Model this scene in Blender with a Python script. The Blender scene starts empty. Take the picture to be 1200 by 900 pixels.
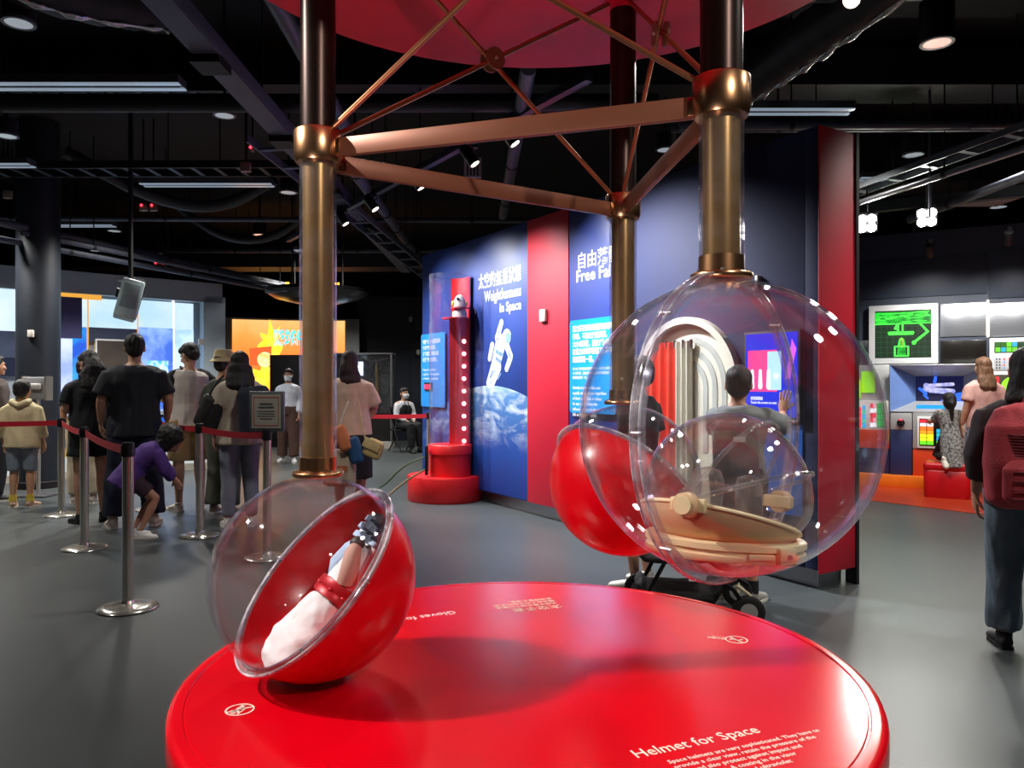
import bpy, bmesh, math, random
import numpy as np
from mathutils import Vector, Matrix, Euler, noise
R = math.radians
PI = math.pi
random.seed(7)
SC = bpy.context.scene
COL = SC.collection

# ------------------------------------------------------------------ camera, world, exposure
CAM_H = 1.30
FPX = 901.0
cam_data = bpy.data.cameras.new('camera')
cam_data.sensor_width = 36.0
cam_data.lens = FPX / 1200.0 * 36.0
cam_data.clip_start = 0.05
cam_data.clip_end = 100
cam = bpy.data.objects.new('camera', cam_data)
COL.objects.link(cam)
cam.location = (0, 0, CAM_H)
cam.rotation_euler = (R(90), 0, 0)
SC.camera = cam
SC.view_settings.view_transform = 'Standard'
SC.view_settings.look = 'None'
SC.view_settings.gamma = 1.0
SC.view_settings.use_curve_mapping = False
SC.view_settings.exposure = 0.9
SC.cycles.transparent_max_bounces = 40
SC.cycles.max_bounces = 10
SC.cycles.sample_clamp_indirect = 3.0
SC.cycles.caustics_reflective = False
SC.cycles.caustics_refractive = False

world = bpy.data.worlds.new('dim hall')
SC.world = world
world.use_nodes = True
wb = world.node_tree.nodes['Background']
wb.inputs[0].default_value = (0.55, 0.62, 0.8, 1)
wb.inputs[1].default_value = 0.05

def lamp_data(kind, name, power, color, size=0.05, angle=60, blend=0.5):
    d = bpy.data.lights.new(name, kind)
    d.energy = power
    d.color = color
    if kind == 'SPOT':
        d.spot_size = R(angle); d.spot_blend = blend; d.shadow_soft_size = size
    elif kind == 'POINT':
        d.shadow_soft_size = size
    elif kind == 'AREA':
        d.size = size
    return d

def lamp(kind, name, loc, power, color=(1, 1, 1), target=None, **kw):
    o = bpy.data.objects.new(name, lamp_data(kind, name, power, color, **kw))
    COL.objects.link(o)
    o.location = loc
    if target is not None:
        o.rotation_euler = (Vector(target) - Vector(loc)).to_track_quat('-Z', 'Y').to_euler()
    return o

# light of the ceiling track spots (their housings are built further down)
SPOTS = [  # name, position, target, power, colour, cone, softness
    ('key_left', (-3.0, 1.45, 3.45), (-0.05, 1.85, 0.65), 470, (1.0, 0.93, 0.86), 38, 0.03),
    ('key_right', (1.9, 4.3, 3.45), (0.20, 1.75, 0.85), 100, (1.0, 0.94, 0.90), 46, 0.04),
    ('key_front', (1.7, -1.3, 3.45), (0.0, 1.75, 1.1), 150, (1.0, 0.93, 0.84), 44, 0.05),
]
WALL_SPOTS = [  # aimed at the exhibit partition
    ((-2.10, 8.60, 3.18), (-0.75, 8.70, 1.3), 135), ((-1.95, 9.00, 3.18), (-0.60, 8.9, 1.2), 105), ((-1.47, 8.25, 3.18), (0.00, 7.95, 1.1), 172),  # first head is an extra, added to brighten the drop tube
    ((-0.87, 7.35, 3.18), (0.40, 7.3, 1.1), 187), ((-0.32, 6.55, 3.18), (1.05, 6.2, 1.1), 195),
    ((0.02, 6.00, 3.18), (1.40, 5.75, 1.1), 255)]

# ------------------------------------------------------------------ pixel helpers (photo taken as 1200 x 900)
def P(px, py, Y):
    return Vector(((px - 600) / FPX * Y, Y, CAM_H + (450 - py) / FPX * Y))
def F(px, py, z=0.0):
    Y = FPX * (CAM_H - z) / (py - 450)
    return Vector(((px - 600) / FPX * Y, Y, z))

# ------------------------------------------------------------------ materials
def lin(c):
    if isinstance(c, str):
        c = c.lstrip('#')
        c = [int(c[i:i + 2], 16) / 255 for i in (0, 2, 4)]
        c = [x / 12.92 if x <= 0.04045 else ((x + 0.055) / 1.055) ** 2.4 for x in c]
    return (c[0], c[1], c[2], 1)

MATS = {}
def mat(name, col='#888888', rough=0.5, metal=0.0, vary=0.12, scale=8.0, bump=0.0, bscale=60.0,
        emit=0.0, coat=0.0, spec=0.5, stretch=None):
    if name in MATS:
        return MATS[name]
    m = bpy.data.materials.new(name)
    m.use_nodes = True
    nt = m.node_tree
    b = nt.nodes['Principled BSDF']
    c = lin(col)
    b.inputs['Roughness'].default_value = rough
    b.inputs['Metallic'].default_value = metal
    b.inputs['Specular IOR Level'].default_value = spec
    b.inputs['Coat Weight'].default_value = coat
    tc = nt.nodes.new('ShaderNodeTexCoord')
    mp = nt.nodes.new('ShaderNodeMapping')
    nt.links.new(tc.outputs['Object'], mp.inputs[0])
    if stretch:
        mp.inputs['Scale'].default_value = stretch
    n = nt.nodes.new('ShaderNodeTexNoise')
    n.inputs['Scale'].default_value = scale
    n.inputs['Detail'].default_value = 4
    nt.links.new(mp.outputs[0], n.inputs['Vector'])
    r = nt.nodes.new('ShaderNodeValToRGB')
    r.color_ramp.elements[0].position = 0.3
    r.color_ramp.elements[1].position = 0.7
    r.color_ramp.elements[0].color = tuple(x * (1 - vary) for x in c[:3]) + (1,)
    r.color_ramp.elements[1].color = tuple(min(1, x * (1 + vary)) for x in c[:3]) + (1,)
    nt.links.new(n.outputs['Fac'], r.inputs[0])
    nt.links.new(r.outputs[0], b.inputs['Base Color'])
    if emit:
        nt.links.new(r.outputs[0], b.inputs['Emission Color'])
        b.inputs['Emission Strength'].default_value = emit
    if bump:
        n2 = nt.nodes.new('ShaderNodeTexNoise')
        n2.inputs['Scale'].default_value = bscale
        n2.inputs['Detail'].default_value = 3
        nt.links.new(mp.outputs[0], n2.inputs['Vector'])
        bp = nt.nodes.new('ShaderNodeBump')
        bp.inputs['Strength'].default_value = bump
        bp.inputs['Distance'].default_value = 0.01
        nt.links.new(n2.outputs['Fac'], bp.inputs['Height'])
        nt.links.new(bp.outputs[0], b.inputs['Normal'])
    MATS[name] = m
    return m

def clear(name, tint=(0.97, 0.97, 0.98), ior=1.49, haze=0.0, rough=0.03, boost=1.0):
    """clear acrylic sheet: transparent, mirror-like by Fresnel, with whitish haze for wear and for brightened edges"""
    if name in MATS:
        return MATS[name]
    m = bpy.data.materials.new(name)
    m.use_nodes = True
    nt = m.node_tree
    for n in list(nt.nodes):
        if n.type != 'OUTPUT_MATERIAL':
            nt.nodes.remove(n)
    out = [n for n in nt.nodes if n.type == 'OUTPUT_MATERIAL'][0]
    tr = nt.nodes.new('ShaderNodeBsdfTransparent'); tr.inputs[0].default_value = (*tint, 1)
    gl = nt.nodes.new('ShaderNodeBsdfGlossy'); gl.inputs['Roughness'].default_value = rough
    gl.inputs[0].default_value = (0.95, 0.95, 1, 1)
    fr = nt.nodes.new('ShaderNodeFresnel')
    ge = nt.nodes.new('ShaderNodeNewGeometry')      # a thin sheet: leaving rays meet the same index as entering ones
    io = nt.nodes.new('ShaderNodeMapRange')
    io.inputs[3].default_value = ior; io.inputs[4].default_value = 1 / ior
    nt.links.new(ge.outputs['Backfacing'], io.inputs[0]); nt.links.new(io.outputs[0], fr.inputs[0])
    mu = nt.nodes.new('ShaderNodeMath'); mu.operation = 'MULTIPLY'; mu.inputs[1].default_value = boost; mu.use_clamp = True
    nt.links.new(fr.outputs[0], mu.inputs[0])
    mx = nt.nodes.new('ShaderNodeMixShader')
    nt.links.new(mu.outputs[0], mx.inputs[0])
    nt.links.new(tr.outputs[0], mx.inputs[1])
    nt.links.new(gl.outputs[0], mx.inputs[2])
    last = mx
    if haze:
        df = nt.nodes.new('ShaderNodeBsdfDiffuse'); df.inputs[0].default_value = (0.85, 0.84, 0.88, 1)
        tc = nt.nodes.new('ShaderNodeTexCoord')
        mp = nt.nodes.new('ShaderNodeMapping'); mp.inputs['Scale'].default_value = (1, 1, 1.6)
        no = nt.nodes.new('ShaderNodeTexNoise'); no.inputs['Scale'].default_value = 14; no.inputs['Detail'].default_value = 5
        nt.links.new(tc.outputs['Object'], mp.inputs[0]); nt.links.new(mp.outputs[0], no.inputs['Vector'])
        rp = nt.nodes.new('ShaderNodeMapRange')
        rp.inputs[1].default_value = 0.4; rp.inputs[2].default_value = 0.75
        rp.inputs[3].default_value = haze * 0.3; rp.inputs[4].default_value = haze * 1.6
        nt.links.new(no.outputs['Fac'], rp.inputs[0])
        m2 = nt.nodes.new('ShaderNodeMixShader')
        nt.links.new(rp.outputs[0], m2.inputs[0])
        nt.links.new(mx.outputs[0], m2.inputs[1])
        nt.links.new(df.outputs[0], m2.inputs[2])
        last = m2
    nt.links.new(last.outputs[0], out.inputs[0])
    MATS[name] = m
    return m

def glow(name, col='#ffffff', strength=1.0, col2=None, scale=3.0, axis=None, contrast=(0.35, 0.65), detail=4):
    """a lit display: emission with a noise or gradient between two colours"""
    if name in MATS:
        return MATS[name]
    m = bpy.data.materials.new(name)
    m.use_nodes = True
    nt = m.node_tree
    b = nt.nodes['Principled BSDF']
    b.inputs['Roughness'].default_value = 0.25
    b.inputs['Base Color'].default_value = (0.02, 0.02, 0.02, 1)
    b.inputs['Emission Strength'].default_value = strength
    tc = nt.nodes.new('ShaderNodeTexCoord')
    n = nt.nodes.new('ShaderNodeTexNoise'); n.inputs['Scale'].default_value = scale; n.inputs['Detail'].default_value = detail
    nt.links.new(tc.outputs['Generated' if axis else 'Object'], n.inputs['Vector'])
    r = nt.nodes.new('ShaderNodeValToRGB')
    r.color_ramp.elements[0].position, r.color_ramp.elements[1].position = contrast
    r.color_ramp.elements[0].color = lin(col)
    r.color_ramp.elements[1].color = lin(col2 or col)
    if axis:
        s = nt.nodes.new('ShaderNodeSeparateXYZ')
        nt.links.new(tc.outputs['Generated'], s.inputs[0])
        nt.links.new(s.outputs['XYZ'.index(axis)], r.inputs[0])
    else:
        nt.links.new(n.outputs['Fac'], r.inputs[0])
    nt.links.new(r.outputs[0], b.inputs['Emission Color'])
    MATS[name] = m
    return m

# ------------------------------------------------------------------ mesh builder
class MB:
    def __init__(s):
        s.v = []; s.f = []; s.sm = []; s.mi = []; s.cm = 0
    def add(s, verts, faces, smooth=False):
        o = len(s.v)
        s.v.extend(Vector(p) for p in verts)
        for f in faces:
            s.f.append(tuple(i + o for i in f)); s.sm.append(smooth); s.mi.append(s.cm)
        return s
    def box(s, c, d, rot=None):
        c = Vector(c); h = Vector(d) / 2
        vs = []
        for x, y, z in ((-1, -1, -1), (1, -1, -1), (1, 1, -1), (-1, 1, -1), (-1, -1, 1), (1, -1, 1), (1, 1, 1), (-1, 1, 1)):
            p = Vector((x * h.x, y * h.y, z * h.z))
            if rot is not None:
                p = rot @ p
            vs.append(c + p)
        return s.add(vs, [(3, 2, 1, 0), (4, 5, 6, 7), (0, 1, 5, 4), (1, 2, 6, 5), (2, 3, 7, 6), (3, 0, 4, 7)])
    def bx(s, a, b):
        a = Vector(a); b = Vector(b)
        return s.box((a + b) / 2, (abs(b.x - a.x), abs(b.y - a.y), abs(b.z - a.z)))
    def rings(s, rings, cap=(True, True), smooth=True, closed=False):
        n = len(rings[0]); vs = [p for r in rings for p in r]; fs = []
        m = len(rings)
        for i in range(m if closed else m - 1):
            a = i * n; b = ((i + 1) % m) * n
            for k in range(n):
                fs.append((a + k, a + (k + 1) % n, b + (k + 1) % n, b + k))
        s.add(vs, fs, smooth)
        if not closed:
            if cap[0]: s.add(rings[0], [tuple(range(n - 1, -1, -1))])
            if cap[1]: s.add(rings[-1], [tuple(range(n))])
        return s
    def cyl(s, p0, p1, r0, r1=None, seg=20, cap=(True, True), smooth=True):
        p0 = Vector(p0); p1 = Vector(p1); r1 = r0 if r1 is None else r1
        x, y = perp(p1 - p0)
        rr = [[p + (x * math.cos(2 * PI * k / seg) + y * math.sin(2 * PI * k / seg)) * r for k in range(seg)] for p, r in ((p0, r0), (p1, r1))]
        return s.rings(rr, cap, smooth)
    def lathe(s, prof, c=(0, 0, 0), rot=None, seg=48, closed=False, smooth=True):
        c = Vector(c); rr = []
        for r, z in prof:
            ring = []
            for k in range(seg):
                p = Vector((max(r, 1e-5) * math.cos(2 * PI * k / seg), max(r, 1e-5) * math.sin(2 * PI * k / seg), z))
                ring.append(c + (rot @ p if rot is not None else p))
            rr.append(ring)
        return s.rings(rr, (not closed, not closed), smooth, closed)
    def tube(s, pts, r, seg=10, closed=False):
        pts = [Vector(p) for p in pts]; n = len(pts); rr = []; x = None
        for i in range(n):
            t = (pts[(i + 1) % n] - pts[i - 1]) if closed else (pts[min(i + 1, n - 1)] - pts[max(i - 1, 0)])
            t.normalize()
            if x is None: x, y = perp(t)
            else:
                x = (x - t * x.dot(t)).normalized(); y = t.cross(x)
            ri = r[i] if isinstance(r, (list, tuple)) else r
            rr.append([pts[i] + (x * math.cos(2 * PI * k / seg) + y * math.sin(2 * PI * k / seg)) * ri for k in range(seg)])
        return s.rings(rr, (True, True), True, closed)
    def loft(s, path, rad, xdir=(1, 0, 0), seg=16, power=2.0):
        """elliptical rings along a path; rad = [(rx, ry), ...]"""
        path = [Vector(p) for p in path]; n = len(path); rr = []
        for i in range(n):
            t = path[min(i + 1, n - 1)] - path[max(i - 1, 0)]
            t.normalize()
            x = Vector(xdir); x = x - t * x.dot(t)
            if x.length < 1e-4: x, _ = perp(t)
            x.normalize(); y = t.cross(x)
            rx, ry = rad[i] if isinstance(rad[i], (tuple, list)) else (rad[i], rad[i])
            ring = []
            for k in range(seg):
                a = 2 * PI * k / seg; ca, sa = math.cos(a), math.sin(a)
                e = 2.0 / power
                ring.append(path[i] + x * rx * math.copysign(abs(ca) ** e, ca) + y * ry * math.copysign(abs(sa) ** e, sa))
            rr.append(ring)
        return s.rings(rr)
    def ell(s, c, r, rot=None, seg=20, n=12, smooth=True):
        c = Vector(c); r = Vector(r) if not isinstance(r, (int, float)) else Vector((r, r, r))
        rr = []
        for i in range(n + 1):
            th = -PI / 2 + PI * i / n
            cz = max(math.cos(th), 1e-3)
            ring = []
            for k in range(seg):
                p = Vector((r.x * cz * math.cos(2 * PI * k / seg), r.y * cz * math.sin(2 * PI * k / seg), r.z * math.sin(th)))
                ring.append(c + (rot @ p if rot is not None else p))
            rr.append(ring)
        return s.rings(rr, (True, True), smooth)
    def prism(s, poly, d, M=None):
        """2D outline (x, z) extruded by d along local y (towards -y), placed by M"""
        n = len(poly); vs = []
        for y in (0, -d):
            for x, z in poly:
                p = Vector((x, y, z)); vs.append(M @ p if M is not None else p)
        ar = sum(poly[i][0] * poly[(i + 1) % n][1] - poly[(i + 1) % n][0] * poly[i][1] for i in range(n))
        fr = tuple(range(n, 2 * n)); bk = tuple(range(n - 1, -1, -1))
        sd = [(i, (i + 1) % n, n + (i + 1) % n, n + i) for i in range(n)]
        if ar < 0:
            fr = fr[::-1]; bk = bk[::-1]; sd = [f[::-1] for f in sd]
        return s.add(vs, [fr, bk] + sd)
    def moved(s, M):
        s.v = [M @ p for p in s.v]; return s
    def join(s, o):
        k = len(s.v); s.v.extend(o.v)
        s.f.extend(tuple(i + k for i in f) for f in o.f); s.sm.extend(o.sm); s.mi.extend(o.mi)
        return s

def perp(t):
    t = Vector(t).normalized()
    a = Vector((0, 0, 1)) if abs(t.z) < 0.9 else Vector((1, 0, 0))
    x = a.cross(t).normalized()
    return x, t.cross(x)

def wm(o):
    m = Matrix.LocRotScale(o.location, o.rotation_euler, o.scale)
    return wm(o.parent) @ m if o.parent else m

def props(o, label=None, cat=None, group=None, kind=None):
    if label: o['label'] = label
    if cat: o['category'] = cat
    if group: o['group'] = group
    if kind: o['kind'] = kind
    return o

def ob(name, mb, m, parent=None, label=None, cat=None, group=None, kind=None, bevel=0.0, bseg=2, local=False, autosmooth=None):
    """links the builder's shapes as one mesh object; coordinates are world ones unless local"""
    me = bpy.data.meshes.new(name)
    if parent is not None:
        inv = Matrix.Identity(4) if local else wm(parent).inverted()
        vs = [inv @ p for p in mb.v]; org = None
    elif local:
        vs = mb.v; org = None
    else:
        xs = [p.x for p in mb.v]; ys = [p.y for p in mb.v]; zs = [p.z for p in mb.v]
        org = Vector(((min(xs) + max(xs)) / 2, (min(ys) + max(ys)) / 2, min(zs)))
        vs = [p - org for p in mb.v]
    me.from_pydata([tuple(p) for p in vs], [], mb.f)
    me.polygons.foreach_set('use_smooth', mb.sm)
    for mm in (m if isinstance(m, (list, tuple)) else [m]):
        me.materials.append(mm)
    if any(mb.mi):
        me.polygons.foreach_set('material_index', mb.mi)
    if bevel:
        bm = bmesh.new(); bm.from_mesh(me)
        bmesh.ops.remove_doubles(bm, verts=bm.verts, dist=1e-5)
        ed = [e for e in bm.edges if len(e.link_faces) == 2 and e.calc_face_angle(0) > R(35)]
        bmesh.ops.bevel(bm, geom=ed, offset=bevel, segments=bseg, affect='EDGES', profile=0.5, clamp_overlap=True)
        bm.to_mesh(me); bm.free()
        for p in me.polygons: p.use_smooth = True
        me.set_sharp_from_angle(angle=R(40))
    elif any(mb.sm):
        me.set_sharp_from_angle(angle=R(50))
    me.update()
    o = bpy.data.objects.new(name, me)
    COL.objects.link(o)
    if parent is not None: o.parent = parent
    elif org is not None: o.location = org
    return props(o, label, cat, group, kind)

def thing(name, label, cat, loc=(0, 0, 0), rz=0.0, group=None):
    o = bpy.data.objects.new(name, None)
    o.empty_display_size = 0.1
    COL.objects.link(o)
    o.location = loc
    o.rotation_euler = (0, 0, rz)
    return props(o, label, cat, group)

def dup(root, loc, rz=None, label=None, group=None):
    def cp(o, par):
        c = o.copy(); COL.objects.link(c); c.parent = par
        for ch in list(o.children): cp(ch, c)
        return c
    c = cp(root, None); c.location = loc
    if rz is not None: c.rotation_euler = (0, 0, rz)
    if label: c['label'] = label
    if group: c['group'] = group
    return c

def frame(o, x, z=(0, 0, 1)):
    """matrix whose local x runs along a wall, z up and -y out of the wall"""
    x = Vector(x).normalized(); z = Vector(z).normalized()
    y = z.cross(x).normalized()
    return Matrix(((x.x, y.x, z.x, o[0]), (x.y, y.y, z.y, o[1]), (x.z, y.z, z.z, o[2]), (0, 0, 0, 1)))

class Wall:
    """vertical plane through A and C; pt() turns a photo pixel into (s, z) on it"""
    def __init__(s, A, C):
        s.A = Vector((A[0], A[1], 0)); d = Vector((C[0] - A[0], C[1] - A[1], 0)); s.len = d.length; s.u = d.normalized()
        s.M = frame(s.A, s.u)
    def s_at(s, px):
        k = (px - 600) / FPX
        return (s.A.y * k - s.A.x) / (s.u.x - k * s.u.y)
    def pt(s, px, py):
        t = s.s_at(px); Y = s.A.y + s.u.y * t
        return t, CAM_H + (450 - py) / FPX * Y
    def w(s, t, z, out=0.0):
        return s.M @ Vector((t, -out, z))
    def slab(s, mb, s0, s1, z0, z1, out0, out1):
        vs = [s.w(a, c, b) for a, b, c in ((s0, out0, z0), (s1, out0, z0), (s1, out1, z0), (s0, out1, z0), (s0, out0, z1), (s1, out0, z1), (s1, out1, z1), (s0, out1, z1))]
        fs = [(0, 1, 2, 3), (7, 6, 5, 4), (4, 5, 1, 0), (5, 6, 2, 1), (6, 7, 3, 2), (7, 4, 0, 3)]
        if out1 < out0: fs = [f[::-1] for f in fs]
        return mb.add(vs, fs)
    def at(s, t, z, out=0.0):
        return s.M @ Matrix.Translation((t, -out, z))

TXT = {}
def text(name, body, size, m, parent, M, align='LEFT', bold=0.0, ext=0.0006, spacing=1.0, sx=1.0, line=1.0, label=None):
    c = bpy.data.curves.new('txt', 'FONT')
    c.body = body; c.size = size; c.extrude = ext; c.offset = bold; c.align_x = align
    c.space_character = spacing; c.space_line = line; c.resolution_u = 2
    t = bpy.data.objects.new('txt', c)
    COL.objects.link(t)
    dg = bpy.context.evaluated_depsgraph_get()
    me = bpy.data.meshes.new_from_object(t.evaluated_get(dg))
    bpy.data.objects.remove(t); bpy.data.curves.remove(c)
    # text lies in local XY; turn it to XZ with its face towards -y
    T = M @ Matrix.Rotation(R(90), 4, 'X') @ Matrix.Diagonal((sx, 1, 1, 1))
    if parent is not None: T = wm(parent).inverted() @ T
    me.transform(T)
    me.materials.clear(); me.materials.append(m); me.name = name
    o = bpy.data.objects.new(name, me)
    COL.objects.link(o)
    if parent is not None: o.parent = parent
    return props(o, label)

def ellipse(cx, cz, rx, rz, rot=0, n=24):
    out = []
    for k in range(n):
        a = 2 * PI * k / n; x = rx * math.cos(a); z = rz * math.sin(a)
        out.append((cx + x * math.cos(rot) - z * math.sin(rot), cz + x * math.sin(rot) + z * math.cos(rot)))
    return out
def rrect(x0, z0, x1, z1, r, n=5):
    out = []
    for cx, cz, a0 in ((x1 - r, z0 + r, -90), (x1 - r, z1 - r, 0), (x0 + r, z1 - r, 90), (x0 + r, z0 + r, 180)):
        for k in range(n + 1):
            a = R(a0 + 90 * k / n); out.append((cx + r * math.cos(a), cz + r * math.sin(a)))
    return out
def capsule(p, q, r0, r1=None, n=8):
    r1 = r0 if r1 is None else r1
    a = math.atan2(q[1] - p[1], q[0] - p[0]); out = []
    for k in range(n + 1):
        t = a + PI / 2 + PI * k / n; out.append((p[0] + r0 * math.cos(t), p[1] + r0 * math.sin(t)))
    for k in range(n + 1):
        t = a - PI / 2 + PI * k / n; out.append((q[0] + r1 * math.cos(t), q[1] + r1 * math.sin(t)))
    return out

def remesh(mb, vox, smooth=4, fold=0.0, fscale=9.0, seed=0, fold_axis=(1, 1, 0.35)):
    """melts overlapping closed shapes into one continuous surface"""
    me = bpy.data.meshes.new('tmp'); me.from_pydata([tuple(p) for p in mb.v], [], mb.f)
    bm = bmesh.new(); bm.from_mesh(me); bmesh.ops.recalc_face_normals(bm, faces=bm.faces); bm.to_mesh(me); bm.free()
    o = bpy.data.objects.new('tmp', me); COL.objects.link(o)
    md = o.modifiers.new('r', 'REMESH'); md.mode = 'VOXEL'; md.voxel_size = vox
    if smooth:
        ms = o.modifiers.new('s', 'SMOOTH'); ms.factor = 0.5; ms.iterations = smooth
    dg = bpy.context.evaluated_depsgraph_get()
    m2 = bpy.data.meshes.new_from_object(o.evaluated_get(dg))
    bpy.data.objects.remove(o); bpy.data.meshes.remove(me)
    out = MB()
    vs = [v.co.copy() for v in m2.vertices]
    if fold:
        off = Vector((seed * 3.1, seed * 1.7, seed * 2.3))
        for v, p in zip(m2.vertices, vs):
            q = Vector((p.x * fold_axis[0], p.y * fold_axis[1], p.z * fold_axis[2])) * fscale + off
            p += v.normal * fold * (noise.noise(q) + 0.5 * noise.noise(q * 2.3))
    out.add(vs, [tuple(f.vertices) for f in m2.polygons], True)
    bpy.data.meshes.remove(m2)
    return out

# ------------------------------------------------------------------ palette
RED = mat('red lacquer', '#c80014', 0.30, vary=0.03, scale=3, coat=0.35)
REDTOP = mat('red satin table top', '#c60013', 0.21, vary=0.04, scale=5, bump=0.012, bscale=25, coat=0.0, spec=0.6)
REDMATTE = mat('matte red board', '#c8102e', 0.55, vary=0.03)
CANRED = mat('red canopy laminate', '#e60c36', 0.6, vary=0.05, spec=0.25)
NAVY = mat('navy printed board', '#15275c', 0.42, vary=0.10, scale=1.2)
NAVYDK = mat('dark navy board', '#131d48', 0.72, vary=0.08, scale=1.5)
BLACK = mat('black paint', '#0b0b0d', 0.6, vary=0.2)
CEIL = mat('black ceiling paint', '#0a0b0e', 0.85, vary=0.25, scale=1.5)
DUCT = mat('dark grey duct paint', '#17191e', 0.55, vary=0.3, scale=3, bump=0.2, bscale=9)
PIPE = mat('grey pipe paint', '#4a4e5a', 0.5, vary=0.2)
STEEL = mat('brushed steel', '#9a9aa0', 0.32, metal=0.9, vary=0.08, scale=4, stretch=(1, 1, 30))
CHROME = mat('polished steel', '#d8d5cc', 0.2, metal=0.8, vary=0.04)
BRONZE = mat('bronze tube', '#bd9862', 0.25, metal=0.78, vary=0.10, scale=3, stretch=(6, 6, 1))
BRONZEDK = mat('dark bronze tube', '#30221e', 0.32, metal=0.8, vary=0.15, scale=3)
COLLAR = mat('brushed copper collar', '#c9986f', 0.27, metal=1.0, vary=0.10, scale=6, stretch=(20, 20, 1))
BAR = mat('brown bronze bar', '#7e4c36', 0.42, metal=0.35, vary=0.08, scale=4)
ACRYL = clear('clear acrylic', (0.985, 0.985, 0.99), 1.45, haze=0.006)
ACRYLT = clear('clear acrylic tube', (0.96, 0.955, 0.97), 1.45, haze=0.02)
ACRYLR = clear('clear acrylic flange', (0.88, 0.86, 0.93), 1.5, haze=0.15, rough=0.08, boost=2.0)  # whitish haze put in so the flange edges look lit
WHITE = mat('white print', '#f2f2f2', 0.5, vary=0.02)
PRINT = mat('cream print', '#f0d6c8', 0.5, vary=0.03)
SKYBLUE = mat('light blue acrylic sign', '#1b8fe0', 0.3, vary=0.06)
ORANGE = mat('orange vinyl', '#d96a1e', 0.4, vary=0.08)
ORED = mat('orange red vinyl floor', '#b83a1c', 0.35, vary=0.08)
GREYW = mat('grey wall paint', '#7f868c', 0.6, vary=0.05)
DARKW = mat('blue black wall paint', '#10151f', 0.6, vary=0.15)
RUBBER = mat('black rubber', '#101010', 0.7, vary=0.2)
PLASTICW = mat('off white plastic', '#c9c4bc', 0.45, vary=0.05)

# ------------------------------------------------------------------ room shell
fm = mat('grey vinyl floor', '#474d4e', 0.38, vary=0.10, scale=0.9, bump=0.03, bscale=120, spec=0.4)
struct = lambda n, mb, m, **k: ob(n, mb, m, kind='structure', **k)
struct('floor', MB().bx((-11, -4, -0.1), (11, 20, 0)), fm)
struct('ceiling', MB().bx((-11, -4, 4.6), (11, 20, 4.7)), CEIL)
struct('wall_left', MB().bx((-11.1, -4, 0), (-11, 20, 4.6)), DARKW)
struct('wall_right', MB().bx((11, -4, 0), (11.1, 20, 4.6)), DARKW)
wall_back = struct('wall_back', MB().bx((-11, 20, 0), (11, 20.1, 4.6)), DARKW)
struct('wall_front', MB().bx((-11, -4.1, 0), (11, -4, 4.6)), DARKW)

# ------------------------------------------------------------------ exhibit stand: round red table, three poles, canopy
TC = Vector((0.031, 1.895, 0)); TZ = 0.61; TR = 0.808
PL = Vector((-0.453, 1.796, 0)); PR = Vector((0.404, 1.484, 0)); PB = Vector((0.347, 2.404, 0))
CZ = 1.85
t = thing('exhibit_table', 'large round red table under three clear display spheres', 'table', (TC.x, TC.y, 0))
top = MB().lathe([(0.0, TZ), (TR - 0.10, TZ), (TR - 0.042, TZ), (TR - 0.040, TZ), (TR - 0.038, TZ - 0.003), (TR - 0.034, TZ - 0.003), (TR - 0.032, TZ), (TR - 0.016, TZ), (TR - 0.012, TZ - 0.001), (TR - 0.003, TZ - 0.005), (TR, TZ - 0.014), (TR, TZ - 0.060), (TR - 0.012, TZ - 0.075), (0.0, TZ - 0.075)], TC, seg=128)
ob('table_top', top, REDTOP, t)
ob('drum', MB().lathe([(0.0, 0.08), (0.60, 0.08), (0.64, 0.10), (0.72, TZ - 0.075), (0.0, TZ - 0.075)], TC, seg=96), RED, t)
ob('plinth', MB().lathe([(0.0, 0.0), (0.55, 0.0), (0.55, 0.08), (0.0, 0.08)], TC, seg=64), BLACK, t)

def flat(x, y, ang):
    """frame for print lying on the table top: local x turned by ang, local z = reading-up direction"""
    a = R(ang)
    xd = Vector((math.cos(a), math.sin(a), 0)); zd = Vector((-math.sin(a), math.cos(a), 0))
    yd = Vector((0, 0, -1))
    o = (x, y, TZ + 0.0008)
    return Matrix(((xd.x, yd.x, zd.x, o[0]), (xd.y, yd.y, zd.y, o[1]), (xd.z, yd.z, zd.z, o[2]), (0, 0, 0, 1)))
def tp(px, py):
    return F(px, py, TZ)
a = tp(746, 889); b = tp(875, 862)
ang = math.degrees(math.atan2(b.y - a.y, b.x - a.x))
text('heading_print', 'Helmet for Space', 0.044, PRINT, t, flat(a.x, a.y, ang), ext=0.0003, sx=0.92)
u = Vector((math.cos(R(ang)), math.sin(R(ang)), 0)); v = Vector((u.y, -u.x, 0))
o2 = a + u * 0.045 + v * 0.040
text('paragraph_print', 'Space helmets are very sophisticated. They have to\nprovide a clear view, retain the pressure of the\nsuit and also protect against impact and\nharmful rays. A coating in the visor\nreflects infrared and ultraviolet\nlight. The design helps to\nkeep the astronaut cool.',
     0.017, PRINT, t, flat(o2.x, o2.y, ang), ext=0.0003, line=1.15)
a = tp(532, 716); b = tp(455, 727)
ang = math.degrees(math.atan2(b.y - a.y, b.x - a.x))
text('heading_print', 'Gloves for Space', 0.044, PRINT, t, flat(a.x, a.y, ang), ext=0.0003, sx=0.92)
a = tp(656, 709); b = tp(612, 713)
ang2 = math.degrees(math.atan2(b.y - a.y, b.x - a.x))
text('heading_print', '太空手套', 0.040, PRINT, t, flat(a.x, a.y, ang2), ext=0.0003)
u = Vector((math.cos(R(ang2)), math.sin(R(ang2)), 0)); v = Vector((u.y, -u.x, 0))
o2 = a + u * 0.0 + v * 0.030
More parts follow.
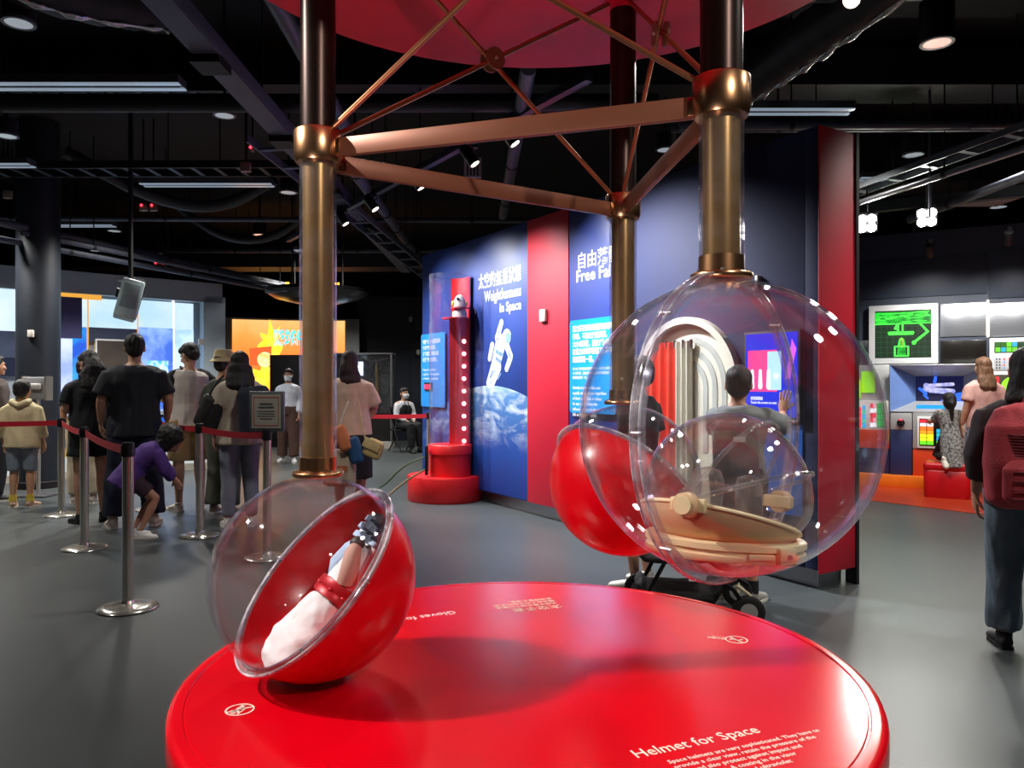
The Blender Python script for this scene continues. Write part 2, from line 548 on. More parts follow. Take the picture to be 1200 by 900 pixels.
text('paragraph_print', '太空手套必須十分靈活，\n讓太空人可以操作工具，\n並保持雙手溫暖。', 0.020, PRINT, t, flat(o2.x, o2.y, ang2), ext=0.0003, line=1.3)
def no_touch(px, py, ang, side):
    c = tp(px, py); M = flat(c.x, c.y, ang)
    r = 0.030
    mb = MB()
    for k in range(32):
        a0, a1 = 2 * PI * k / 32, 2 * PI * (k + 1) / 32
        mb.prism([(r * math.cos(a0), r * math.sin(a0)), (r * math.cos(a1), r * math.sin(a1)), ((r - .0035) * math.cos(a1), (r - .0035) * math.sin(a1)), ((r - .0035) * math.cos(a0), (r - .0035) * math.sin(a0))], 0.0004, M)
    mb.prism([(-0.021, 0.018), (-0.018, 0.021), (0.021, -0.018), (0.018, -0.021)], 0.0004, M)
    # the climbing figure inside the ring
    mb.prism(ellipse(-0.010, 0.011, 0.0045, 0.0045, n=12), 0.0004, M)
    mb.prism(capsule((-0.005, 0.005), (0.008, -0.003), 0.0035), 0.0004, M)
    mb.prism(capsule((0.008, -0.003), (0.016, 0.002), 0.0025), 0.0004, M)
    mb.prism(capsule((0.008, -0.003), (0.014, -0.012), 0.0025), 0.0004, M)
    mb.prism(capsule((-0.004, 0.004), (-0.014, -0.006), 0.0022), 0.0004, M)
    ob('warning_symbol', mb, PRINT, t)
    text('warning_print', '請勿攀爬', 0.012, PRINT, t, M @ Matrix.Translation((side * 0.052 - 0.024, 0, 0.0)), ext=0.0003)
    text('warning_print', 'No climbing', 0.007, PRINT, t, M @ Matrix.Translation((side * 0.052 - 0.022, 0, -0.010)), ext=0.0003)
no_touch(281, 832, 78, 0)
no_touch(863, 750, 160, 1)

# canopy
CC = Vector((0.087, 1.895, 0)); CNZ = 2.465
cn = thing('exhibit_canopy', 'round red canopy disc held over the table by three poles', 'canopy', (CC.x, CC.y, CNZ))
ob('canopy_disc', MB().lathe([(0.0, CNZ), (0.94, CNZ), (0.95, CNZ + 0.01), (0.95, CNZ + 0.10), (0.0, CNZ + 0.10)], CC, seg=128), CANRED, cn)

# poles, collars, sleeves and bracing
def pole(p, name_label, zend):
    t = thing('display_pole', name_label, 'pole', (p.x, p.y, zend))
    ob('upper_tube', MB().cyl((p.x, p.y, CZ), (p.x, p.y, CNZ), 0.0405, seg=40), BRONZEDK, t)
    ob('inner_tube', MB().cyl((p.x, p.y, zend + 0.01), (p.x, p.y, CZ), 0.0355, seg=40), BRONZE, t)
    mb = MB().lathe([(0.0425, zend + 0.045), (0.0425, CZ - 0.03), (0.0400, CZ - 0.03), (0.0400, zend + 0.045)], (p.x, p.y, 0), seg=40, closed=True)
    ob('acrylic_sleeve', mb, ACRYLT, t)
    mb = MB().lathe([(0.036, CZ - 0.036), (0.050, CZ - 0.036), (0.052, CZ - 0.032), (0.055, CZ - 0.018), (0.055, CZ + 0.036), (0.053, CZ + 0.039), (0.036, CZ + 0.039)], (p.x, p.y, 0), seg=48)
    ob('collar', mb, COLLAR, t)
    c = ob('end_flange', MB().lathe([(0.030, zend), (0.057, zend), (0.059, zend + 0.002), (0.059, zend + 0.010), (0.057, zend + 0.012), (0.044, zend + 0.013), (0.043, zend + 0.045), (0.030, zend + 0.046)], (p.x, p.y, 0), seg=48), COLLAR, t)
    for k in range(6):
        a = 2 * PI * k / 6 + 0.3
        ob('bolt', MB().cyl((p.x + 0.051 * math.cos(a), p.y + 0.051 * math.sin(a), zend + 0.012), (p.x + 0.051 * math.cos(a), p.y + 0.051 * math.sin(a), zend + 0.016), 0.004, seg=8), CHROME, c)
    return t
ZL = 0.85 + 0.235; ZR = 1.218 + 0.283; ZB = 1.001 + 0.235
pole(PL, 'bronze pole in a clear sleeve holding the glove sphere', ZL)
pole(PR, 'thick near bronze pole in a clear sleeve holding the helmet sphere', ZR)
pole(PB, 'rear bronze pole ending above the red bowl behind the helmet', ZB)
def bar(p, q, z0, z1, label):
    a = Vector((p.x, p.y, z0)); b = Vector((q.x, q.y, z1)); d = (b - a).normalized()
    a = a + d * 0.05; b = b - d * 0.05
    t = thing('brace_bar', label, 'brace', a)
    y = Vector((0, 0, 1)).cross(d).normalized(); z = d.cross(y)
    rot = Matrix((d, y, z)).transposed()
    ob('flat_bar', MB().box((a + b) / 2, ((b - a).length, 0.016, 0.042), rot), BAR, t, bevel=0.002)
    for e, s in ((a, 1), (b, -1)):
        ob('end_lug', MB().box(e + d * s * 0.006, (0.016, 0.024, 0.036), rot), COLLAR, t, bevel=0.002)
bar(PL, PR, CZ - 0.003, CZ - 0.012, 'brown flat bar joining the glove pole and the helmet pole')
bar(PL, PB, CZ - 0.030, CZ - 0.010, 'brown flat bar running from glove pole back to rear pole')
bar(PR, PB, CZ - 0.012, CZ - 0.002, 'short brown flat bar between helmet pole and rear pole')
def cross(p, q, label, zt=2.51):
    zb = CZ + 0.01
    t = thing('cross_brace', label, 'brace', ((p.x + q.x) / 2, (p.y + q.y) / 2, zb))
    d = (Vector((q.x, q.y, 0)) - Vector((p.x, p.y, 0))).normalized(); n = Vector((-d.y, d.x, 0))
    for k, (a, b) in enumerate(((p, q), (q, p))):
        A = Vector((a.x, a.y, zb)); B = Vector((b.x, b.y, zt)); e = (B - A).normalized()
        f = (CNZ - zb) / (zt - zb)
        off = n * (0.007 if k else -0.007)
        ob('rod', MB().cyl(A + e * 0.045 + off, A + (B - A) * f + off, 0.0065, seg=12), mat('bronze rod', '#a8714f', 0.3, metal=0.8, vary=0.1), t)
    m = Vector(((p.x + q.x) / 2, (p.y + q.y) / 2, (zb + zt) / 2))
    for s in (-1, 1):
        h = ob('hub_plate', MB().cyl(m + n * s * 0.010, m + n * s * 0.017, 0.030, seg=28), BAR, t)
        ob('bolt', MB().cyl(m + n * s * 0.017, m + n * s * 0.021, 0.005, seg=8), CHROME, h)
cross(PL, PB, 'crossed thin rods with round hub left under the canopy')
cross(PR, PB, 'crossed thin rods with small hub beside the helmet pole')
cross(PL, PR, 'long crossed thin rods spanning the near side under the canopy')

# ------------------------------------------------------------------ display spheres
def axis_rot(n):
    return Vector(n).normalized().to_track_quat('Z', 'Y').to_matrix()
def cap_prof(r, a0, a1, th, n=24):
    o = [(r * math.cos(a0 + (a1 - a0) * i / n), r * math.sin(a0 + (a1 - a0) * i / n)) for i in range(n + 1)]
    i_ = [((r - th) * math.cos(a1 + (a0 - a1) * i / n), (r - th) * math.sin(a1 + (a0 - a1) * i / n)) for i in range(n + 1)]
    return o, i_
def half_shell(r, th, sign, n=24):
    """hemisphere with wall thickness, open side at z=0, bulging along sign*z"""
    out = [(r * math.cos(PI / 2 * i / n), sign * r * math.sin(PI / 2 * i / n)) for i in range(n + 1)]
    inn = [((r - th) * math.cos(PI / 2 * i / n), sign * (r - th) * math.sin(PI / 2 * i / n)) for i in range(n, -1, -1)]
    return out, inn
def shell_obj(name, c, r, th, sign, rot, m, parent, seg=64):
    o, i = half_shell(r, th, sign)
    mb = MB()
    if sign < 0:
        o = o[::-1]; i = i[::-1]
        mb.lathe(o + i, c, rot, seg=seg, closed=True)
    else:
        mb.lathe(o + i, c, rot, seg=seg, closed=True)
    return ob(name, mb, m, parent)
def flange(name, c, r0, r1, h, rot, m, parent, seg=96):
    mb = MB().lathe([(r0, -h), (r1 - 0.003, -h), (r1, -h + 0.003), (r1, h - 0.003), (r1 - 0.003, h), (r0, h)], c, rot, seg=seg, closed=True)
    return ob(name, mb, m, parent)
EDGEHI = clear('acrylic edge highlight', (0.80, 0.78, 0.90), 1.5, haze=0.42, rough=0.1, boost=2.0)
def highlight_ring(c, r, z, rot, parent, w=0.0026, n=96):  # rings added along flange edges to stand in for bright highlights
    pts = [c + rot @ Vector((r * math.cos(2 * PI * k / n), r * math.sin(2 * PI * k / n), z)) for k in range(n)]
    return ob('edge_highlight', MB().tube(pts, w, 8, closed=True), EDGEHI, parent)
def screws(c, r, rot, h, n, parent, phase=0.0):
    for k in range(n):
        a = 2 * PI * k / n + phase
        p = Vector((r * math.cos(a), r * math.sin(a), 0))
        ob('screw', MB().cyl(c + rot @ (p + Vector((0, 0, -h))), c + rot @ (p + Vector((0, 0, h))), 0.0035, seg=8), CHROME, parent)

# glove sphere
CL = Vector((-0.462, 1.796, 0.85)); RL = 0.235
nL = Vector((-0.627, -0.405, 0.661)).normalized(); rotL = axis_rot(nL)
t = thing('glove_sphere', 'tilted sphere with clear dome and red bowl holding a glove', 'display sphere', (CL.x, CL.y, CL.z - RL))
bowl = shell_obj('bowl', CL, RL, 0.005, -1, rotL, RED, t)
dome = shell_obj('dome', CL, RL, 0.004, 1, rotL, ACRYL, t)
fl = flange('rim_flange', CL, RL - 0.002, RL + 0.015, 0.006, rotL, ACRYLR, t)
screws(CL, RL + 0.008, rotL, 0.008, 8, fl, 0.2)
highlight_ring(CL, RL + 0.015, 0.004, rotL, fl); highlight_ring(CL, RL + 0.001, 0.007, rotL, fl, 0.002)

# rear sphere
CB = Vector((0.352, 2.404, 1.001)); RB = 0.235
nB = Vector((0.55, 0.45, 0.70)).normalized(); rotB = axis_rot(nB)
t = thing('rear_sphere', 'sphere with dark red bowl behind the helmet sphere', 'display sphere', (CB.x, CB.y, CB.z - RB))
shell_obj('bowl', CB, RB, 0.005, -1, rotB, RED, t)
shell_obj('dome', CB, RB, 0.004, 1, rotB, ACRYL, t)
fl = flange('rim_flange', CB, RB - 0.002, RB + 0.013, 0.005, rotB, ACRYLR, t)
screws(CB, RB + 0.007, rotB, 0.007, 8, fl, 0.1)
highlight_ring(CB, RB + 0.013, 0.004, rotB, fl)

# helmet sphere
CR = Vector((0.413, 1.484, 1.218)); RR = 0.283
nR = Vector((0.707, -0.707, 0.0)).normalized(); rotR = axis_rot(nR)
t = thing('helmet_sphere', 'big clear acrylic sphere enclosing the space helmet', 'display sphere', (CR.x, CR.y, CR.z - RR))
shell_obj('dome', CR, RR, 0.004, -1, rotR, ACRYL, t, seg=96)
shell_obj('dome', CR, RR, 0.004, 1, rotR, ACRYL, t, seg=96)
fl = flange('seam_flange', CR, RR - 0.005, RR + 0.015, 0.009, rotR, ACRYLR, t)
screws(CR, RR + 0.008, rotR, 0.011, 8, fl, 0.0)
for z_ in (-0.009, 0.009): highlight_ring(CR, RR + 0.014, z_, rotR, fl, 0.0022)

# space helmet
BEIGE = mat('beige helmet shell', '#d8b48a', 0.4, vary=0.05, scale=9)
BEIGEL = mat('pale beige metal ring', '#e6cfa4', 0.32, vary=0.05)
VISOR = clear('helmet bubble', (0.965, 0.955, 0.945), 1.55, haze=0.03, boost=1.25)
VISORT = clear('clear helmet fittings', (0.90, 0.88, 0.85), 1.55, haze=0.10, boost=1.4)
HC = Vector((0.408, 1.482, 0.975))
ht = thing('space_helmet', 'space helmet with clear bubble visor and beige collar', 'helmet', (HC.x, HC.y, HC.z))
tilt = Matrix.Rotation(R(3), 3, 'Y') @ Matrix.Rotation(R(-4), 3, 'X')
def hp(x, y, z): return HC + tilt @ Vector((x, y, z))
ring = ob('neck_ring', MB().lathe([(0.132, 0.0), (0.146, 0.0), (0.149, 0.004), (0.149, 0.012), (0.145, 0.014), (0.145, 0.020), (0.150, 0.022), (0.150, 0.032), (0.146, 0.035), (0.132, 0.035)], HC, tilt, seg=72, closed=True), BEIGEL, ht)
for ang in (-62, 118):
    a = R(ang); rotz = tilt @ Matrix.Rotation(a, 3, 'Z')
    lb = ob('latch', MB().box(hp(0.152 * math.cos(a), 0.152 * math.sin(a), 0.016), (0.016, 0.040, 0.030), rotz), BEIGEL, ht, bevel=0.003)
    ob('latch_pin', MB().cyl(hp(0.155 * math.cos(a), 0.155 * math.sin(a), 0.016), hp(0.163 * math.cos(a), 0.163 * math.sin(a), 0.016), 0.005, seg=12), STEEL, lb)
    ob('latch_lever', MB().box(hp(0.150 * math.cos(a - 0.33), 0.150 * math.sin(a - 0.33), 0.014), (0.008, 0.050, 0.010), tilt @ Matrix.Rotation(a - 0.33, 3, 'Z')), BEIGEL, lb, bevel=0.002)
def bub(th, ph, k=1.0):
    """point on the bubble: th azimuth, ph elevation (0 = widest)"""
    cz = 0.105
    rx = 0.160 * k; rz = (0.165 if ph > 0 else 0.105) * k
    return Vector((rx * math.cos(ph) * math.cos(th), rx * math.cos(ph) * math.sin(th), cz + rz * math.sin(ph)))
def bubble(k0, k1, lo, hi, nth=56, nph=20):
    """shell patch between elevations lo(th)..hi(th)"""
    rings = []
    seq = [(k0, i / nph) for i in range(nph + 1)] + [(k1, 1 - i / nph) for i in range(nph + 1)]
    for k, f in seq:
        rings.append([hp(*bub(2 * PI * j / nth, lo(2 * PI * j / nth) + (hi(2 * PI * j / nth) - lo(2 * PI * j / nth)) * f, k)) for j in range(nth)])
    return MB().rings(rings, closed=True)
lo = lambda th: R(-50)
ob('bubble_visor', bubble(1.0, 0.975, lo, lambda th: R(89.6)), VISOR, ht)
# beige lower shell: high at the back (photo left), sweeping down to the ring in front
shell_hi = lambda th: R(-46) + R(40) * (0.5 + 0.5 * math.cos(th - R(222))) ** 1.3 + R(4)
ob('lower_shell', bubble(1.03, 1.005, lo, shell_hi, nph=8), BEIGE, ht)
edge = [hp(*bub(2 * PI * j / 72, shell_hi(2 * PI * j / 72), 1.022)) for j in range(72)]
ob('shell_trim', MB().tube(edge, 0.004, 8, closed=True), BEIGEL, ht)
for th0, nm in ((R(232), 'pivot_knob'), (R(35), 'pivot_knob')):
    c = bub(th0, R(-4), 1.02); n = Vector((math.cos(th0), math.sin(th0), 0))
    kb = ob(nm, MB().cyl(hp(*c), hp(*(c + n * 0.026)), 0.023, 0.021, seg=28), BEIGE, ht, bevel=0.0015)
    ob('knob_cap', MB().cyl(hp(*(c + n * 0.026)), hp(*(c + n * 0.030)), 0.017, 0.016, seg=24), BEIGEL, kb)
    ob('knob_bracket', MB().box(hp(*(c + n * 0.003)), (0.012, 0.066, 0.024), tilt @ Matrix.Rotation(th0, 3, 'Z')), BEIGEL, kb, bevel=0.002)
# raised sun-visor band running over the bubble between the pivots
for w in (R(60), R(20)):
    arc = []
    for i in range(33):
        f = i / 32; a = PI * f
        d = Vector((math.cos(R(232)), math.sin(R(232)), 0)) * math.cos(a) + (Vector((math.cos(R(322)), math.sin(R(322)), 0)) * math.cos(w) + Vector((0, 0, 1)) * math.sin(w)) * math.sin(a)
        th = math.atan2(d.y, d.x); ph = math.asin(max(-1, min(1, d.z)))
        arc.append(hp(*bub(th, ph, 1.035)))
    ob('visor_edge', MB().tube(arc, 0.004, 8), VISORT, ht)
# fittings inside the bubble
fit = [((-0.045, -0.02, 0.05), (-0.040, -0.02, 0.14), 0.030), ((-0.06, -0.05, 0.055), (0.02, -0.06, 0.050), 0.020), ((0.055, 0.02, 0.05), (0.05, 0.02, 0.13), 0.026)]
for a, b, r in fit:
    mb = MB().lathe([(r, 0), (r, (Vector(b) - Vector(a)).length), (r * 0.75, (Vector(b) - Vector(a)).length + r * 0.6), (0.002, (Vector(b) - Vector(a)).length + r * 0.8)], hp(*a), tilt @ axis_rot(Vector(b) - Vector(a)), seg=24)
    ob('inner_fitting', mb, VISORT, ht)
ob('inner_collar', MB().lathe([(0.100, 0.030), (0.128, 0.030), (0.120, 0.044), (0.102, 0.046)], HC, tilt, seg=48, closed=True), BEIGE, ht)
ob('drink_hose', MB().tube([hp(-0.07, -0.05, 0.05), hp(-0.05, -0.085, 0.075), hp(-0.01, -0.10, 0.06), hp(0.05, -0.09, 0.05), hp(0.09, -0.05, 0.045)], 0.006, 8), BEIGEL, ht)
ob('back_pad', MB().ell(hp(-0.02, 0.05, 0.075), (0.075, 0.035, 0.06)), VISORT, ht)

# space glove on the tilted disc of the red bowl
GW = mat('white glove fabric', '#e9e3e6', 0.75, vary=0.06, scale=18, bump=0.35, bscale=26)
GB = mat('blue grey rubber fingertip', '#a9bcda', 0.75, vary=0.12, scale=30, bump=0.25, bscale=80)
GR = mat('red anodised wrist ring', '#b81222', 0.4, metal=0.2, vary=0.08)
# frame: gx along the arm (cuff -> fingers), gz out of the disc, gy across
gz = nL
up_img = Vector((0.62, 0.35, 0.70))
gx = (up_img - gz * up_img.dot(gz)).normalized(); gy = gz.cross(gx)
GM = Matrix(((gx.x, gy.x, gz.x, 0), (gx.y, gy.y, gz.y, 0), (gx.z, gy.z, gz.z, 0), (0, 0, 0, 1)))
GM.translation = CL - gz * 0.050 - gy * 0.045 + gx * 0.0
GM = GM @ Matrix.Diagonal((1.0, 1.0, 1.0, 1.0))
gt = thing('space_glove', 'white space glove with red wrist ring and blue grey fingers', 'glove', tuple(GM.translation))
def gl(x, y, z): return GM @ Vector((x, y, z))
cuff = [(-0.205, 0, 0.0), (-0.19, 0, 0.002), (-0.165, 0.002, 0.0), (-0.14, 0.0, 0.004), (-0.115, -0.002, 0.0), (-0.09, 0.0, 0.004), (-0.065, 0.001, 0.002), (-0.040, 0, 0.003), (-0.018, 0, 0.004)]
cr = [(0.060, 0.040), (0.078, 0.052), (0.083, 0.056), (0.078, 0.053), (0.079, 0.056), (0.068, 0.050), (0.068, 0.050), (0.058, 0.044), (0.052, 0.040)]
ob('cuff', remesh(MB().loft([gl(*p) for p in cuff], cr, gy, seg=28), 0.005, 3, 0.008, 17, 2, (1, 1, 1)), GW, gt)
ob('cuff_strap', MB().tube([gl(-0.200, -0.030, 0.036), gl(-0.15, -0.018, 0.046), gl(-0.09, -0.010, 0.047), gl(-0.025, -0.006, 0.042)], 0.0035, 6), mat('glove seam cord', '#d9c9b8', 0.7), gt)
wr = ob('wrist_ring', MB().loft([gl(x, 0, 0.004) for x in (-0.020, -0.018, -0.004, 0.000, 0.004, 0.020, 0.022)], [(0.052, 0.040), (0.058, 0.046), (0.059, 0.047), (0.056, 0.044), (0.059, 0.047), (0.058, 0.046), (0.052, 0.040)], gy, seg=32), GR, gt)
for k in range(8):
    a = 2 * PI * k / 8
    ob('ring_clip', MB().ell(gl(0.0, 0.056 * math.cos(a), 0.004 + 0.044 * math.sin(a)), (0.006, 0.006, 0.006), seg=8, n=6), GR, wr)
ob('palm', MB().loft([gl(0.018, 0, 0.004), gl(0.04, 0, 0.004), gl(0.075, 0.002, 0.006), (gl(0.11, 0.004, 0.008)), gl(0.128, 0.005, 0.008)], [(0.046, 0.036), (0.054, 0.036), (0.062, 0.034), (0.062, 0.030), (0.050, 0.022)], gy, seg=24), GW, gt)
ob('palm_pad', MB().loft([gl(0.028, 0.032, 0.016), gl(0.055, 0.034, 0.022), gl(0.10, 0.030, 0.020), gl(0.128, 0.026, 0.016)], [(0.018, 0.016), (0.032, 0.026), (0.036, 0.024), (0.024, 0.016)], gy, seg=20), GB, gt)
for k, (y, L, r) in enumerate(((0.049, 0.072, 0.0165), (0.017, 0.086, 0.0175), (-0.015, 0.080, 0.0175), (-0.046, 0.062, 0.016))):
    n = 3
    f0 = ob('finger', MB().loft([gl(0.115, y, 0.008), gl(0.115 + L * 0.5, y * 1.05, 0.014), gl(0.115 + L, y * 1.08, 0.008)], [(r, r), (r, r), (r * 0.85, r * 0.85)], gy, seg=14), GW, gt)
    for i in range(n):
        x0 = 0.128 + L * (i / n) * 0.95; x1 = x0 + L / n * 0.72
        zz = 0.014 + 0.006 * math.sin(PI * (i + 0.5) / n)
        ob('finger_pad', MB().loft([gl(x0, y * 1.06, zz), gl(x0 + 0.002, y * 1.06, zz), gl(x1 - 0.003, y * 1.07, zz), gl(x1, y * 1.07, zz - 0.001)], [(r * 0.6, r * 0.6), (r * 1.10, r * 1.12), (r * 1.08, r * 1.1), (r * 0.6, r * 0.6)], gy, seg=14, power=3), GB, f0)
th = ob('thumb', MB().loft([gl(0.035, -0.040, 0.014), gl(0.062, -0.050, 0.034), gl(0.092, -0.042, 0.048), gl(0.112, -0.034, 0.050)], [(0.024, 0.020), (0.022, 0.020), (0.019, 0.018), (0.013, 0.013)], gz, seg=14), mat('tan glove palm fabric', '#c79a8c', 0.75, vary=0.1), gt)
ob('thumb_tip', MB().ell(gl(0.116, -0.032, 0.050), (0.018, 0.016, 0.016)), mat('dark rubber thumb tip', '#3a2c2a', 0.5), th)
ob('glove_cradle', MB().loft([gl(-0.16, 0.0, -0.17), gl(-0.10, 0, -0.10), gl(-0.05, 0.0, -0.034)], [(0.012, 0.012)] * 3, gy, seg=12), ACRYLR, gt)
# ------------------------------------------------------------------ exhibit partition with printed boards
W = Wall((-1.127, 9.76), (1.926, 4.82))
WT = 0.35; WH = 2.92; WB = 0.13
part = thing('exhibit_partition', 'tall navy exhibit partition with red bands and space graphics', 'partition', tuple(W.w(W.len / 2, 0)))
def nav_mat(name, c_lo, c_hi):
    """printed night-sky board: a blue that deepens to navy by height, as printed"""
    return mat(name, c_hi, 0.42, vary=0.10, scale=1.3)
s620 = W.s_at(620); s668 = W.s_at(668)
SKY1 = mat('printed night sky board', '#1d3a84', 0.45, vary=0.18, scale=1.1)
SKY2 = mat('printed deep blue board', '#1a2f76', 0.45, vary=0.15, scale=1.1)
core = MB(); W.slab(core, 0.02, W.len - 0.02, WB, WH - 0.01, -0.01, -WT + 0.01)
ob('core', core, BLACK, part)
def board(name, a, b, m, out=0.0, z0=WB, z1=WH):
    mb = MB(); W.slab(mb, a, b, z0, z1, -0.01, 0.012 + out)
    return ob(name, mb, m, part, bevel=0.002)
board('board', 0.0, s620 - 0.003, SKY1)
board('red_board', s620, s668, REDMATTE, 0.008)
s_mid = W.s_at(742)
board('board', s668 + 0.003, s_mid, SKY2)
board('board', s_mid + 0.004, W.len - 0.10, NAVYDK)
board('board', W.len - 0.096, W.len, NAVYDK)
mb = MB(); W.slab(mb, W.len, W.len + 0.012, WB - 0.02, WH, 0.012, -WT)
ob('red_end_board', mb, REDMATTE, part, bevel=0.002)
mb = MB(); W.slab(mb, W.len - 0.06, W.len + 0.02, 0.0, WH + 0.01, -WT - 0.03, -WT)
ob('black_edge', mb, BLACK, part)
mb = MB(); W.slab(mb, 0.0, W.len, WB, WH, -WT, -WT + 0.012)
ob('rear_board', mb, NAVYDK, part)
mb = MB(); W.slab(mb, 0.05, W.len - 0.05, 0.0, WB, -0.06, -WT + 0.06)
ob('steel_plinth', mb, STEEL, part)
# earth limb and clouds, printed on the first board
def earth_mat():
    m = bpy.data.materials.new('printed earth'); m.use_nodes = True; nt = m.node_tree; b = nt.nodes['Principled BSDF']
    b.inputs['Roughness'].default_value = 0.45
    tc = nt.nodes.new('ShaderNodeTexCoord'); n = nt.nodes.new('ShaderNodeTexNoise')
    mp = nt.nodes.new('ShaderNodeMapping'); mp.inputs['Scale'].default_value = (1.0, 1.0, 2.2); mp.inputs['Rotation'].default_value = (0, 0.3, 0)
    n.inputs['Scale'].default_value = 3.2; n.inputs['Detail'].default_value = 9; n.inputs['Distortion'].default_value = 1.0; n.inputs['Roughness'].default_value = 0.62
    nt.links.new(tc.outputs['Object'], mp.inputs[0]); nt.links.new(mp.outputs[0], n.inputs['Vector'])
    s = nt.nodes.new('ShaderNodeSeparateXYZ'); nt.links.new(tc.outputs['Generated'], s.inputs[0])
    r1 = nt.nodes.new('ShaderNodeValToRGB'); e = r1.color_ramp.elements      # cloud cover thins out towards the foot of the print
    e[0].position = 0.46; e[0].color = (0, 0, 0, 1); e[1].position = 0.70; e[1].color = (1, 1, 1, 1)
    nt.links.new(n.outputs['Fac'], r1.inputs[0])
    r2 = nt.nodes.new('ShaderNodeValToRGB'); e = r2.color_ramp.elements
    e[0].position = 0.40; e[0].color = (0, 0, 0, 1); e[1].position = 0.75; e[1].color = (1, 1, 1, 1)
    nt.links.new(s.outputs['Z'], r2.inputs[0])
    mu = nt.nodes.new('ShaderNodeMath'); mu.operation = 'MULTIPLY'
    nt.links.new(r1.outputs[0], mu.inputs[0]); nt.links.new(r2.outputs[0], mu.inputs[1])
    r3 = nt.nodes.new('ShaderNodeValToRGB'); e = r3.color_ramp.elements
    e[0].position = 0.0; e[0].color = lin('#12307c'); e[1].position = 1.0; e[1].color = lin('#9fc3dd')
    x = e.new(0.45); x.color = lin('#1d4a9a'); x = e.new(0.93); x.color = lin('#4f82b8')
    nt.links.new(s.outputs['Z'], r3.inputs[0])
    mx = nt.nodes.new('ShaderNodeMixRGB'); mx.inputs[2].default_value = lin('#d5e0e6')
    nt.links.new(mu.outputs[0], mx.inputs[0]); nt.links.new(r3.outputs[0], mx.inputs[1]); nt.links.new(mx.outputs[0], b.inputs['Base Color'])
    return m
e0 = W.pt(557, 452); e1 = W.pt(619, 462)
poly = [(0.02, WB + 0.01), (s620 - 0.005, WB + 0.01)]
sc_ = W.pt(575, 452)[0]; zt = W.pt(575, 452)[1]; rad = 2.6
for i in range(25):
    s = (s620 - 0.005) + (0.02 - s620 + 0.005) * i / 24
    poly.append((s, zt - rad + math.sqrt(rad * rad - (s - sc_) ** 2)))
ob('earth_print', MB().prism(poly, 0.002, W.at(0, 0, 0.012)), earth_mat(), part)
# drifting astronaut print
AW = mat('astronaut print white', '#dfe6f2', 0.5, vary=0.18, scale=14)
AG = mat('astronaut print grey blue', '#6f8cc4', 0.5, vary=0.3, scale=18)
def wp(px, py): return W.pt(px, py)
mb = MB(); MA = W.at(0, 0, 0.0125)
for a, b, r0, r1 in (((588, 402), (582, 428), 11, 10), ((580, 430), (574, 449), 7, 5.5), ((585, 430), (578, 449), 7, 5.5), ((584, 396), (589, 378), 5, 4), ((595, 405), (600, 418), 5, 4.5), ((600, 418), (595, 432), 4.5, 4), ((578, 405), (575, 420), 4.5, 4)):
    k = 6.8 / FPX * 1.18
    mb.prism(capsule(wp(*a), wp(*b), r0 * k, r1 * k), 0.002, MA)
mb.prism(ellipse(*wp(595, 395), 0.085, 0.085), 0.0024, MA)
ob('astronaut_print', mb, AW, part)
mb = MB()
mb.prism(ellipse(*wp(597, 396), 0.055, 0.060), 0.003, MA)
for a, b, r in (((583, 412), (590, 416), 2.5), ((583, 420), (588, 424), 2.2), ((579, 435), (576, 442), 1.5), ((585, 392), (588, 386), 1.2), ((588, 438), (585, 444), 1.2), ((597, 412), (599, 418), 1.4)):
    k = 6.8 / FPX * 1.18
    mb.prism(capsule(wp(*a), wp(*b), r * k), 0.003, MA)
ob('astronaut_shading_print', mb, AG, part)
# headings
def head(px0, py, body, px1, m, bold, hpx, name='heading_print'):
    """one line whose left and right ends lie at px0 and px1"""
    s0, z0 = W.pt(px0, py); s1, _ = W.pt(px1, py)
    Y = W.A.y + W.u.y * (s0 + s1) / 2
    size = hpx / FPX * Y
    o = text(name, body, size, m, part, W.at(s0, z0, 0.0135), bold=bold * size, ext=0.0008)
    # stretch to the printed width
    inv = (wm(part).inverted() @ W.M)
    bb = [inv.inverted() @ v.co for v in o.data.vertices]
    x0 = min(p.x for p in bb); x1 = max(p.x for p in bb); f = (s1 - s0) / (x1 - x0)
    for v, p in zip(o.data.vertices, bb):
        v.co = inv @ Vector((s0 + (p.x - x0) * f, p.y, p.z))
    return o
head(562, 338, '太空的無重狀態', 612, WHITE, 0.010, 20)
head(569, 354, 'Weightlessness', 612, WHITE, 0.014, 18)
head(587, 366, 'in Space', 612, WHITE, 0.014, 16)
head(679, 314, '自由落體', 727, WHITE, 0.010, 21)
head(677, 331, 'Free Fall', 720, WHITE, 0.014, 20)
# light switch box on the red band
mb = MB(); s, z = W.pt(640, 370); W.slab(mb, s - 0.05, s + 0.05, z - 0.06, z + 0.06, 0.015, 0.05)
ob('white_control_box', mb, PLASTICW, bevel=0.008, label='small white box mounted on the red band of the partition', cat='control box')
# small white bracket higher on the navy board right of the pole
mb = MB(); s, z = W.pt(892, 332); W.slab(mb, s - 0.012, s + 0.012, z - 0.05, z + 0.05, 0.012, 0.05); W.slab(mb, s - 0.03, s + 0.012, z - 0.05, z - 0.03, 0.012, 0.06)
ob('wall_bracket', mb, PLASTICW, bevel=0.003, label='tiny white bracket on navy board above the helmet sphere', cat='bracket')

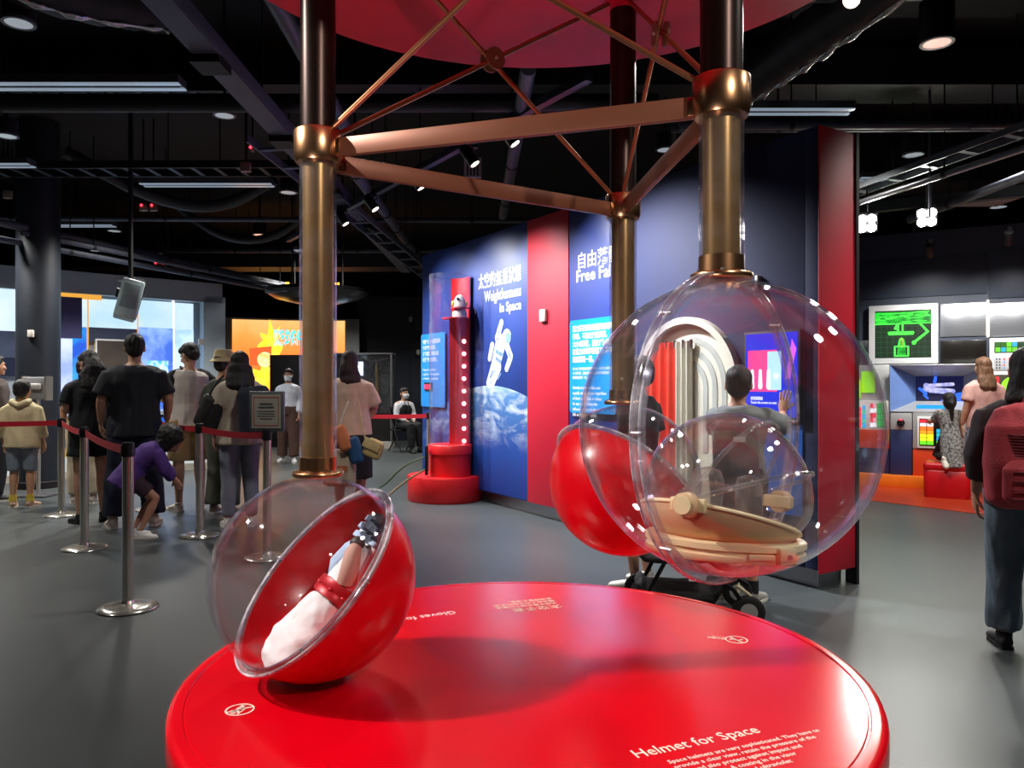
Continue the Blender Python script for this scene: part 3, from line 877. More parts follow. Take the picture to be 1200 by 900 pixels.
# blue text signs
def blue_sign(label, p0, p1, lines_fn, out=0.03):
    s0, z0 = W.pt(*p0); s1 = W.s_at(p1[0]); z1 = z0 + (p0[1] - p1[1]) / FPX * (W.A.y + W.u.y * (s0 + s1) / 2)
    t = thing('text_sign', label, 'sign', tuple(W.w((s0 + s1) / 2, z0, out)))
    ob('sign_plate', MB().prism(rrect(s0, z0, s1, z1, 0.03), 0.012, W.at(0, 0, out)), SKYBLUE, t)
    for a, b in ((s0 + .03, z0 + .03), (s1 - .03, z0 + .03), (s0 + .03, z1 - .03), (s1 - .03, z1 - .03)):
        ob('standoff', MB().cyl(W.w(a, b, 0.012), W.w(a, b, out + 0.014), 0.010, seg=10), CHROME, t)
    lines_fn(t, s0, z0, s1, z1, out + 0.0125)
    return t
def free_text(t, s0, z0, s1, z1, o):
    h = z1 - z0
    text('paragraph_print', '重力對於所有物體具有相同\n作用，不論它們的質量、\n大小或形狀，因此任何物體\n在重力的單獨影響下，降落\n速度都是一樣。', 0.060, WHITE, t, W.at(s0 + 0.045, z1 - 0.10, o), bold=0.0012, line=1.15, sx=0.80)
    text('paragraph_print', '重力对于所有物体具有相同作用，不论它们的质量、\n大小或形状，因此任何物体在重力的单独影响下，\n降落速度都是一样。', 0.030, WHITE, t, W.at(s0 + 0.045, z1 - 0.45, o), line=1.3, sx=0.85)
    text('paragraph_print', 'Gravity is a force that acts\nequally on all objects regardless\nof their mass, size or shape.\nSo any object under the\ninfluence of gravity alone\nfalls at the same speed.', 0.042, WHITE, t, W.at(s0 + 0.045, z1 - 0.62, o), line=1.15, sx=0.9)
blue_sign('bright blue text sign under the Free Fall heading', (672, 483), (726, 372), free_text)
def weight_text(t, s0, z0, s1, z1, o):
    text('paragraph_print', '物體作自由落體運動時\n會處於無重狀態。\n按下按鈕，觀察火箭\n模型下墜時的變化。', 0.062, WHITE, t, W.at(s0 + 0.05, z1 - 0.12, o), line=1.2, sx=0.8)
    text('paragraph_print', 'Objects in free fall are\nweightless. Press the button\nand watch the model drop.', 0.045, WHITE, t, W.at(s0 + 0.05, z1 - 0.46, o), line=1.2, sx=0.9)
    mb = MB(); W.slab(mb, s0 + 0.12, s0 + 0.33, z0 + 0.20, z0 + 0.30, o, o + 0.012)
    d = ob('led_display', mb, BLACK, t)
    for k in range(3):
        text('led_digit', '8', 0.085, glow('red led digits', '#ff2040', 2.5), d, W.at(s0 + 0.135 + 0.06 * k, z0 + 0.218, o + 0.013), bold=0.003)
blue_sign('bright blue text sign with red digits behind the drop tube', (497, 476), (525, 390), weight_text)

# drop tube exhibit
dc = Vector((-0.75, 8.70, 0)); tc_ = Vector((-0.69, 8.60, 0))
t = thing('drop_tube', 'red and clear drop tube with rocket model beside the partition', 'exhibit', tuple(dc))
REDP = mat('red plastic plinth', '#d81a20', 0.4, vary=0.04)
ob('base', MB().lathe([(0, 0), (0.42, 0), (0.43, 0.02), (0.43, 0.26), (0.42, 0.28), (0, 0.28)], dc, seg=64), REDP, t)
ob('pedestal', MB().lathe([(0, 0.28), (0.235, 0.28), (0.235, 0.52), (0.245, 0.525), (0.245, 0.62), (0.235, 0.63), (0, 0.63)], tc_, seg=48), REDP, t)
ZT = 2.517
ob('clear_tube', MB().lathe([(0.235, 0.60), (0.235, ZT), (0.229, ZT), (0.229, 0.60)], tc_, seg=48, closed=True), ACRYLT, t)
# red half shell inside the tube
rings_ = []
for rr_, flip in ((0.222, 0), (0.205, 1)):
    for z in ((0.63, ZT - 0.01) if not flip else (ZT - 0.01, 0.63)):
        rings_.append((rr_, z))
a0, a1 = R(2), R(92); n = 24
v = []; 
for rr_, z in rings_:
    v.append([tc_ + Vector((rr_ * math.cos(a0 + (a1 - a0) * i / n), rr_ * math.sin(a0 + (a1 - a0) * i / n), z)) for i in range(n + 1)])
mb = MB(); m_ = n + 1
fs = []
for i in range(4):
    for k in range(n):
        a = i * m_ + k; b = ((i + 1) % 4) * m_ + k
        fs.append((a, a + 1, b + 1, b))
mb.add([p for r_ in v for p in r_], fs, True)
mb.add([v[0][0], v[1][0], v[2][0], v[3][0]], [(0, 1, 2, 3)]); mb.add([v[0][-1], v[1][-1], v[2][-1], v[3][-1]], [(3, 2, 1, 0)])
ob('red_liner', mb, mat('red liner', '#e8262c', 0.5, vary=0.05), t)
mb = MB().bx((tc_.x - 0.01, tc_.y - 0.03, 0.63), (tc_.x + 0.205, tc_.y + 0.02, 2.02))
ob('red_backboard', mb, mat('red liner'), t)
for k in range(9):
    z = P(548, 400 + 14.6 * k, 8.57).z
    ob('led_dot', MB().ell((tc_.x + 0.155, tc_.y - 0.034, z), (0.020, 0.010, 0.020), seg=12, n=8), glow('white led dots', '#ffffff', 6), t)
ob('platform', MB().cyl((tc_.x + 0.06, tc_.y - 0.03, 2.02), (tc_.x + 0.06, tc_.y - 0.03, 2.035), 0.15, seg=32), REDP, t)
rk = MB().lathe([(0.0, 2.035), (0.085, 2.037), (0.080, 2.10), (0.06, 2.13), (0.0, 2.135)], (tc_.x + 0.11, tc_.y - 0.06, 0), seg=24)
t2 = thing('rocket_model', 'small white capsule model on the platform inside the drop tube', 'model', (tc_.x + 0.11, tc_.y - 0.06, 2.035))
ob('lower_stage', rk, PLASTICW, t2)
ob('disc', MB().cyl((tc_.x + 0.11, tc_.y - 0.06, 2.135), (tc_.x + 0.11, tc_.y - 0.06, 2.150), 0.10, seg=24), mat('model red', '#c04030', 0.5), t2)
ob('capsule', MB().lathe([(0.0, 2.15), (0.075, 2.15), (0.07, 2.20), (0.05, 2.26), (0.02, 2.29), (0.0, 2.295)], (tc_.x + 0.11, tc_.y - 0.06, 0), seg=24), PLASTICW, t2)
for s_ in (-1, 1):
    ob('side_tank', MB().ell((tc_.x + 0.11 + s_ * 0.07, tc_.y - 0.08, 2.19), (0.022, 0.02, 0.035)), mat('model yellow', '#d8b030', 0.5), t2)
ob('port', MB().ell((tc_.x + 0.09, tc_.y - 0.125, 2.24), (0.018, 0.012, 0.014)), BLACK, t2)
mb = MB().bx((-0.955, 8.42, 0.30), (-0.925, 8.50, 0.62))
ob('power_socket', mb, BLACK, t, bevel=0.005)
for i, (pts, lb) in enumerate((([(-0.955, 8.44, 0.50), (-1.2, 8.5, 0.40), (-1.5, 9.0, 0.10), (-1.7, 9.3, 0.012), (-1.95, 9.5, 0.012)], 'thin green cable drooping from the drop tube towards the cases'), ([(-0.955, 8.42, 0.36), (-1.15, 8.2, 0.26), (-1.35, 7.7, 0.08), (-1.45, 7.4, 0.012), (-1.6, 6.6, 0.012)], 'thin brown cable running forward over the floor from the drop tube'))):
    # smooth the run of the cable
    q = [Vector(p) for p in pts]
    for _ in range(3):
        q = [q[0]] + [x for a, b in zip(q, q[1:]) for x in (a * 0.75 + b * 0.25, a * 0.25 + b * 0.75)] + [q[-1]]
    ob('floor_cable', MB().tube(q, 0.010, 6), mat('cable %d' % i, ('#3d5a34', '#6a5a30')[i], 0.6), label=lb, cat='cable')

# arched niche with curtain
sA, sB = W.s_at(753), W.s_at(872); mid = (sA + sB) / 2; hw = (sB - sA) / 2
arch_top = 1.80; sp = arch_top - hw
ar = thing('capsule_arch', 'white arched niche with red and white curtain on the partition', 'niche', tuple(W.w(mid, 0.35, 0.02)))
CREAM = mat('cream niche plastic', '#e6e2d0', 0.45, vary=0.04)
def arch_ring(r0, r1, z0, o0, o1, m, name):
    out = [(mid + r1, z0)] + [(mid + r1 * math.cos(R(a)), sp + r1 * math.sin(R(a))) for a in range(0, 181, 6)] + [(mid - r1, z0)]
    inn = [(mid - r0, z0)] + [(mid + r0 * math.cos(R(a)), sp + r0 * math.sin(R(a))) for a in range(180, -1, -6)] + [(mid + r0, z0)]
    k = len(out); mb = MB()
    P2 = out + inn[::-1]
    for i in range(k - 1):
        a, b = out[i], out[i + 1]; c, d = inn[::-1][i + 1], inn[::-1][i]
        mb.prism([a, b, c, d], o1 - o0, W.at(0, 0, o0))
    return ob(name, mb, m, ar)
back = [(mid + hw * 0.98 * math.cos(R(a)), sp + hw * 0.98 * math.sin(R(a))) for a in range(0, 181, 6)]
ob('back_panel', MB().prism([(mid + hw * .98, 0.35)] + back + [(mid - hw * .98, 0.35)], 0.004, W.at(0, 0, 0.013)), CREAM, ar)
arch_ring(hw - 0.05, hw, 0.35, 0.012, 0.07, CREAM, 'arch_frame')
for k, r_ in enumerate((0.16, 0.25, 0.34)):
    arch_ring(r_, r_ + 0.045, 0.80, 0.017, 0.022, mat('grey niche ribs', '#b9bdb6', 0.5), 'rib')
mb = MB(); W.slab(mb, mid - hw + 0.05, mid + hw - 0.05, 0.35, 0.40, 0.017, 0.07); ob('sill', mb, CREAM, ar)
def curtain(s0, s1, m, name, folds):
    n = folds * 6; v = []; f = []
    for i in range(n + 1):
        s = s0 + (s1 - s0) * i / n; d = 0.045 + 0.018 * math.sin(i / 6 * 2 * PI)
        ztop = sp + math.sqrt(max(0.0, (hw - 0.10) ** 2 - (s - mid) ** 2))
        for o in (d, d + 0.004):
            v += [W.w(s, 0.42, o), W.w(s, min(ztop, 1.62), o)]
    for i in range(n):
        a = i * 4
        f += [(a + 2, a + 6, a + 7, a + 3), (a, a + 1, a + 5, a + 4), (a + 1, a + 3, a + 7, a + 5)]
    return ob(name, MB().add(v, f, True), m, ar)
curtain(mid - hw + 0.06, mid - hw * 0.18, mat('red curtain', '#f03a20', 0.6, vary=0.05), 'red_curtain', 4)
wc_ = curtain(mid - hw * 0.17, mid + hw * 0.14, mat('white strip curtain', '#d6d2c2', 0.6, vary=0.04), 'white_curtain', 3)
for k in range(4):
    s = mid - hw * 0.35 + k * 0.085
    ob('curtain_hook', MB().box(W.w(s, 1.60, 0.055), (0.02, 0.02, 0.06)), STEEL, ar)

# interactive screen right of the arch
s0, s1 = W.s_at(880), W.s_at(941); z1 = W.pt(905, 391)[1]; z0 = W.pt(905, 488)[1]
tv = thing('touch_screen', 'blue touch screen with pink pictures beside the arched niche', 'screen', tuple(W.w((s0 + s1) / 2, z0, 0.02)))
mb = MB(); W.slab(mb, s0 - 0.015, s1 + 0.015, z0 - 0.015, z1 + 0.015, 0.012, 0.05); ob('frame', mb, BLACK, tv, bevel=0.004)
mb = MB(); W.slab(mb, s0, s1, z0, z1, 0.05, 0.052); ob('display', mb, glow('blue display', '#0a28d8', 0.75), tv)
dw = s1 - s0; dh = z1 - z0
mb = MB()
mb.prism(rrect(s0 + 0.05 * dw, z0 + dh * 0.30, s0 + 0.62 * dw, z0 + dh * 0.80, 0.004), 0.001, W.at(0, 0, 0.052)); ob('picture', mb, glow('display pink', '#f03a86', 0.9), tv)
mb = MB().prism(rrect(s0 + 0.44 * dw, z0 + dh * 0.32, s0 + 0.70 * dw, z0 + dh * 0.78, 0.004), 0.001, W.at(0, 0, 0.053)); ob('picture', mb, glow('display pale', '#a9d4f4', 0.9), tv)
for k in range(3):
    mb = MB().prism(capsule((s0 + (0.14 + 0.16 * k) * dw, z0 + dh * 0.36), (s0 + (0.14 + 0.16 * k) * dw, z0 + dh * 0.55), 0.018, 0.012), 0.001, W.at(0, 0, 0.054)); ob('rocket_picture', mb, glow('display white', '#f5e8f0', 0.9), tv)
mb = MB().prism([(s0 + .78 * dw, z0 + .45 * dh), (s0 + .86 * dw, z0 + .45 * dh), (s0 + .98 * dw, z0 + .80 * dh), (s0 + .90 * dw, z0 + .92 * dh)], 0.001, W.at(0, 0, 0.053)); ob('picture', mb, glow('display magenta', '#d05ad8', 0.9), tv)
text('caption_print', '按螢幕開始\nTouch the screen to start', 0.026, glow('display text', '#e8ecff', 1.0), tv, W.at(s0 + 0.10 * dw, z0 + dh * 0.20, 0.0525), sx=0.8)
mb = MB(); W.slab(mb, s0 - 0.02, W.len - 0.11, 0.45, z0 - 0.05, 0.012, 0.020)
ob('lower_panel', mb, mat('mid blue panel', '#2a5fb4', 0.4, vary=0.08), tv)
# ------------------------------------------------------------------ control room wall at the right
K = Wall((4.70, 10.19), (6.16, 9.30))
K0, K1, KH = -2.6, 4.2, 3.25
kw = MB(); K.slab(kw, K0, K1, 0.0, KH, 0.0, -0.15)
NAVYW = mat('dark slate wall paint', '#3b4456', 0.5, vary=0.06, scale=1)
kwall = struct('wall_control', kw, NAVYW)
PANEL = mat('brushed aluminium panel', '#a9adb4', 0.30, metal=0.75, vary=0.05, scale=3, stretch=(1, 1, 25))
PANELD = mat('dark glossy panel', '#23211f', 0.22, metal=0.3, vary=0.1)
LGREY = mat('light grey console metal', '#b9bcbc', 0.38, metal=0.35, vary=0.05)
WFRAME = mat('white monitor frame', '#e8eaec', 0.35, vary=0.02)
def krect(mb, p0, p1, o0, o1):
    s0, za = K.pt(*p0); s1, zb = K.pt(*p1)
    K.slab(mb, s0, s1, min(za, zb), max(za, zb), o0, o1); return s0, min(za, zb), s1, max(za, zb)
def kpart(name, p0, p1, o0, o1, m, parent, bevel=0.004):
    mb = MB(); r = krect(mb, p0, p1, o0, o1); o = ob(name, mb, m, parent, bevel=bevel); return o, r
for p0, p1, m in (((1102, 395), (1157, 354), PANEL), ((1158.5, 395), (1240, 352), PANEL), ((1102, 427), (1156, 398), PANELD), ((1008, 427), (1019, 399), PANEL), ((1000, 352), (1157, 296), NAVYW), ((1158.5, 350), (1240, 288), NAVYW), ((930, 427), (1007, 399), PANEL), ((930, 397), (1007, 352), PANEL)):
    kpart('steel_panel', p0, p1, 0.002, 0.02, m, kwall)
for px in (1157.6,):
    mb = MB(); s, z = K.pt(px, 395); K.slab(mb, s - 0.012, s + 0.012, z, K.pt(px, 352)[1], 0.0, 0.03); ob('light_strip', mb, glow('warm strip light', '#fff2d8', 2.2), kwall)
# big monitor
t = thing('radar_monitor', 'large square monitor showing a green spacecraft diagram', 'monitor', tuple(K.w(*K.pt(1060, 427), 0.05)))
_, (s0, z0, s1, z1) = kpart('frame', (1019.5, 427), (1100, 356), 0.0, 0.14, WFRAME, t, 0.01)
b = 0.075
GD = glow('dark green display', '#07200c', 0.8, '#0d2c14', 5)
GL = glow('green trace', '#3cf03a', 1.5)
GM2 = glow('green fill', '#16c02a', 0.9, '#0a6a1a', 12)
mb = MB(); K.slab(mb, s0 + b, s1 - b, z0 + b, z1 - b, 0.14, 0.142); scr = ob('display', mb, GD, t)
x0, x1, y0, y1 = s0 + b, s1 - b, z0 + b, z1 - b; w_, h_ = x1 - x0, y1 - y0
def gx_(f): return x0 + w_ * f
def gz_(f): return y0 + h_ * f
mb = MB()
for k in range(1, 9):
    mb.prism([(gx_(k / 9) - .002, y0), (gx_(k / 9) + .002, y0), (gx_(k / 9) + .002, gz_(.7)), (gx_(k / 9) - .002, gz_(.7))], 0.001, K.at(0, 0, 0.142))
for k in range(1, 7):
    mb.prism([(x0, gz_(k / 9) - .002), (x1, gz_(k / 9) - .002), (x1, gz_(k / 9) + .002), (x0, gz_(k / 9) + .002)], 0.001, K.at(0, 0, 0.142))
ob('grid_lines', mb, glow('grid green', '#2a5a36', 0.7), scr)
mb = MB().prism([(x0, gz_(.73)), (x1, gz_(.73)), (x1, gz_(.97)), (x0, gz_(.97))], 0.001, K.at(0, 0, 0.142)); ob('station_hull', mb, GM2, scr)
mb = MB()
random.seed(3)
for k in range(34):
    a = random.random() * .85; l = .04 + random.random() * .16; z = .74 + random.random() * .22
    mb.prism([(gx_(a), gz_(z)), (gx_(min(1, a + l)), gz_(z)), (gx_(min(1, a + l)), gz_(z + .012)), (gx_(a), gz_(z + .012))], 0.0015, K.at(0, 0, 0.1425))
def gline(p, q, r): mb.prism(capsule((gx_(p[0]), gz_(p[1])), (gx_(q[0]), gz_(q[1])), r, n=4), 0.0015, K.at(0, 0, 0.1425))
gline((0, .72), (1, .72), .006)
gline((.42, .72), (.42, .50), .010); gline((.50, .72), (.50, .50), .010)
gline((.26, .53), (.68, .53), .016); gline((.26, .50), (.68, .50), .010)
gline((.40, .70), (.36, .62), .010); gline((.36, .62), (.42, .60), .010)
gline((.80, .72), (.94, .54), .012); gline((.94, .54), (.70, .32), .014); gline((.70, .32), (.70, .31), .024)
gline((.85, .95), (.93, .93), .008); gline((.93, .93), (.88, .88), .008); gline((.88, .88), (.96, .88), .008)
gline((.36, .04), (.36, .24), .008); gline((.60, .04), (.60, .24), .008); gline((.36, .24), (.60, .24), .008); gline((.36, .04), (.60, .04), .008)
gline((.43, .24), (.45, .38), .010); gline((.53, .24), (.51, .38), .010); gline((.45, .38), (.48, .41), .010); gline((.51, .38), (.48, .41), .010)
ob('trace_lines', mb, GL, scr)
mb = MB().prism([(gx_(.40), gz_(.05)), (gx_(.56), gz_(.05)), (gx_(.54), gz_(.32)), (gx_(.42), gz_(.32))], 0.001, K.at(0, 0, 0.142)); ob('ship_fill', mb, GM2, scr)
mb = MB().prism([(gx_(.475), gz_(.22)), (gx_(.49), gz_(.22)), (gx_(.49), gz_(.42)), (gx_(.475), gz_(.42))], 0.002, K.at(0, 0, 0.1425)); ob('red_trace', mb, glow('red trace', '#e04020', 1.2), scr)
# console with recessed docking view
t = thing('control_console', 'grey steel console bay with a recessed blue docking picture', 'console', tuple(K.w(*K.pt(1090, 560), 0.1)))
s0 = K.s_at(1046); s1 = K.s_at(1158); zt = K.pt(1100, 428)[1]; zb = K.pt(1100, 482)[1]; D = 0.34
si0 = K.s_at(1073.5); si1 = K.s_at(1129); zi0 = K.pt(1100, 470)[1]; zi1 = K.pt(1100, 441)[1]
def quad(pts, m, name, th=0.004):
    a, b, c, d = [K.w(*p) for p in pts]; n = (b - a).cross(d - a).normalized() * th
    mb = MB().add([a, b, c, d, a - n, b - n, c - n, d - n], [(0, 1, 2, 3), (7, 6, 5, 4), (0, 4, 5, 1), (1, 5, 6, 2), (2, 6, 7, 3), (3, 7, 4, 0)])
    return ob(name, mb, m, t)
quad([(s0, zb, D), (si0, zi0, .02), (si0, zi1, .02), (s0, zt, D)], mat('pale blue console cheek', '#6f8fd0', 0.4, vary=0.05), 'left_cheek')
quad([(si1, zi0, .02), (s1, zb, D), (s1, zt, D), (si1, zi1, .02)], LGREY, 'right_cheek')
quad([(si0, zi1, .02), (si1, zi1, .02), (s1, zt, D), (s0, zt, D)], LGREY, 'hood')
quad([(s0, zb, D), (s1, zb, D), (si1, zi0, .02), (si0, zi0, .02)], LGREY, 'shelf')
mb = MB(); K.slab(mb, si0, si1, zi0, zi1, 0.021, 0.026); dsp = ob('display', mb, glow('deep blue display', '#0d1030', 0.9), t)
iw, ih = si1 - si0, zi1 - zi0
mb = MB()
for a, b, r in (((.20, .62), (.78, .68), .022), ((.20, .48), (.78, .40), .030), ((.22, .50), (.22, .66), .025), ((.30, .40), (.60, .36), .02)):
    mb.prism(capsule((si0 + iw * a[0], zi0 + ih * a[1]), (si0 + iw * b[0], zi0 + ih * b[1]), r, n=4), 0.001, K.at(0, 0, 0.026))
ob('station_picture', mb, glow('station grey', '#b8b4d8', 0.9, '#7078b8', 20), dsp)
mb = MB()
for a, b, r in (((.08, .50), (.22, .30), .018), ((.40, .75), (.42, .95), .018), ((.18, .25), (.25, .12), .015)):
    mb.prism(capsule((si0 + iw * a[0], zi0 + ih * a[1]), (si0 + iw * b[0], zi0 + ih * b[1]), r, n=4), 0.001, K.at(0, 0, 0.026))
mb.prism([(si0 + iw * .5, zi0)] + [(si0 + iw * (.5 + .5 * i / 10), zi0 + ih * .36 * math.sin(i / 10 * PI / 2)) for i in range(1, 11)] + [(si1, zi0)], 0.001, K.at(0, 0, 0.026))
ob('planet_picture', mb, glow('planet blue', '#2a62e8', 0.9), dsp)
sg0, zg0, sg1, zg1 = K.s_at(1077), zb + 0.008, K.s_at(1108), zb + 0.01
mb = MB(); mb.box(K.w((K.s_at(1076) + K.s_at(1110)) / 2, zb + 0.05, 0.22), (0.34, 0.10, 0.012), K.M.to_3x3() @ Matrix.Rotation(R(35), 3, 'X')); ob('caption_plate', mb, SKYBLUE, t)
# lower console fronts
zf1 = zb; 
def kfront(name, pxa, pxb, ya, yb, m, o=D, parent=None, bevel=0.004):
    mb = MB(); za = K.pt((pxa + pxb) / 2, ya)[1]; zb_ = K.pt((pxa + pxb) / 2, yb)[1]
    K.slab(mb, K.s_at(pxa), K.s_at(pxb), min(za, zb_), max(za, zb_), 0.0, o)
    return ob(name, mb, m, parent if parent is not None else t, bevel=bevel)
kfront('steel_front', 1046.5, 1071, 483, 502, LGREY)
kfront('navy_front', 1046.5, 1071, 502.5, 555, mat('navy cabinet', '#25305c', 0.45, vary=0.06))
kfront('steel_front', 1072, 1158, 483, 525, LGREY)
kfront('orange_front', 1072, 1130, 525.5, 560, mat('red orange cabinet', '#d0401e', 0.4, vary=0.05))
kfront('navy_front', 1131, 1158, 525.5, 560, mat('navy cabinet'))
sj, zj = K.pt(1058.5, 494)
j = ob('joystick_base', MB().cyl(K.w(sj, zj, D), K.w(sj, zj, D + 0.02), 0.045, seg=20), BLACK, t)
ob('joystick', MB().cyl(K.w(sj, zj, D + 0.02), K.w(sj, zj + 0.01, D + 0.10), 0.022, 0.03, seg=16), BLACK, j)
ob('joystick_button', MB().ell(K.w(sj, zj + 0.035, D + 0.10), (0.03, 0.03, 0.02), seg=12, n=8), mat('pink button', '#d8506a', 0.4), j)
# key panel with coloured blocks
def blocks(parent, pxa, pxb, ya, yb, o, rows, cols, colours, name='button', gap=0.12, keep=1.0):
    za = K.pt((pxa + pxb) / 2, yb)[1]; zc = K.pt((pxa + pxb) / 2, ya)[1]; sa, sb = K.s_at(pxa), K.s_at(pxb)
    for r_ in range(rows):
        for c in range(cols):
            if random.random() > keep: continue
            f0 = sa + (sb - sa) * (c + gap / 2) / cols; f1 = sa + (sb - sa) * (c + 1 - gap / 2) / cols
            g1 = zc + (za - zc) * (r_ + gap / 2) / rows; g0 = zc + (za - zc) * (r_ + 1 - gap / 2) / rows
            mb = MB(); K.slab(mb, f0, f1, g0, g1, o, o + 0.006)
            cc = colours[r_ % len(colours)]
            if isinstance(cc, list): cc = cc[c % len(cc)]
            ob(name, mb, glow('lit key ' + cc, cc, 1.0), parent)
kp = kfront('key_panel', 1077, 1108, 487, 523, WFRAME, D + 0.02)
kfront('key_field', 1079.5, 1106, 489.5, 520.5, PANELD, D + 0.024, kp)
blocks(kp, 1080, 1096, 490, 519, D + 0.024, 7, 2, ['#c02030', '#d8d0d8', '#e06a20', '#f08a20', '#f0e020', '#d8e820', '#60e020'])
blocks(kp, 1099, 1105.5, 501, 519, D + 0.024, 4, 2, ['#2098c8', '#20a0a8', '#2080c0', '#58c040'])
# left lower console (seen beside the helmet sphere)
t = thing('left_console', 'grey console with lime display and red green keys left of the joystick', 'console', tuple(K.w(*K.pt(1025, 560), 0.1)))
kfront('steel_body', 985, 1044, 428, 473, LGREY, 0.20)
kfront('lime_display', 1012, 1027.5, 435.5, 460, glow('lime display', '#8cd81e', 0.95), 0.215)
kfront('lime_display', 1000, 1011, 445, 466, glow('lime display'), 0.215)
kp = kfront('key_panel', 985, 1045, 469, 502, WFRAME, 0.30)
kfront('navy_front', 985, 1046, 502, 556, mat('navy cabinet'), 0.28)
kfront('orange_front', 1000, 1045, 502, 523, mat('red orange cabinet'), 0.31)
blocks(kp, 1031, 1039, 472, 499.5, 0.30, 8, 3, ['#20c050', '#18a040'], keep=.95)
blocks(kp, 1023, 1030, 472, 499.5, 0.30, 5, 2, [['#e03040', '#f0a0b0'], '#f0e8ee', ['#d02838', '#e84050']])
blocks(kp, 1003, 1009, 475, 490, 0.30, 2, 1, ['#30343c'])
blocks(kp, 1010, 1013, 476, 500, 0.30, 4, 1, ['#e03040']); blocks(kp, 1014, 1018, 474, 500, 0.30, 5, 1, ['#2a98d0', '#30b0a0'])
# right display rack
t = thing('display_rack', 'white rack of green map and radar displays at far right', 'display', tuple(K.w(*K.pt(1180, 470), 0.05)))
kfront('frame', 1159.5, 1232, 396, 471, WFRAME, 0.10, bevel=0.008)
m1 = kfront('map_display', 1165, 1228, 400.5, 413.5, glow('olive display', '#1a3a10', 0.8), 0.106)
blocks(m1, 1166, 1192, 401, 413, 0.106, 2, 4, [['#2a5a18', '#2a5a18', '#64c428', '#2a98d0'], ['#64c428', '#2a98d0', '#64c428', '#58b424']], 'map_cell', keep=.9)
m1 = kfront('switch_panel', 1164, 1228, 418, 434, mat('grey switch panel', '#b4b8bc', 0.4), 0.11)
blocks(m1, 1166, 1173, 419.5, 433, 0.11, 4, 2, ['#30343c'], 'switch', gap=.5); blocks(m1, 1175, 1178, 419.5, 433, 0.11, 4, 1, ['#d04050', '#60a0d0'], 'lamp', gap=.4)
blocks(m1, 1181, 1196, 419, 424, 0.11, 1, 1, ['#d01828'], 'red_bar'); blocks(m1, 1182, 1186, 426, 433, 0.11, 2, 1, ['#e8e0d8', '#e0a060'], 'lamp')
m1 = kfront('radar_display', 1165, 1228, 439, 467, glow('brown display', '#3a3420', 0.8), 0.106)
s, z = K.pt(1190, 453); mb = MB()
mb.prism(ellipse(s, z, 0.15, 0.13), 0.002, K.at(0, 0, 0.106)); ob('radar_disc', mb, glow('radar lime', '#86e01e', 1.0), m1)
blocks(m1, 1165.5, 1171, 440, 467, 0.106, 1, 1, ['#e02830'], 'red_bar')
kfront('rack_base', 1159.5, 1232, 472, 560, LGREY, 0.25)
# orange ledge and floor zone
mb = MB(); K.slab(mb, K0, K1, 0.0, K.pt(1050, 553)[1], 0.0, 0.40); 
struct('trim_1', mb, mat('orange ledge paint', '#e8791a', 0.4, vary=0.05), bevel=0.01)  # one even orange colour
a = F(1007, 585); b = F(1150, 603); d = (b - a).normalized()
mb = MB(); q0 = a - d * 2.6; q1 = a + d * 3.6
fz = [(q0.x, q0.y), (q1.x, q1.y), tuple(K.w(K1, 0, 0.0).xy), tuple(K.w(K0, 0, 0.0).xy)]
mb.add([(x, y, 0.0) for x, y in fz] + [(x, y, 0.006) for x, y in fz], [(3, 2, 1, 0), (4, 5, 6, 7), (0, 1, 5, 4), (1, 2, 6, 5), (2, 3, 7, 6), (3, 0, 4, 7)])
struct('floor_orange', mb, ORED)
# red stool
cs = Vector((5.02, 8.86, 0.006)); d = K.u
t = thing('red_stool', 'red vinyl cube stool with a girl kneeling on it', 'stool', tuple(cs), math.atan2(d.y, d.x))
ST = mat('red vinyl', '#c8141e', 0.32, vary=0.04)
ob('seat', MB().bx((-0.24, -0.22, 0.30), (0.24, 0.22, 0.40)), ST, t, bevel=0.04, bseg=4, local=True)
mb = MB().rings([[Vector((x, y, z)) for x, y in rrect(-k, -k * .92, k, k * .92, 0.06)] for k, z in ((0.225, 0.0), (0.232, 0.02), (0.238, 0.30), (0.230, 0.31))])
ob('body', mb, ST, t, local=True)

# ------------------------------------------------------------------ left: lit theatre wall of panels
L = Wall((-7.2, 10.8), (-5.08, 12.7))
lw = MB(); L.slab(lw, -3.0, L.len + 0.02, 0.0, L.pt(120, 333)[1] + 0.06, -0.05, -0.25)
lwall = struct('wall_theatre', lw, GREYW)
ltop = 2.74
mb = MB(); L.slab(mb, -3.0, L.len + 0.25, ltop - 0.10, ltop + 0.22, -0.05, 0.12); ob('fascia', mb, mat('pale grey fascia', '#aab4ba', 0.5, vary=0.04), lwall)
mb = MB(); L.slab(mb, L.len - 0.06, L.len + 0.30, 0.0, ltop, -0.05, 0.12); ob('end_post', mb, mat('pale grey post', '#b4c2ca', 0.5, vary=0.04), lwall)
mb = MB(); s, z = L.pt(232, 401); L.slab(mb, s - 0.04, s + 0.04, z - 0.05, z + 0.05, 0.12, 0.15); ob('wall_socket', mb, PLASTICW, lwall)
PALE = glow('pale lit panel', '#b8dcf4', 0.62, '#eaf6ff', 1.0)
WARM = glow('warm frame light', '#d89a3a', 0.7)
def lpan(p0, p1, m, o=0.02, name='lit_panel', parent=None):
    s0, za = L.pt(*p0); s1 = L.s_at(p1[0]); zb_ = za + (p0[1] - p1[1]) / FPX * (L.A.y + L.u.y * (s0 + s1) / 2)
    mb = MB(); L.slab(mb, s0, s1, min(za, zb_), max(za, zb_), -0.04, o); return ob(name, mb, m, parent if parent else lwall)
lpan((-60, 385), (18, 333), PALE); lpan((-60, 418), (18, 386), mat('slate panel', '#39435a', 0.4), name='slate_panel'); lpan((-60, 440), (18, 419), mat('dark slate panel', '#1a2236', 0.3), name='slate_panel')
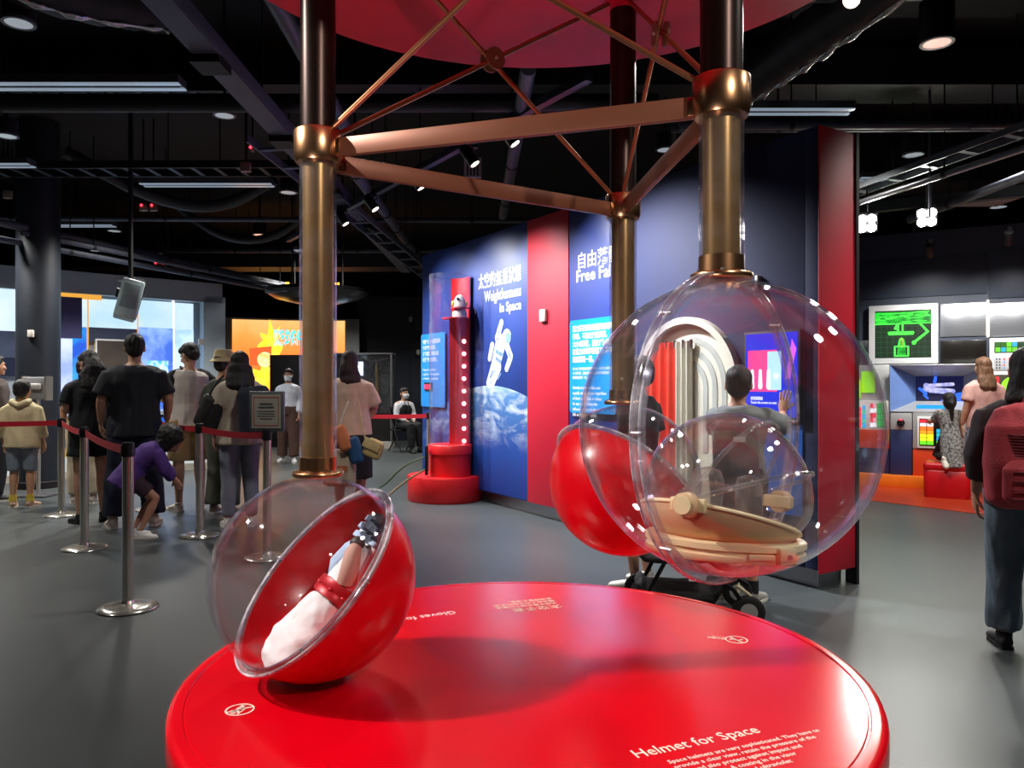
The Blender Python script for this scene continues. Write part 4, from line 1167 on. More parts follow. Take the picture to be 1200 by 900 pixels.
lpan((18, 440), (22, 333), WARM, 0.03, 'frame_strip')
lpan((68, 349), (118, 343), WARM, 0.05, 'frame_strip')
lpan((96, 383), (101.5, 350), PALE)
lpan((103.5, 383), (160, 350), PALE); lpan((161.5, 384), (202, 352), PALE); lpan((204, 386), (226, 355), PALE)
lpan((101.8, 440), (103.3, 348), WARM, 0.03, 'frame_strip'); lpan((160.2, 440), (161.4, 350), WARM, 0.03, 'frame_strip'); lpan((202.3, 520), (203.8, 352), glow('pale strip', '#e8eef0', 0.9), 0.03, 'frame_strip')
lpan((68, 396), (95, 348), mat('violet grey board', '#3c3a66', 0.4), 0.06, 'violet_board')
lpan((66, 470), (84, 397), glow('lilac lit panel', '#8fa4e8', 0.8, '#c8d4f8', 3), 0.05)
lpan((84, 450), (101, 384), glow('blue lit picture', '#0a4ab8', 0.9, '#28a8f0', 2.5), 0.03, 'lit_picture')
lpan((104, 400), (160, 384), mat('slate panel'), 0.03, 'slate_panel'); 
lpan((111, 470), (154, 398), WFRAME, 0.04, 'picture_frame'); lpan((113, 470), (152, 400), mat('brown dim picture', '#4a4038', 0.5, vary=0.4, scale=2), 0.045, 'dim_picture')
lpan((161.5, 500), (202, 385), glow('blue earth picture', '#3a62c8', 0.85, '#86a8ea', 2.6, contrast=(0.42, 0.62), detail=8), 0.03, 'lit_picture')
lpan((204, 520), (226, 387), glow('sky picture', '#7fa6ea', 0.9, '#b8d4f8', 3), 0.03, 'lit_picture')
lpan((172, 470), (196, 423), glow('cyan lit model', '#3aa0e0', 0.9, '#c8f0ff', 16), 0.05, 'lit_picture')
# counters and light floor strip along the theatre
t = thing('theatre_counter', 'long low counter with yellow and white bands below the lit panels', 'counter', tuple(L.w(1.0, 0, 0.9)))
for z0, z1, o, m, nm in ((0.0, 0.10, 0.95, mat('pale kick board', '#b8b4a8', 0.5), 'kick_board'), (0.10, 0.30, 0.90, glow('white lit band', '#cfd8d8', 0.45), 'white_band'), (0.30, 0.42, 0.92, glow('yellow lit band', '#c8a010', 0.5), 'yellow_band'), (0.42, 0.85, 0.86, mat('blue grey counter front', '#2c3c5c', 0.4), 'front_panel'), (0.85, 0.90, 0.95, mat('pale counter top', '#9fb0c4', 0.3), 'counter_top')):
    mb = MB(); L.slab(mb, -3.0, L.len - 0.05, z0, z1, 0.05, o); ob(nm, mb, m, t)
s, z = L.pt(192, 478)
mb = MB(); L.slab(mb, 1.6, 2.5, 0.46, 0.80, 0.86, 0.875); ob('blue_notice', mb, glow('blue notice', '#1a5ac0', 0.7), t)
# round column with notice and hand gel stand
colc = Vector(((45 - 600) / FPX * 9.7, 9.7, 0))
t = thing('round_column', 'thick dark round column in front of the lit panels', 'column', tuple(colc))
ob('shaft', MB().cyl(colc, (colc.x, colc.y, 4.6), 0.245, seg=48, cap=(True, True)), mat('charcoal column paint', '#1c222b', 0.5, vary=0.12), t)
ob('sensor', MB().box((colc.x + 0.06, colc.y - 0.25, P(51, 391, 9.45).z), (0.07, 0.04, 0.09)), PLASTICW, t, bevel=0.01)
ob('base_ring', MB().lathe([(0.245, 0), (0.27, 0), (0.27, 0.08), (0.245, 0.09)], colc, seg=40, closed=True), BLACK, t)
d0 = P(45, 455, 8.9)
t = thing('gel_dispenser', 'grey dispenser box on a steel post before the column', 'dispenser', (d0.x, d0.y, 0))
ob('box', MB().box((d0.x, d0.y, d0.z), (0.25, 0.12, 0.26)), mat('grey plastic dispenser', '#8a8d92', 0.4), t, bevel=0.02)
ob('spout', MB().box((d0.x, d0.y - 0.08, d0.z + 0.02), (0.17, 0.06, 0.07)), mat('pale plastic spout', '#b4b4b2', 0.4), t, bevel=0.02)
for s_ in (-1, 1): ob('side_rail', MB().box((d0.x + s_ * 0.13, d0.y - 0.02, d0.z), (0.018, 0.14, 0.28)), CHROME, t)
ob('post', MB().cyl((d0.x, d0.y, 0.02), (d0.x, d0.y, d0.z - 0.13), 0.022, seg=16), CHROME, t)
ob('foot_plate', MB().box((d0.x, d0.y, 0.012), (0.34, 0.30, 0.024)), STEEL, t, bevel=0.006)

# ------------------------------------------------------------------ fire projection wall far behind
FW = Wall(((246 - 600) / FPX * 16.6, 16.6), ((421 - 600) / FPX * 17.2, 17.2))
ztp = 1.30 + 78 / FPX * 16.8
n = 14; mb = MB(); v = []
def fwp(f, z, o):   # gently concave wall
    s = FW.len * f; return FW.w(s, z, o - 0.25 * math.sin(PI * f))
def fslab(f0, f1, z0, z1, o0, o1, n=10):
    mb = MB(); v = []; fs = []
    for i in range(n + 1):
        f = f0 + (f1 - f0) * i / n
        v += [fwp(f, z0, o0), fwp(f, z0, o1), fwp(f, z1, o1), fwp(f, z1, o0)]
    for i in range(n):
        for k in range(4): fs.append((i * 4 + k, i * 4 + (k + 1) % 4, i * 4 + 4 + (k + 1) % 4, i * 4 + 4 + k))
    fs += [(3, 2, 1, 0), (n * 4, n * 4 + 1, n * 4 + 2, n * 4 + 3)]
    return mb.add(v, fs)
fwall = struct('wall_projection', fslab(0, 1, 0, ztp, 0, -0.15), mat('grey projection wall', '#98a2a6', 0.6, vary=0.04))
def fire_mat():
    m = bpy.data.materials.new('fire projection'); m.use_nodes = True; nt = m.node_tree; b = nt.nodes['Principled BSDF']
    b.inputs['Base Color'].default_value = (0.05, 0.04, 0.03, 1); b.inputs['Emission Strength'].default_value = 0.95
    tc = nt.nodes.new('ShaderNodeTexCoord'); s = nt.nodes.new('ShaderNodeSeparateXYZ'); nt.links.new(tc.outputs['Generated'], s.inputs[0])
    r = nt.nodes.new('ShaderNodeValToRGB'); e = r.color_ramp.elements
    e[0].position = 0; e[0].color = lin('#e8a24a'); e[1].position = 1; e[1].color = lin('#d8a868')
    for p, c in ((0.15, '#f0902a'), (0.45, '#f07028'), (0.7, '#f08a40')):
        x = e.new(p); x.color = lin(c)
    n = nt.nodes.new('ShaderNodeTexNoise'); n.inputs['Scale'].default_value = 2.2; n.inputs['Detail'].default_value = 3
    nt.links.new(tc.outputs['Generated'], n.inputs['Vector'])
    ma = nt.nodes.new('ShaderNodeMath'); ma.operation = 'MULTIPLY_ADD'; ma.inputs[1].default_value = 0.5; nt.links.new(n.outputs['Fac'], ma.inputs[0]); 
    m3 = nt.nodes.new('ShaderNodeMath'); m3.operation = 'MULTIPLY_ADD'; m3.inputs[1].default_value = 0.9; m3.inputs[2].default_value = -0.2
    nt.links.new(s.outputs['Z'], m3.inputs[0]); nt.links.new(m3.outputs[0], ma.inputs[2])
    nt.links.new(ma.outputs[0], r.inputs[0]); nt.links.new(r.outputs[0], b.inputs['Emission Color'])
    return m
scr = ob('projection', fslab(0.14, 0.90, 0.95, ztp - 0.04, 0.0, 0.01), fire_mat(), fwall)
FM = FW.M
def ffl(px, py):
    s = FW.s_at(px); return s, FW.pt(px, py)[1]
def fwrap(poly, m, name, o):
    """flat picture patch laid on the curved wall"""
    mb = MB(); c = [(sum(p[0] for p in poly) / len(poly), sum(p[1] for p in poly) / len(poly))]
    v = [fwp(s / FW.len, z, o) for s, z in poly] + [fwp(s / FW.len, z, o - 0.004) for s, z in poly]
    k = len(poly); cc = fwp(c[0][0] / FW.len, c[0][1], o)
    mb.add(v + [cc], [(i, (i + 1) % k, 2 * k) for i in range(k)] + [(i, (i + 1) % k, k + (i + 1) % k, k + i) for i in range(k)])
    return ob(name, mb, m, scr)
YF = glow('yellow flame', '#ffd23a', 1.4, '#ff9a1e', 7)
def flame(cx, cy, h, w):
    pts = []
    for a, b in ((-.5, 0), (-.6, .25), (-.35, .4), (-.5, .62), (-.15, .55), (-.05, 1), (.15, .62), (.42, .8), (.3, .45), (.55, .2), (.4, 0), (0, -.08)):
        pts.append(ffl(cx + a * w, cy - b * h))
    return pts
fwrap(flame(316, 415, 42, 26), YF, 'flame_picture', 0.02); fwrap(flame(309, 462, 50, 34), YF, 'flame_picture', 0.022); fwrap(flame(330, 455, 36, 20), glow('orange flame', '#ff8a1a', 1.3, '#ffc040', 8), 'flame_picture', 0.021)
fwrap([ffl(*p) for p in ((291, 408), (318, 405), (316, 428), (292, 428))], glow('red projection', '#f0582a', 0.9), 'red_block', 0.02)
fwrap([ffl(*p) for p in ellipse(309, 421, 9, 9)], glow('pale projection', '#ffd8a0', 1.0, '#ffb060', 9), 'glow_picture', 0.026)
s, z = ffl(319, 402); 
text('title_print', '燃燒的條件', 0.36, glow('cyan projection', '#36c8d0', 1.2), scr, Matrix.Translation(fwp(s / FW.len, z, 0.045) - FW.w(s, z)) @ FW.at(s, z), bold=0.012, sx=0.34)
# dark display case
cz0 = P(318, 415, 15.9)
t = thing('display_case', 'dark glass display case with lit exhibits behind the queue', 'display case', (P(400, 500, 15.9).x, 15.9, 0))
xl, xr = P(318, 0, 15.9).x, P(462, 0, 15.9).x; zc = P(0, 416, 15.9).z
ob('left_panel', MB().bx((xl, 15.8, 0.0), (P(362, 0, 15.9).x, 16.0, zc)), mat('near black panel', '#0d0e11', 0.4), t)
ob('back_panel', MB().bx((P(362, 0, 15.9).x, 15.95, 0.0), (xr, 16.05, zc)), mat('dark grey case back', '#2a2c30', 0.35), t)
ob('white_plinth', MB().bx((P(424, 0, 15.9).x, 15.5, 0.0), (xr, 15.95, 0.14)), PLASTICW, t)
ob('black_plinth', MB().bx((P(372, 0, 15.9).x, 15.55, 0.14), (xr, 15.95, 0.72)), BLACK, t)
ob('glass_front', MB().bx((P(395, 0, 15.9).x, 15.52, 0.72), (xr, 15.535, zc)), clear('case glass', (0.9, 0.93, 0.95), 1.45, haze=0.02), t)
ob('top_rail', MB().bx((P(362, 0, 15.9).x, 15.5, zc), (xr + 0.02, 16.05, zc + 0.03)), STEEL, t)
ob('corner_post', MB().bx((xr - 0.02, 15.5, 0.14), (xr + 0.02, 15.54, zc)), STEEL, t)
for p, q, nm in (((408, 440), (425, 424), 'lit_label'), ((411, 456), (421, 444), 'lit_label'), ((428, 474), (440, 464), 'lit_label')):
    a = P(*p, 15.9); b = P(*q, 15.9); ob(nm, MB().bx((a.x, 15.90, a.z), (b.x, 15.94, b.z)), glow('white lit label', '#eaf4ff', 1.8, '#90b8d8', 20), t)
ob('specimen', MB().cyl(P(442, 478, 15.85), P(442, 425, 15.85), 0.03, seg=12), mat('brass specimen', '#b08a4a', 0.3, metal=0.8), t)
ob('specimen', MB().cyl(P(418, 460, 15.8), P(418, 446, 15.8), 0.05, 0.03, seg=12), mat('copper specimen', '#b05a3a', 0.4, metal=0.6), t)
# dark far wall with panel joints
fb = MB().bx((P(419, 0, 17.6).x, 17.6, 0), (2.0, 17.75, 3.3))
dwl = struct('wall_far', fb, mat('navy far wall', '#0c1626', 0.5, vary=0.1))
ob('joint', MB().bx((P(419, 0, 17.6).x, 17.585, P(0, 408, 17.6).z), (0.4, 17.6, P(0, 408, 17.6).z + 0.012)), BLACK, dwl)
ob('joint', MB().bx((P(480, 0, 17.6).x, 17.585, 0), (P(480, 0, 17.6).x + 0.02, 17.6, 3.3)), BLACK, dwl)
for px, py in ((481, 374), (490, 413)):
    p = P(px, py, 17.5); ob('wall_sensor', MB().ell(p, (0.05, 0.05, 0.07), seg=12, n=8), PLASTICW, dwl)
# ------------------------------------------------------------------ track spots (housing + real lamp)
SPOTBLK = mat('black spotlight housing', '#0d0d10', 0.4, vary=0.1)
LENS = glow('lit spot lens', '#fff0d8', 9)
LENSOFF = mat('spot lens', '#c8b8ac', 0.25, vary=0.05)
def spot_head(pos, target, label, lit, power=0, color=(1, 0.93, 0.84), cone=50, size=0.035, ztrack=None, r=0.055, L=0.18, lens=None, group=None):
    pos = Vector(pos); d = (Vector(target) - pos).normalized()
    zt = ztrack if ztrack is not None else pos.z + 0.18
    t = thing('track_spotlight', label, 'spotlight', (pos.x, pos.y, zt), group=group)
    a = pos - d * L
    ob('housing', MB().cyl(a, pos, r, seg=24), SPOTBLK, t, bevel=0.004)
    ob('lens', MB().cyl(pos - d * 0.004, pos + d * 0.004, r * 0.82, seg=24), lens or (LENS if lit else LENSOFF), t)
    ob('rim', MB().lathe([(r * 0.80, -0.01), (r * 1.02, -0.01), (r * 1.02, 0.012), (r * 0.80, 0.012)], pos, axis_rot(d), seg=24, closed=True), SPOTBLK, t)
    ob('arm', MB().cyl((a + pos) / 2, (pos.x, pos.y, zt), 0.010, seg=8), SPOTBLK, t)
    ob('track_adapter', MB().box((pos.x, pos.y, zt), (0.05, 0.05, 0.04)), SPOTBLK, t)
    if power:
        lamp('SPOT', 'spot_lamp', pos + d * 0.03, power, color, target, angle=cone, size=size, blend=1.0 if cone > 60 else 0.6)
    return t
for (nm, p, tg, w, c, a, s), lb in zip(SPOTS, ('lit track spotlight high at the left aimed at the red table', 'lit track spotlight beyond the table at the right aimed at the helmet', 'lit track spotlight above and behind the viewer aimed at the table')):
    spot_head(p, tg, lb, True, w, c, a, s)
names = ('extra head added to light the drop tube, left', 'far end', 'second', 'middle', 'fourth', 'near end')
for (p, tg, w), nm in zip(WALL_SPOTS, names):
    spot_head(p, tg, 'black spotlight on the partition track, %s of the row' % nm, True, w, (0.95, 0.96, 1.0), 88, 0.03, 3.33, 0.05, 0.17)
a = Vector((-3.20, 11.0, 3.36)); b = Vector((0.52, 5.15, 3.36))
t = thing('lighting_track', 'dark lighting track above the partition carrying black spotlights', 'lighting track', tuple((a + b) / 2))
d = (b - a).normalized(); rot = frame((0, 0, 0), d).to_3x3()
ob('rail', MB().box((a + b) / 2, ((b - a).length, 0.06, 0.06), rot), mat('grey track', '#3a3f48', 0.4, metal=0.4), t)
for k in range(4):
    p = a + (b - a) * (k + .5) / 4; ob('hanger', MB().cyl(p, (p.x, p.y, 4.6), 0.008, seg=6), BLACK, t)
for f, tx in ((0.12, -0.7), (0.2, -0.4)):
    p = a + (b - a) * f + Vector((0, 0, -0.18))
    spot_head(p, p + Vector((0.4, -0.2, -1)), 'unlit black spotlight at the far end of the partition track, %s' % ('outermost' if f < .15 else 'next to outermost'), False, ztrack=3.33, r=0.05, L=0.17)
# bright control-room spots facing the camera
for px, py, lb in ((1016, 262, 'left'), (1086, 255, 'right')):
    p = P(px, py, 8.0)
    d = (Vector((1.0, 2.0, 0.5)) - p).normalized()
    t = thing('flood_lamp', 'dazzling flood lamp above the control wall, %s of the two' % lb, 'lamp', tuple(p))
    fr_ = axis_rot(d)
    ob('housing', MB().box(p - d * 0.05, (0.20, 0.20, 0.08), fr_), SPOTBLK, t, bevel=0.008)
    for k, (x, y) in enumerate(((-.045, -.045), (.045, -.045), (-.045, .045), (.045, .045))):
        ob('led_lens', MB().cyl(p + fr_ @ Vector((x, y, -0.01)), p + fr_ @ Vector((x, y, 0.004)), 0.045, seg=16), glow('flood led', '#fffdf0', 60), t)
    ob('arm', MB().cyl(p - d * 0.08, (p.x, p.y, p.z + 0.35), 0.010, seg=8), SPOTBLK, t)
    lamp('SPOT', 'flood_light', p + d * 0.05, 60, (1, 0.98, 0.92), (1.5, 3.0, 0.0), angle=75, size=0.08, blend=0.8)
for px, py, tp_ in ((1096, 312, (1090, 330)), (1178, 300, (1180, 340))):
    s, z = K.pt(px, py); p = K.w(s, z - 0.05, 1.3); s2, z2 = K.pt(*tp_)
    spot_head(p, K.w(s2, z2 - 1.3, 0.0), 'small black spotlight over the control wall, %s one' % ('left' if px < 1150 else 'right'), True, 65, (1, 0.96, 0.9), 100, 0.04, p.z + 0.16, 0.045, 0.14)
ka, kb = K.w(-0.6, 3.30, 1.3), K.w(3.2, 3.30, 1.3)
t = thing('cable_tray', 'grey cable tray along the top of the control wall', 'cable tray', tuple((ka + kb) / 2))
rot = K.M.to_3x3()
ob('tray', MB().box((ka + kb) / 2 + Vector((0, 0, 0.06)), ((kb - ka).length, 0.10, 0.12), rot), mat('grey green tray', '#4c5350', 0.5), t)
for k in range(6):
    p = ka + (kb - ka) * (k + .5) / 6; ob('hanger', MB().cyl(p, (p.x, p.y, 4.6), 0.008, seg=6), BLACK, t)

# ------------------------------------------------------------------ ceiling services
LAMPOFF = mat('pale lamp diffuser', '#b9c0c6', 0.4, vary=0.04)
LAMPEDGE = mat('aluminium lamp body', '#6d737c', 0.4, metal=0.4)
def linear(x0, x1, Y, z, label, w=0.16, dim=0.10):
    t = thing('linear_lamp', label, 'lamp', ((x0 + x1) / 2, Y, z))
    ob('body', MB().bx((x0, Y - w / 2, z + 0.006), (x1, Y + w / 2, z + 0.07)), LAMPEDGE, t)
    ob('diffuser', MB().bx((x0 + 0.03, Y - w * 0.12, z), (x1 - 0.03, Y + w * 0.12, z + 0.006)), BLACK, t)
    for s in (-1, 1):
        ob('edge_strip', MB().bx((x0, Y + s * w * 0.34 - w * 0.15, z - 0.004), (x1, Y + s * w * 0.34 + w * 0.15, z + 0.006)), glow('dim lamp strip', '#8f9dad', dim * 4), t)
    for x in (x0 + 0.3, x1 - 0.3):
        ob('hanger', MB().cyl((x, Y, z + 0.07), (x, Y, 4.6), 0.006, seg=6), BLACK, t)
linear(-4.60, -2.55, 5.95, 3.6, 'long slim lamp near the upper left corner, nearest of the left lamps')
linear(-4.28, -2.77, 8.9, 3.6, 'slim lamp left of the glove pole, second row from camera')
linear(-6.6, -5.06, 8.1, 3.6, 'slim lamp cut by the left edge of the picture')
linear(-7.4, -5.80, 11.2, 3.6, 'slim lamp crossing behind the top of the dark column')
linear(1.95, 2.87, 6.5, 3.6, 'slim lamp right of the helmet pole above the partition')
linear(4.15, 4.65, 9.2, 3.75, 'short slim lamp beyond the red end of the partition')
linear(-3.75, -3.10, 13.3, 3.6, 'short slim lamp beside the glove pole in the far rows', w=0.2)
p = P(1158, 234, 9.0)
t = thing('panel_lamp', 'rectangular pale lamp panel hanging above the control wall', 'lamp', tuple(p))
ob('panel', MB().box(p, (0.55, 0.55, 0.04)), LAMPOFF, t, bevel=0.006)
for s in (-1, 1): ob('hanger', MB().cyl((p.x + s * .22, p.y, p.z), (p.x + s * .22, p.y, 4.6), 0.008, seg=6), BLACK, t)
def down(px, py, z, r, label, tint=None):
    Y = FPX * (z - CAM_H) / (450 - py); p = P(px, py, Y)
    t = thing('downlight', label, 'downlight', tuple(p))
    ob('trim_ring', MB().lathe([(r * 0.80, 0.0), (r, 0.0), (r, 0.02), (r * 0.8, 0.02)], p, seg=28, closed=True), LAMPEDGE, t)
    ob('diffuser', MB().cyl(p + Vector((0, 0, 0.003)), p + Vector((0, 0, 0.012)), r * 0.82, seg=28), tint or glow('dim round lamp', '#aab2ba', 0.35), t)
    ob('can', MB().cyl(p + Vector((0, 0, 0.012)), p + Vector((0, 0, 0.16)), r * 0.95, seg=28), BLACK, t)
    ob('stem', MB().cyl(p + Vector((0, 0, 0.16)), (p.x, p.y, 4.6), 0.012, seg=8), BLACK, t)
    return p
for i, (px, py, r, lb) in enumerate(((22, 28, .10, 'biggest round ceiling light at upper left corner'), (263, 136, .095, 'round ceiling light between the left beam and pole'), (8, 160, .10, 'round ceiling light at the left edge under the corner light'),
                    (338, 226, .11, 'round ceiling light touching the glove pole on its left'), (134, 271, .11, 'small round ceiling light right of the dark column top'), (90, 284, .13, 'small round ceiling light just right of the column'),
                    (112, 294, .10, 'tiny round ceiling light below the others near the column'), (183, 298, .12, 'tiny round ceiling light in the far left rows'), (1070, 182, .10, 'round ceiling light over the control room'), (780, 176, .10, 'round ceiling light seen between the rear and helmet poles'), (1170, 243, .12, 'flat round light beside the lamp panel'), (38, 233, .08, 'thin round light above the column at left'))):
    down(px, py, 3.6, r, lb)
pk = glow('warm pink lamp', '#e8a898', 0.8)
def can_light(px, py, z, r, label):
    Y = FPX * (z - CAM_H) / (450 - py); p = P(px, py, Y)
    t = thing('can_light', label, 'downlight', tuple(p))
    ob('can', MB().cyl(p, p + Vector((0, 0, 0.26)), r, seg=32), SPOTBLK, t)
    ob('diffuser', MB().cyl(p - Vector((0, 0, 0.003)), p + Vector((0, 0, 0.002)), r * 0.80, seg=32), pk, t)
    ob('trim_ring', MB().lathe([(r * 0.80, -0.006), (r, -0.006), (r, 0.006), (r * .8, 0.006)], p, seg=32, closed=True), LAMPOFF, t)
    ob('stem', MB().cyl(p + Vector((0, 0, 0.26)), (p.x, p.y, 4.6), 0.015, seg=8), BLACK, t)
    return p
can_light(1098, 50, 3.45, .10, 'black can light with pink lens at upper right')
can_light(304, 275, 3.6, .10, 'small black can light left of the glove pole')
# beams, pipes, trays, ducts
def run(name, a, b, w, h, m, label, cat, rungs=0):
    a = Vector(a); b = Vector(b); d = (b - a).normalized(); rot = frame((0, 0, 0), d).to_3x3()
    t = thing(name, label, cat, tuple((a + b) / 2))
    L_ = (b - a).length
    if rungs:
        for s in (-1, 1):
            ob('side_rail', MB().box((a + b) / 2 + rot @ Vector((0, s * w / 2, 0)), (L_, 0.02, h), rot), m, t)
        for k in range(rungs):
            ob('rung', MB().box(a + d * L_ * (k + .5) / rungs - Vector((0, 0, h * 0.3)), (0.05, w, 0.02), rot), m, t)
    else:
        ob('beam', MB().box((a + b) / 2, (L_, w, h), rot), m, t)
    for k in range(max(2, int(L_ / 2.5))):
        p = a + d * L_ * (k + .5) / max(2, int(L_ / 2.5)); ob('hanger', MB().cyl(p, (p.x, p.y, 4.6), 0.008, seg=6), BLACK, t)
    return t
def pipe(a, b, r, m, label, clamps=5):
    a = Vector(a); b = Vector(b); t = thing('ceiling_pipe', label, 'pipe', tuple((a + b) / 2)); d = (b - a).normalized()
    ob('pipe', MB().cyl(a, b, r, seg=16), m, t)
    for k in range(clamps):
        p = a + (b - a) * (k + .5) / clamps
        c = ob('clamp', MB().cyl(p - d * 0.02, p + d * 0.02, r * 1.15, seg=16), BLACK, t); ob('hanger', MB().cyl(p, (p.x, p.y, 4.6), 0.008, seg=6), BLACK, c)
GBEAM = mat('grey beam paint', '#565a68', 0.55, vary=0.1)
t = run('steel_beam', (-1.94, 3.0, 3.46), (-2.0, 14.5, 3.46), 0.17, 0.12, GBEAM, 'grey steel channel running away from the upper left', 'beam')
for y in (5.0, 6.6, 8.4, 10.2): ob('joint_plate', MB().box((-1.96, y, 3.38), (0.19, 0.22, 0.06)), BLACK, t)
pipe((-1.30, 3.2, 3.46), (-1.40, 6.4, 3.46), 0.055, PIPE, 'grey pipe behind the top of the glove pole', 2)
pipe((-1.56, 7.2, 3.40), (-1.55, 13.5, 3.40), 0.06, PIPE, 'pale grey clamped pipe behind the bronze bars', 7)
pipe((0.11, 5.1, 3.40), (-0.11, 9.6, 3.40), 0.055, PIPE, 'pale grey pipe running away under the canopy', 3)
run('cable_ladder', (-2.3, 7.0, 3.55), (-1.2, 13.5, 3.0), 0.25, 0.08, GBEAM, 'grey ladder tray right of the glove pole', 'cable tray', 14)
pipe((-7.5, 6.35, 3.62), (1.2, 6.35, 3.62), 0.075, DUCT, 'dark lagged pipe across the upper left ceiling', 4)
pipe((-8.0, 10.65, 3.6), (0.5, 10.75, 3.58), 0.035, PIPE, 'thin grey pipe across the ceiling above the column', 4)
pipe((-8.0, 13.4, 3.62), (0.5, 13.4, 3.62), 0.04, PIPE, 'thin grey pipe across the far ceiling at left', 4)
run('cable_ladder', (-8.0, 8.5, 3.66), (-1.6, 8.4, 3.66), 0.35, 0.08, DUCT, 'dark ladder tray across the left ceiling', 'cable tray', 26)
run('cable_ladder', (-8.0, 6.9, 3.9), (-2.2, 6.9, 3.9), 0.35, 0.08, DUCT, 'dark perforated tray above the left lamps', 'cable tray', 24)
run('air_duct', (-9, 14.6, 3.65), (-1.0, 14.6, 3.65), 0.6, 0.35, DUCT, 'wide dark duct across the far left ceiling', 'duct')
run('air_duct', (-8, 7.5, 4.3), (6, 7.5, 4.3), 0.5, 0.35, DUCT, 'wide dark duct above the middle of the hall', 'duct')
pipe((-6.3, 8.8, 3.25), (-3.9, 14.0, 3.05), 0.05, PIPE, 'pale pipe slanting away behind the column', 3)
pipe((-6.2, 9.2, 3.05), (-3.6, 14.2, 2.9), 0.04, PIPE, 'lower pale pipe slanting away behind the column', 3)
pipe((-6.0, 9.4, 3.15), (-3.4, 14.4, 2.95), 0.035, PIPE, 'thin pale pipe slanting between its two neighbours', 3)
pipe((1.5, 6.9, 3.62), (7.5, 6.8, 3.62), 0.045, PIPE, 'grey pipe over the red end of the partition', 3)
pipe((1.5, 7.25, 3.70), (7.5, 7.15, 3.70), 0.035, PIPE, 'thin grey pipe behind its thicker neighbour at right', 3)
run('air_duct', (2.5, 9.9, 3.95), (8.5, 9.3, 3.95), 0.7, 0.4, mat('grey green duct', '#2c3436', 0.5), 'grey duct above the control wall', 'duct')
run('cable_ladder', (1.2, 4.95, 3.78), (2.75, 4.80, 3.74), 0.10, 0.03, mat('perforated strut', '#5a5e5c', 0.5), 'perforated strut near the black can light', 'cable tray', 12)
run('cable_ladder', (5.0, 4.9, 3.55), (3.4, 8.6, 3.30), 0.22, 0.06, mat('pale strut', '#7d8288', 0.45, metal=0.3), 'pale ladder strut at the right edge of the ceiling', 'cable tray', 10)
pipe((4.9, 5.6, 3.40), (3.2, 8.8, 3.12), 0.03, STEEL, 'shiny thin pipe leading to the flood lamps', 3)
pipe((5.4, 5.4, 3.45), (4.6, 8.9, 3.2), 0.045, PIPE, 'grey pipe at the right edge beside the strut', 3)
pipe((4.02, 7.4, 2.9), (4.02, 7.4, 4.6), 0.012, PIPE, 'thin vertical drop rod over the control room', 1)
# foil-wrapped flexible ducts
FOIL = mat('crumpled foil', '#b8b8ba', 0.25, metal=1.0, vary=0.2, scale=20, bump=0.8, bscale=30)
def flex(pts, r, label, foil=True):
    q = [Vector(p) for p in pts]
    for _ in range(3): q = [q[0]] + [x for a, b in zip(q, q[1:]) for x in (a * .75 + b * .25, a * .25 + b * .75)] + [q[-1]]
    t = thing('flexible_duct', label, 'duct', tuple(q[len(q) // 2]))
    ob('hose', MB().tube(q, [r * (1 + .04 * math.sin(i * 2.1)) for i in range(len(q))], 20), DUCT, t)
    if foil:
        ob('foil_seam', MB().tube([p + Vector((r * .25, -r * .1, -r * .95)) for p in q], [0.022 + .012 * math.sin(i * 1.7) + .006 * math.sin(i * 4.1) for i in range(len(q))], 8), FOIL, t)
flex([(1.85, 6.4, 3.75), (1.98, 5.8, 3.72), (2.1, 5.3, 3.72), (2.3, 4.75, 3.78), (2.6, 4.2, 3.95)], 0.17, 'black flexible duct with silver foil seam at upper right')
flex([(-3.6, 4.1, 3.95), (-3.2, 4.6, 3.85), (-2.9, 5.0, 3.85), (-2.5, 5.5, 4.0)], 0.18, 'black flexible duct with foil glint at upper left')
flex([(-5.0, 8.6, 3.9), (-4.3, 9.2, 3.5), (-3.6, 9.5, 3.45), (-2.9, 9.4, 3.8)], 0.07, 'sagging dark hose below the second lamp', False)
flex([(-4.9, 11.3, 3.9), (-4.3, 11.4, 3.45), (-3.6, 11.4, 3.42), (-3.0, 11.3, 3.8)], 0.06, 'sagging dark hose in the far left ceiling', False)
# small boxes with red lamps
def sensor(px, py, z, w, label, led=False):
    Y = FPX * (z - CAM_H) / (450 - py); p = P(px, py, Y)
    t = thing('ceiling_box', label, 'junction box', tuple(p))
    ob('box', MB().box(p, (w, 0.06, w)), mat('tan plastic box', '#8f8075', 0.5), t, bevel=0.006)
    ob('stem', MB().cyl(p, (p.x, p.y, 4.6), 0.010, seg=6), BLACK, t)
    if led: ob('red_led', MB().ell(p + Vector((-.01, -.035, .02)), (.014, .008, .014), seg=8, n=6), glow('red led', '#ff2030', 6), t)
sensor(288, 196, 3.55, 0.10, 'square tan box left of the glove pole collar')
sensor(296, 176, 3.7, 0.03, 'tiny box with red light above the tan box', True)
sensor(168, 243, 3.5, 0.09, 'left of two small boxes with red lights', True)
sensor(180, 243, 3.5, 0.09, 'right of two small boxes with red lights', True)
sensor(9, 228, 3.5, 0.09, 'tan box at the left picture edge')
sensor(184, 310, 3.3, 0.08, 'left one of the lower pair of little boxes', True)
sensor(192, 310, 3.3, 0.08, 'right one of the lower pair of little boxes', True)
t = thing('air_vent', 'striped white vent grille hanging behind the bronze bars', 'vent', tuple(P(554, 197, 7.6)))
p = P(554, 197, 7.6); ob('frame', MB().box(p, (0.17, 0.04, 0.19)), LAMPOFF, t)
for k in range(4): ob('slot', MB().box((p.x - .05 + .033 * k, p.y - .021, p.z), (.014, .006, .16)), BLACK, t)
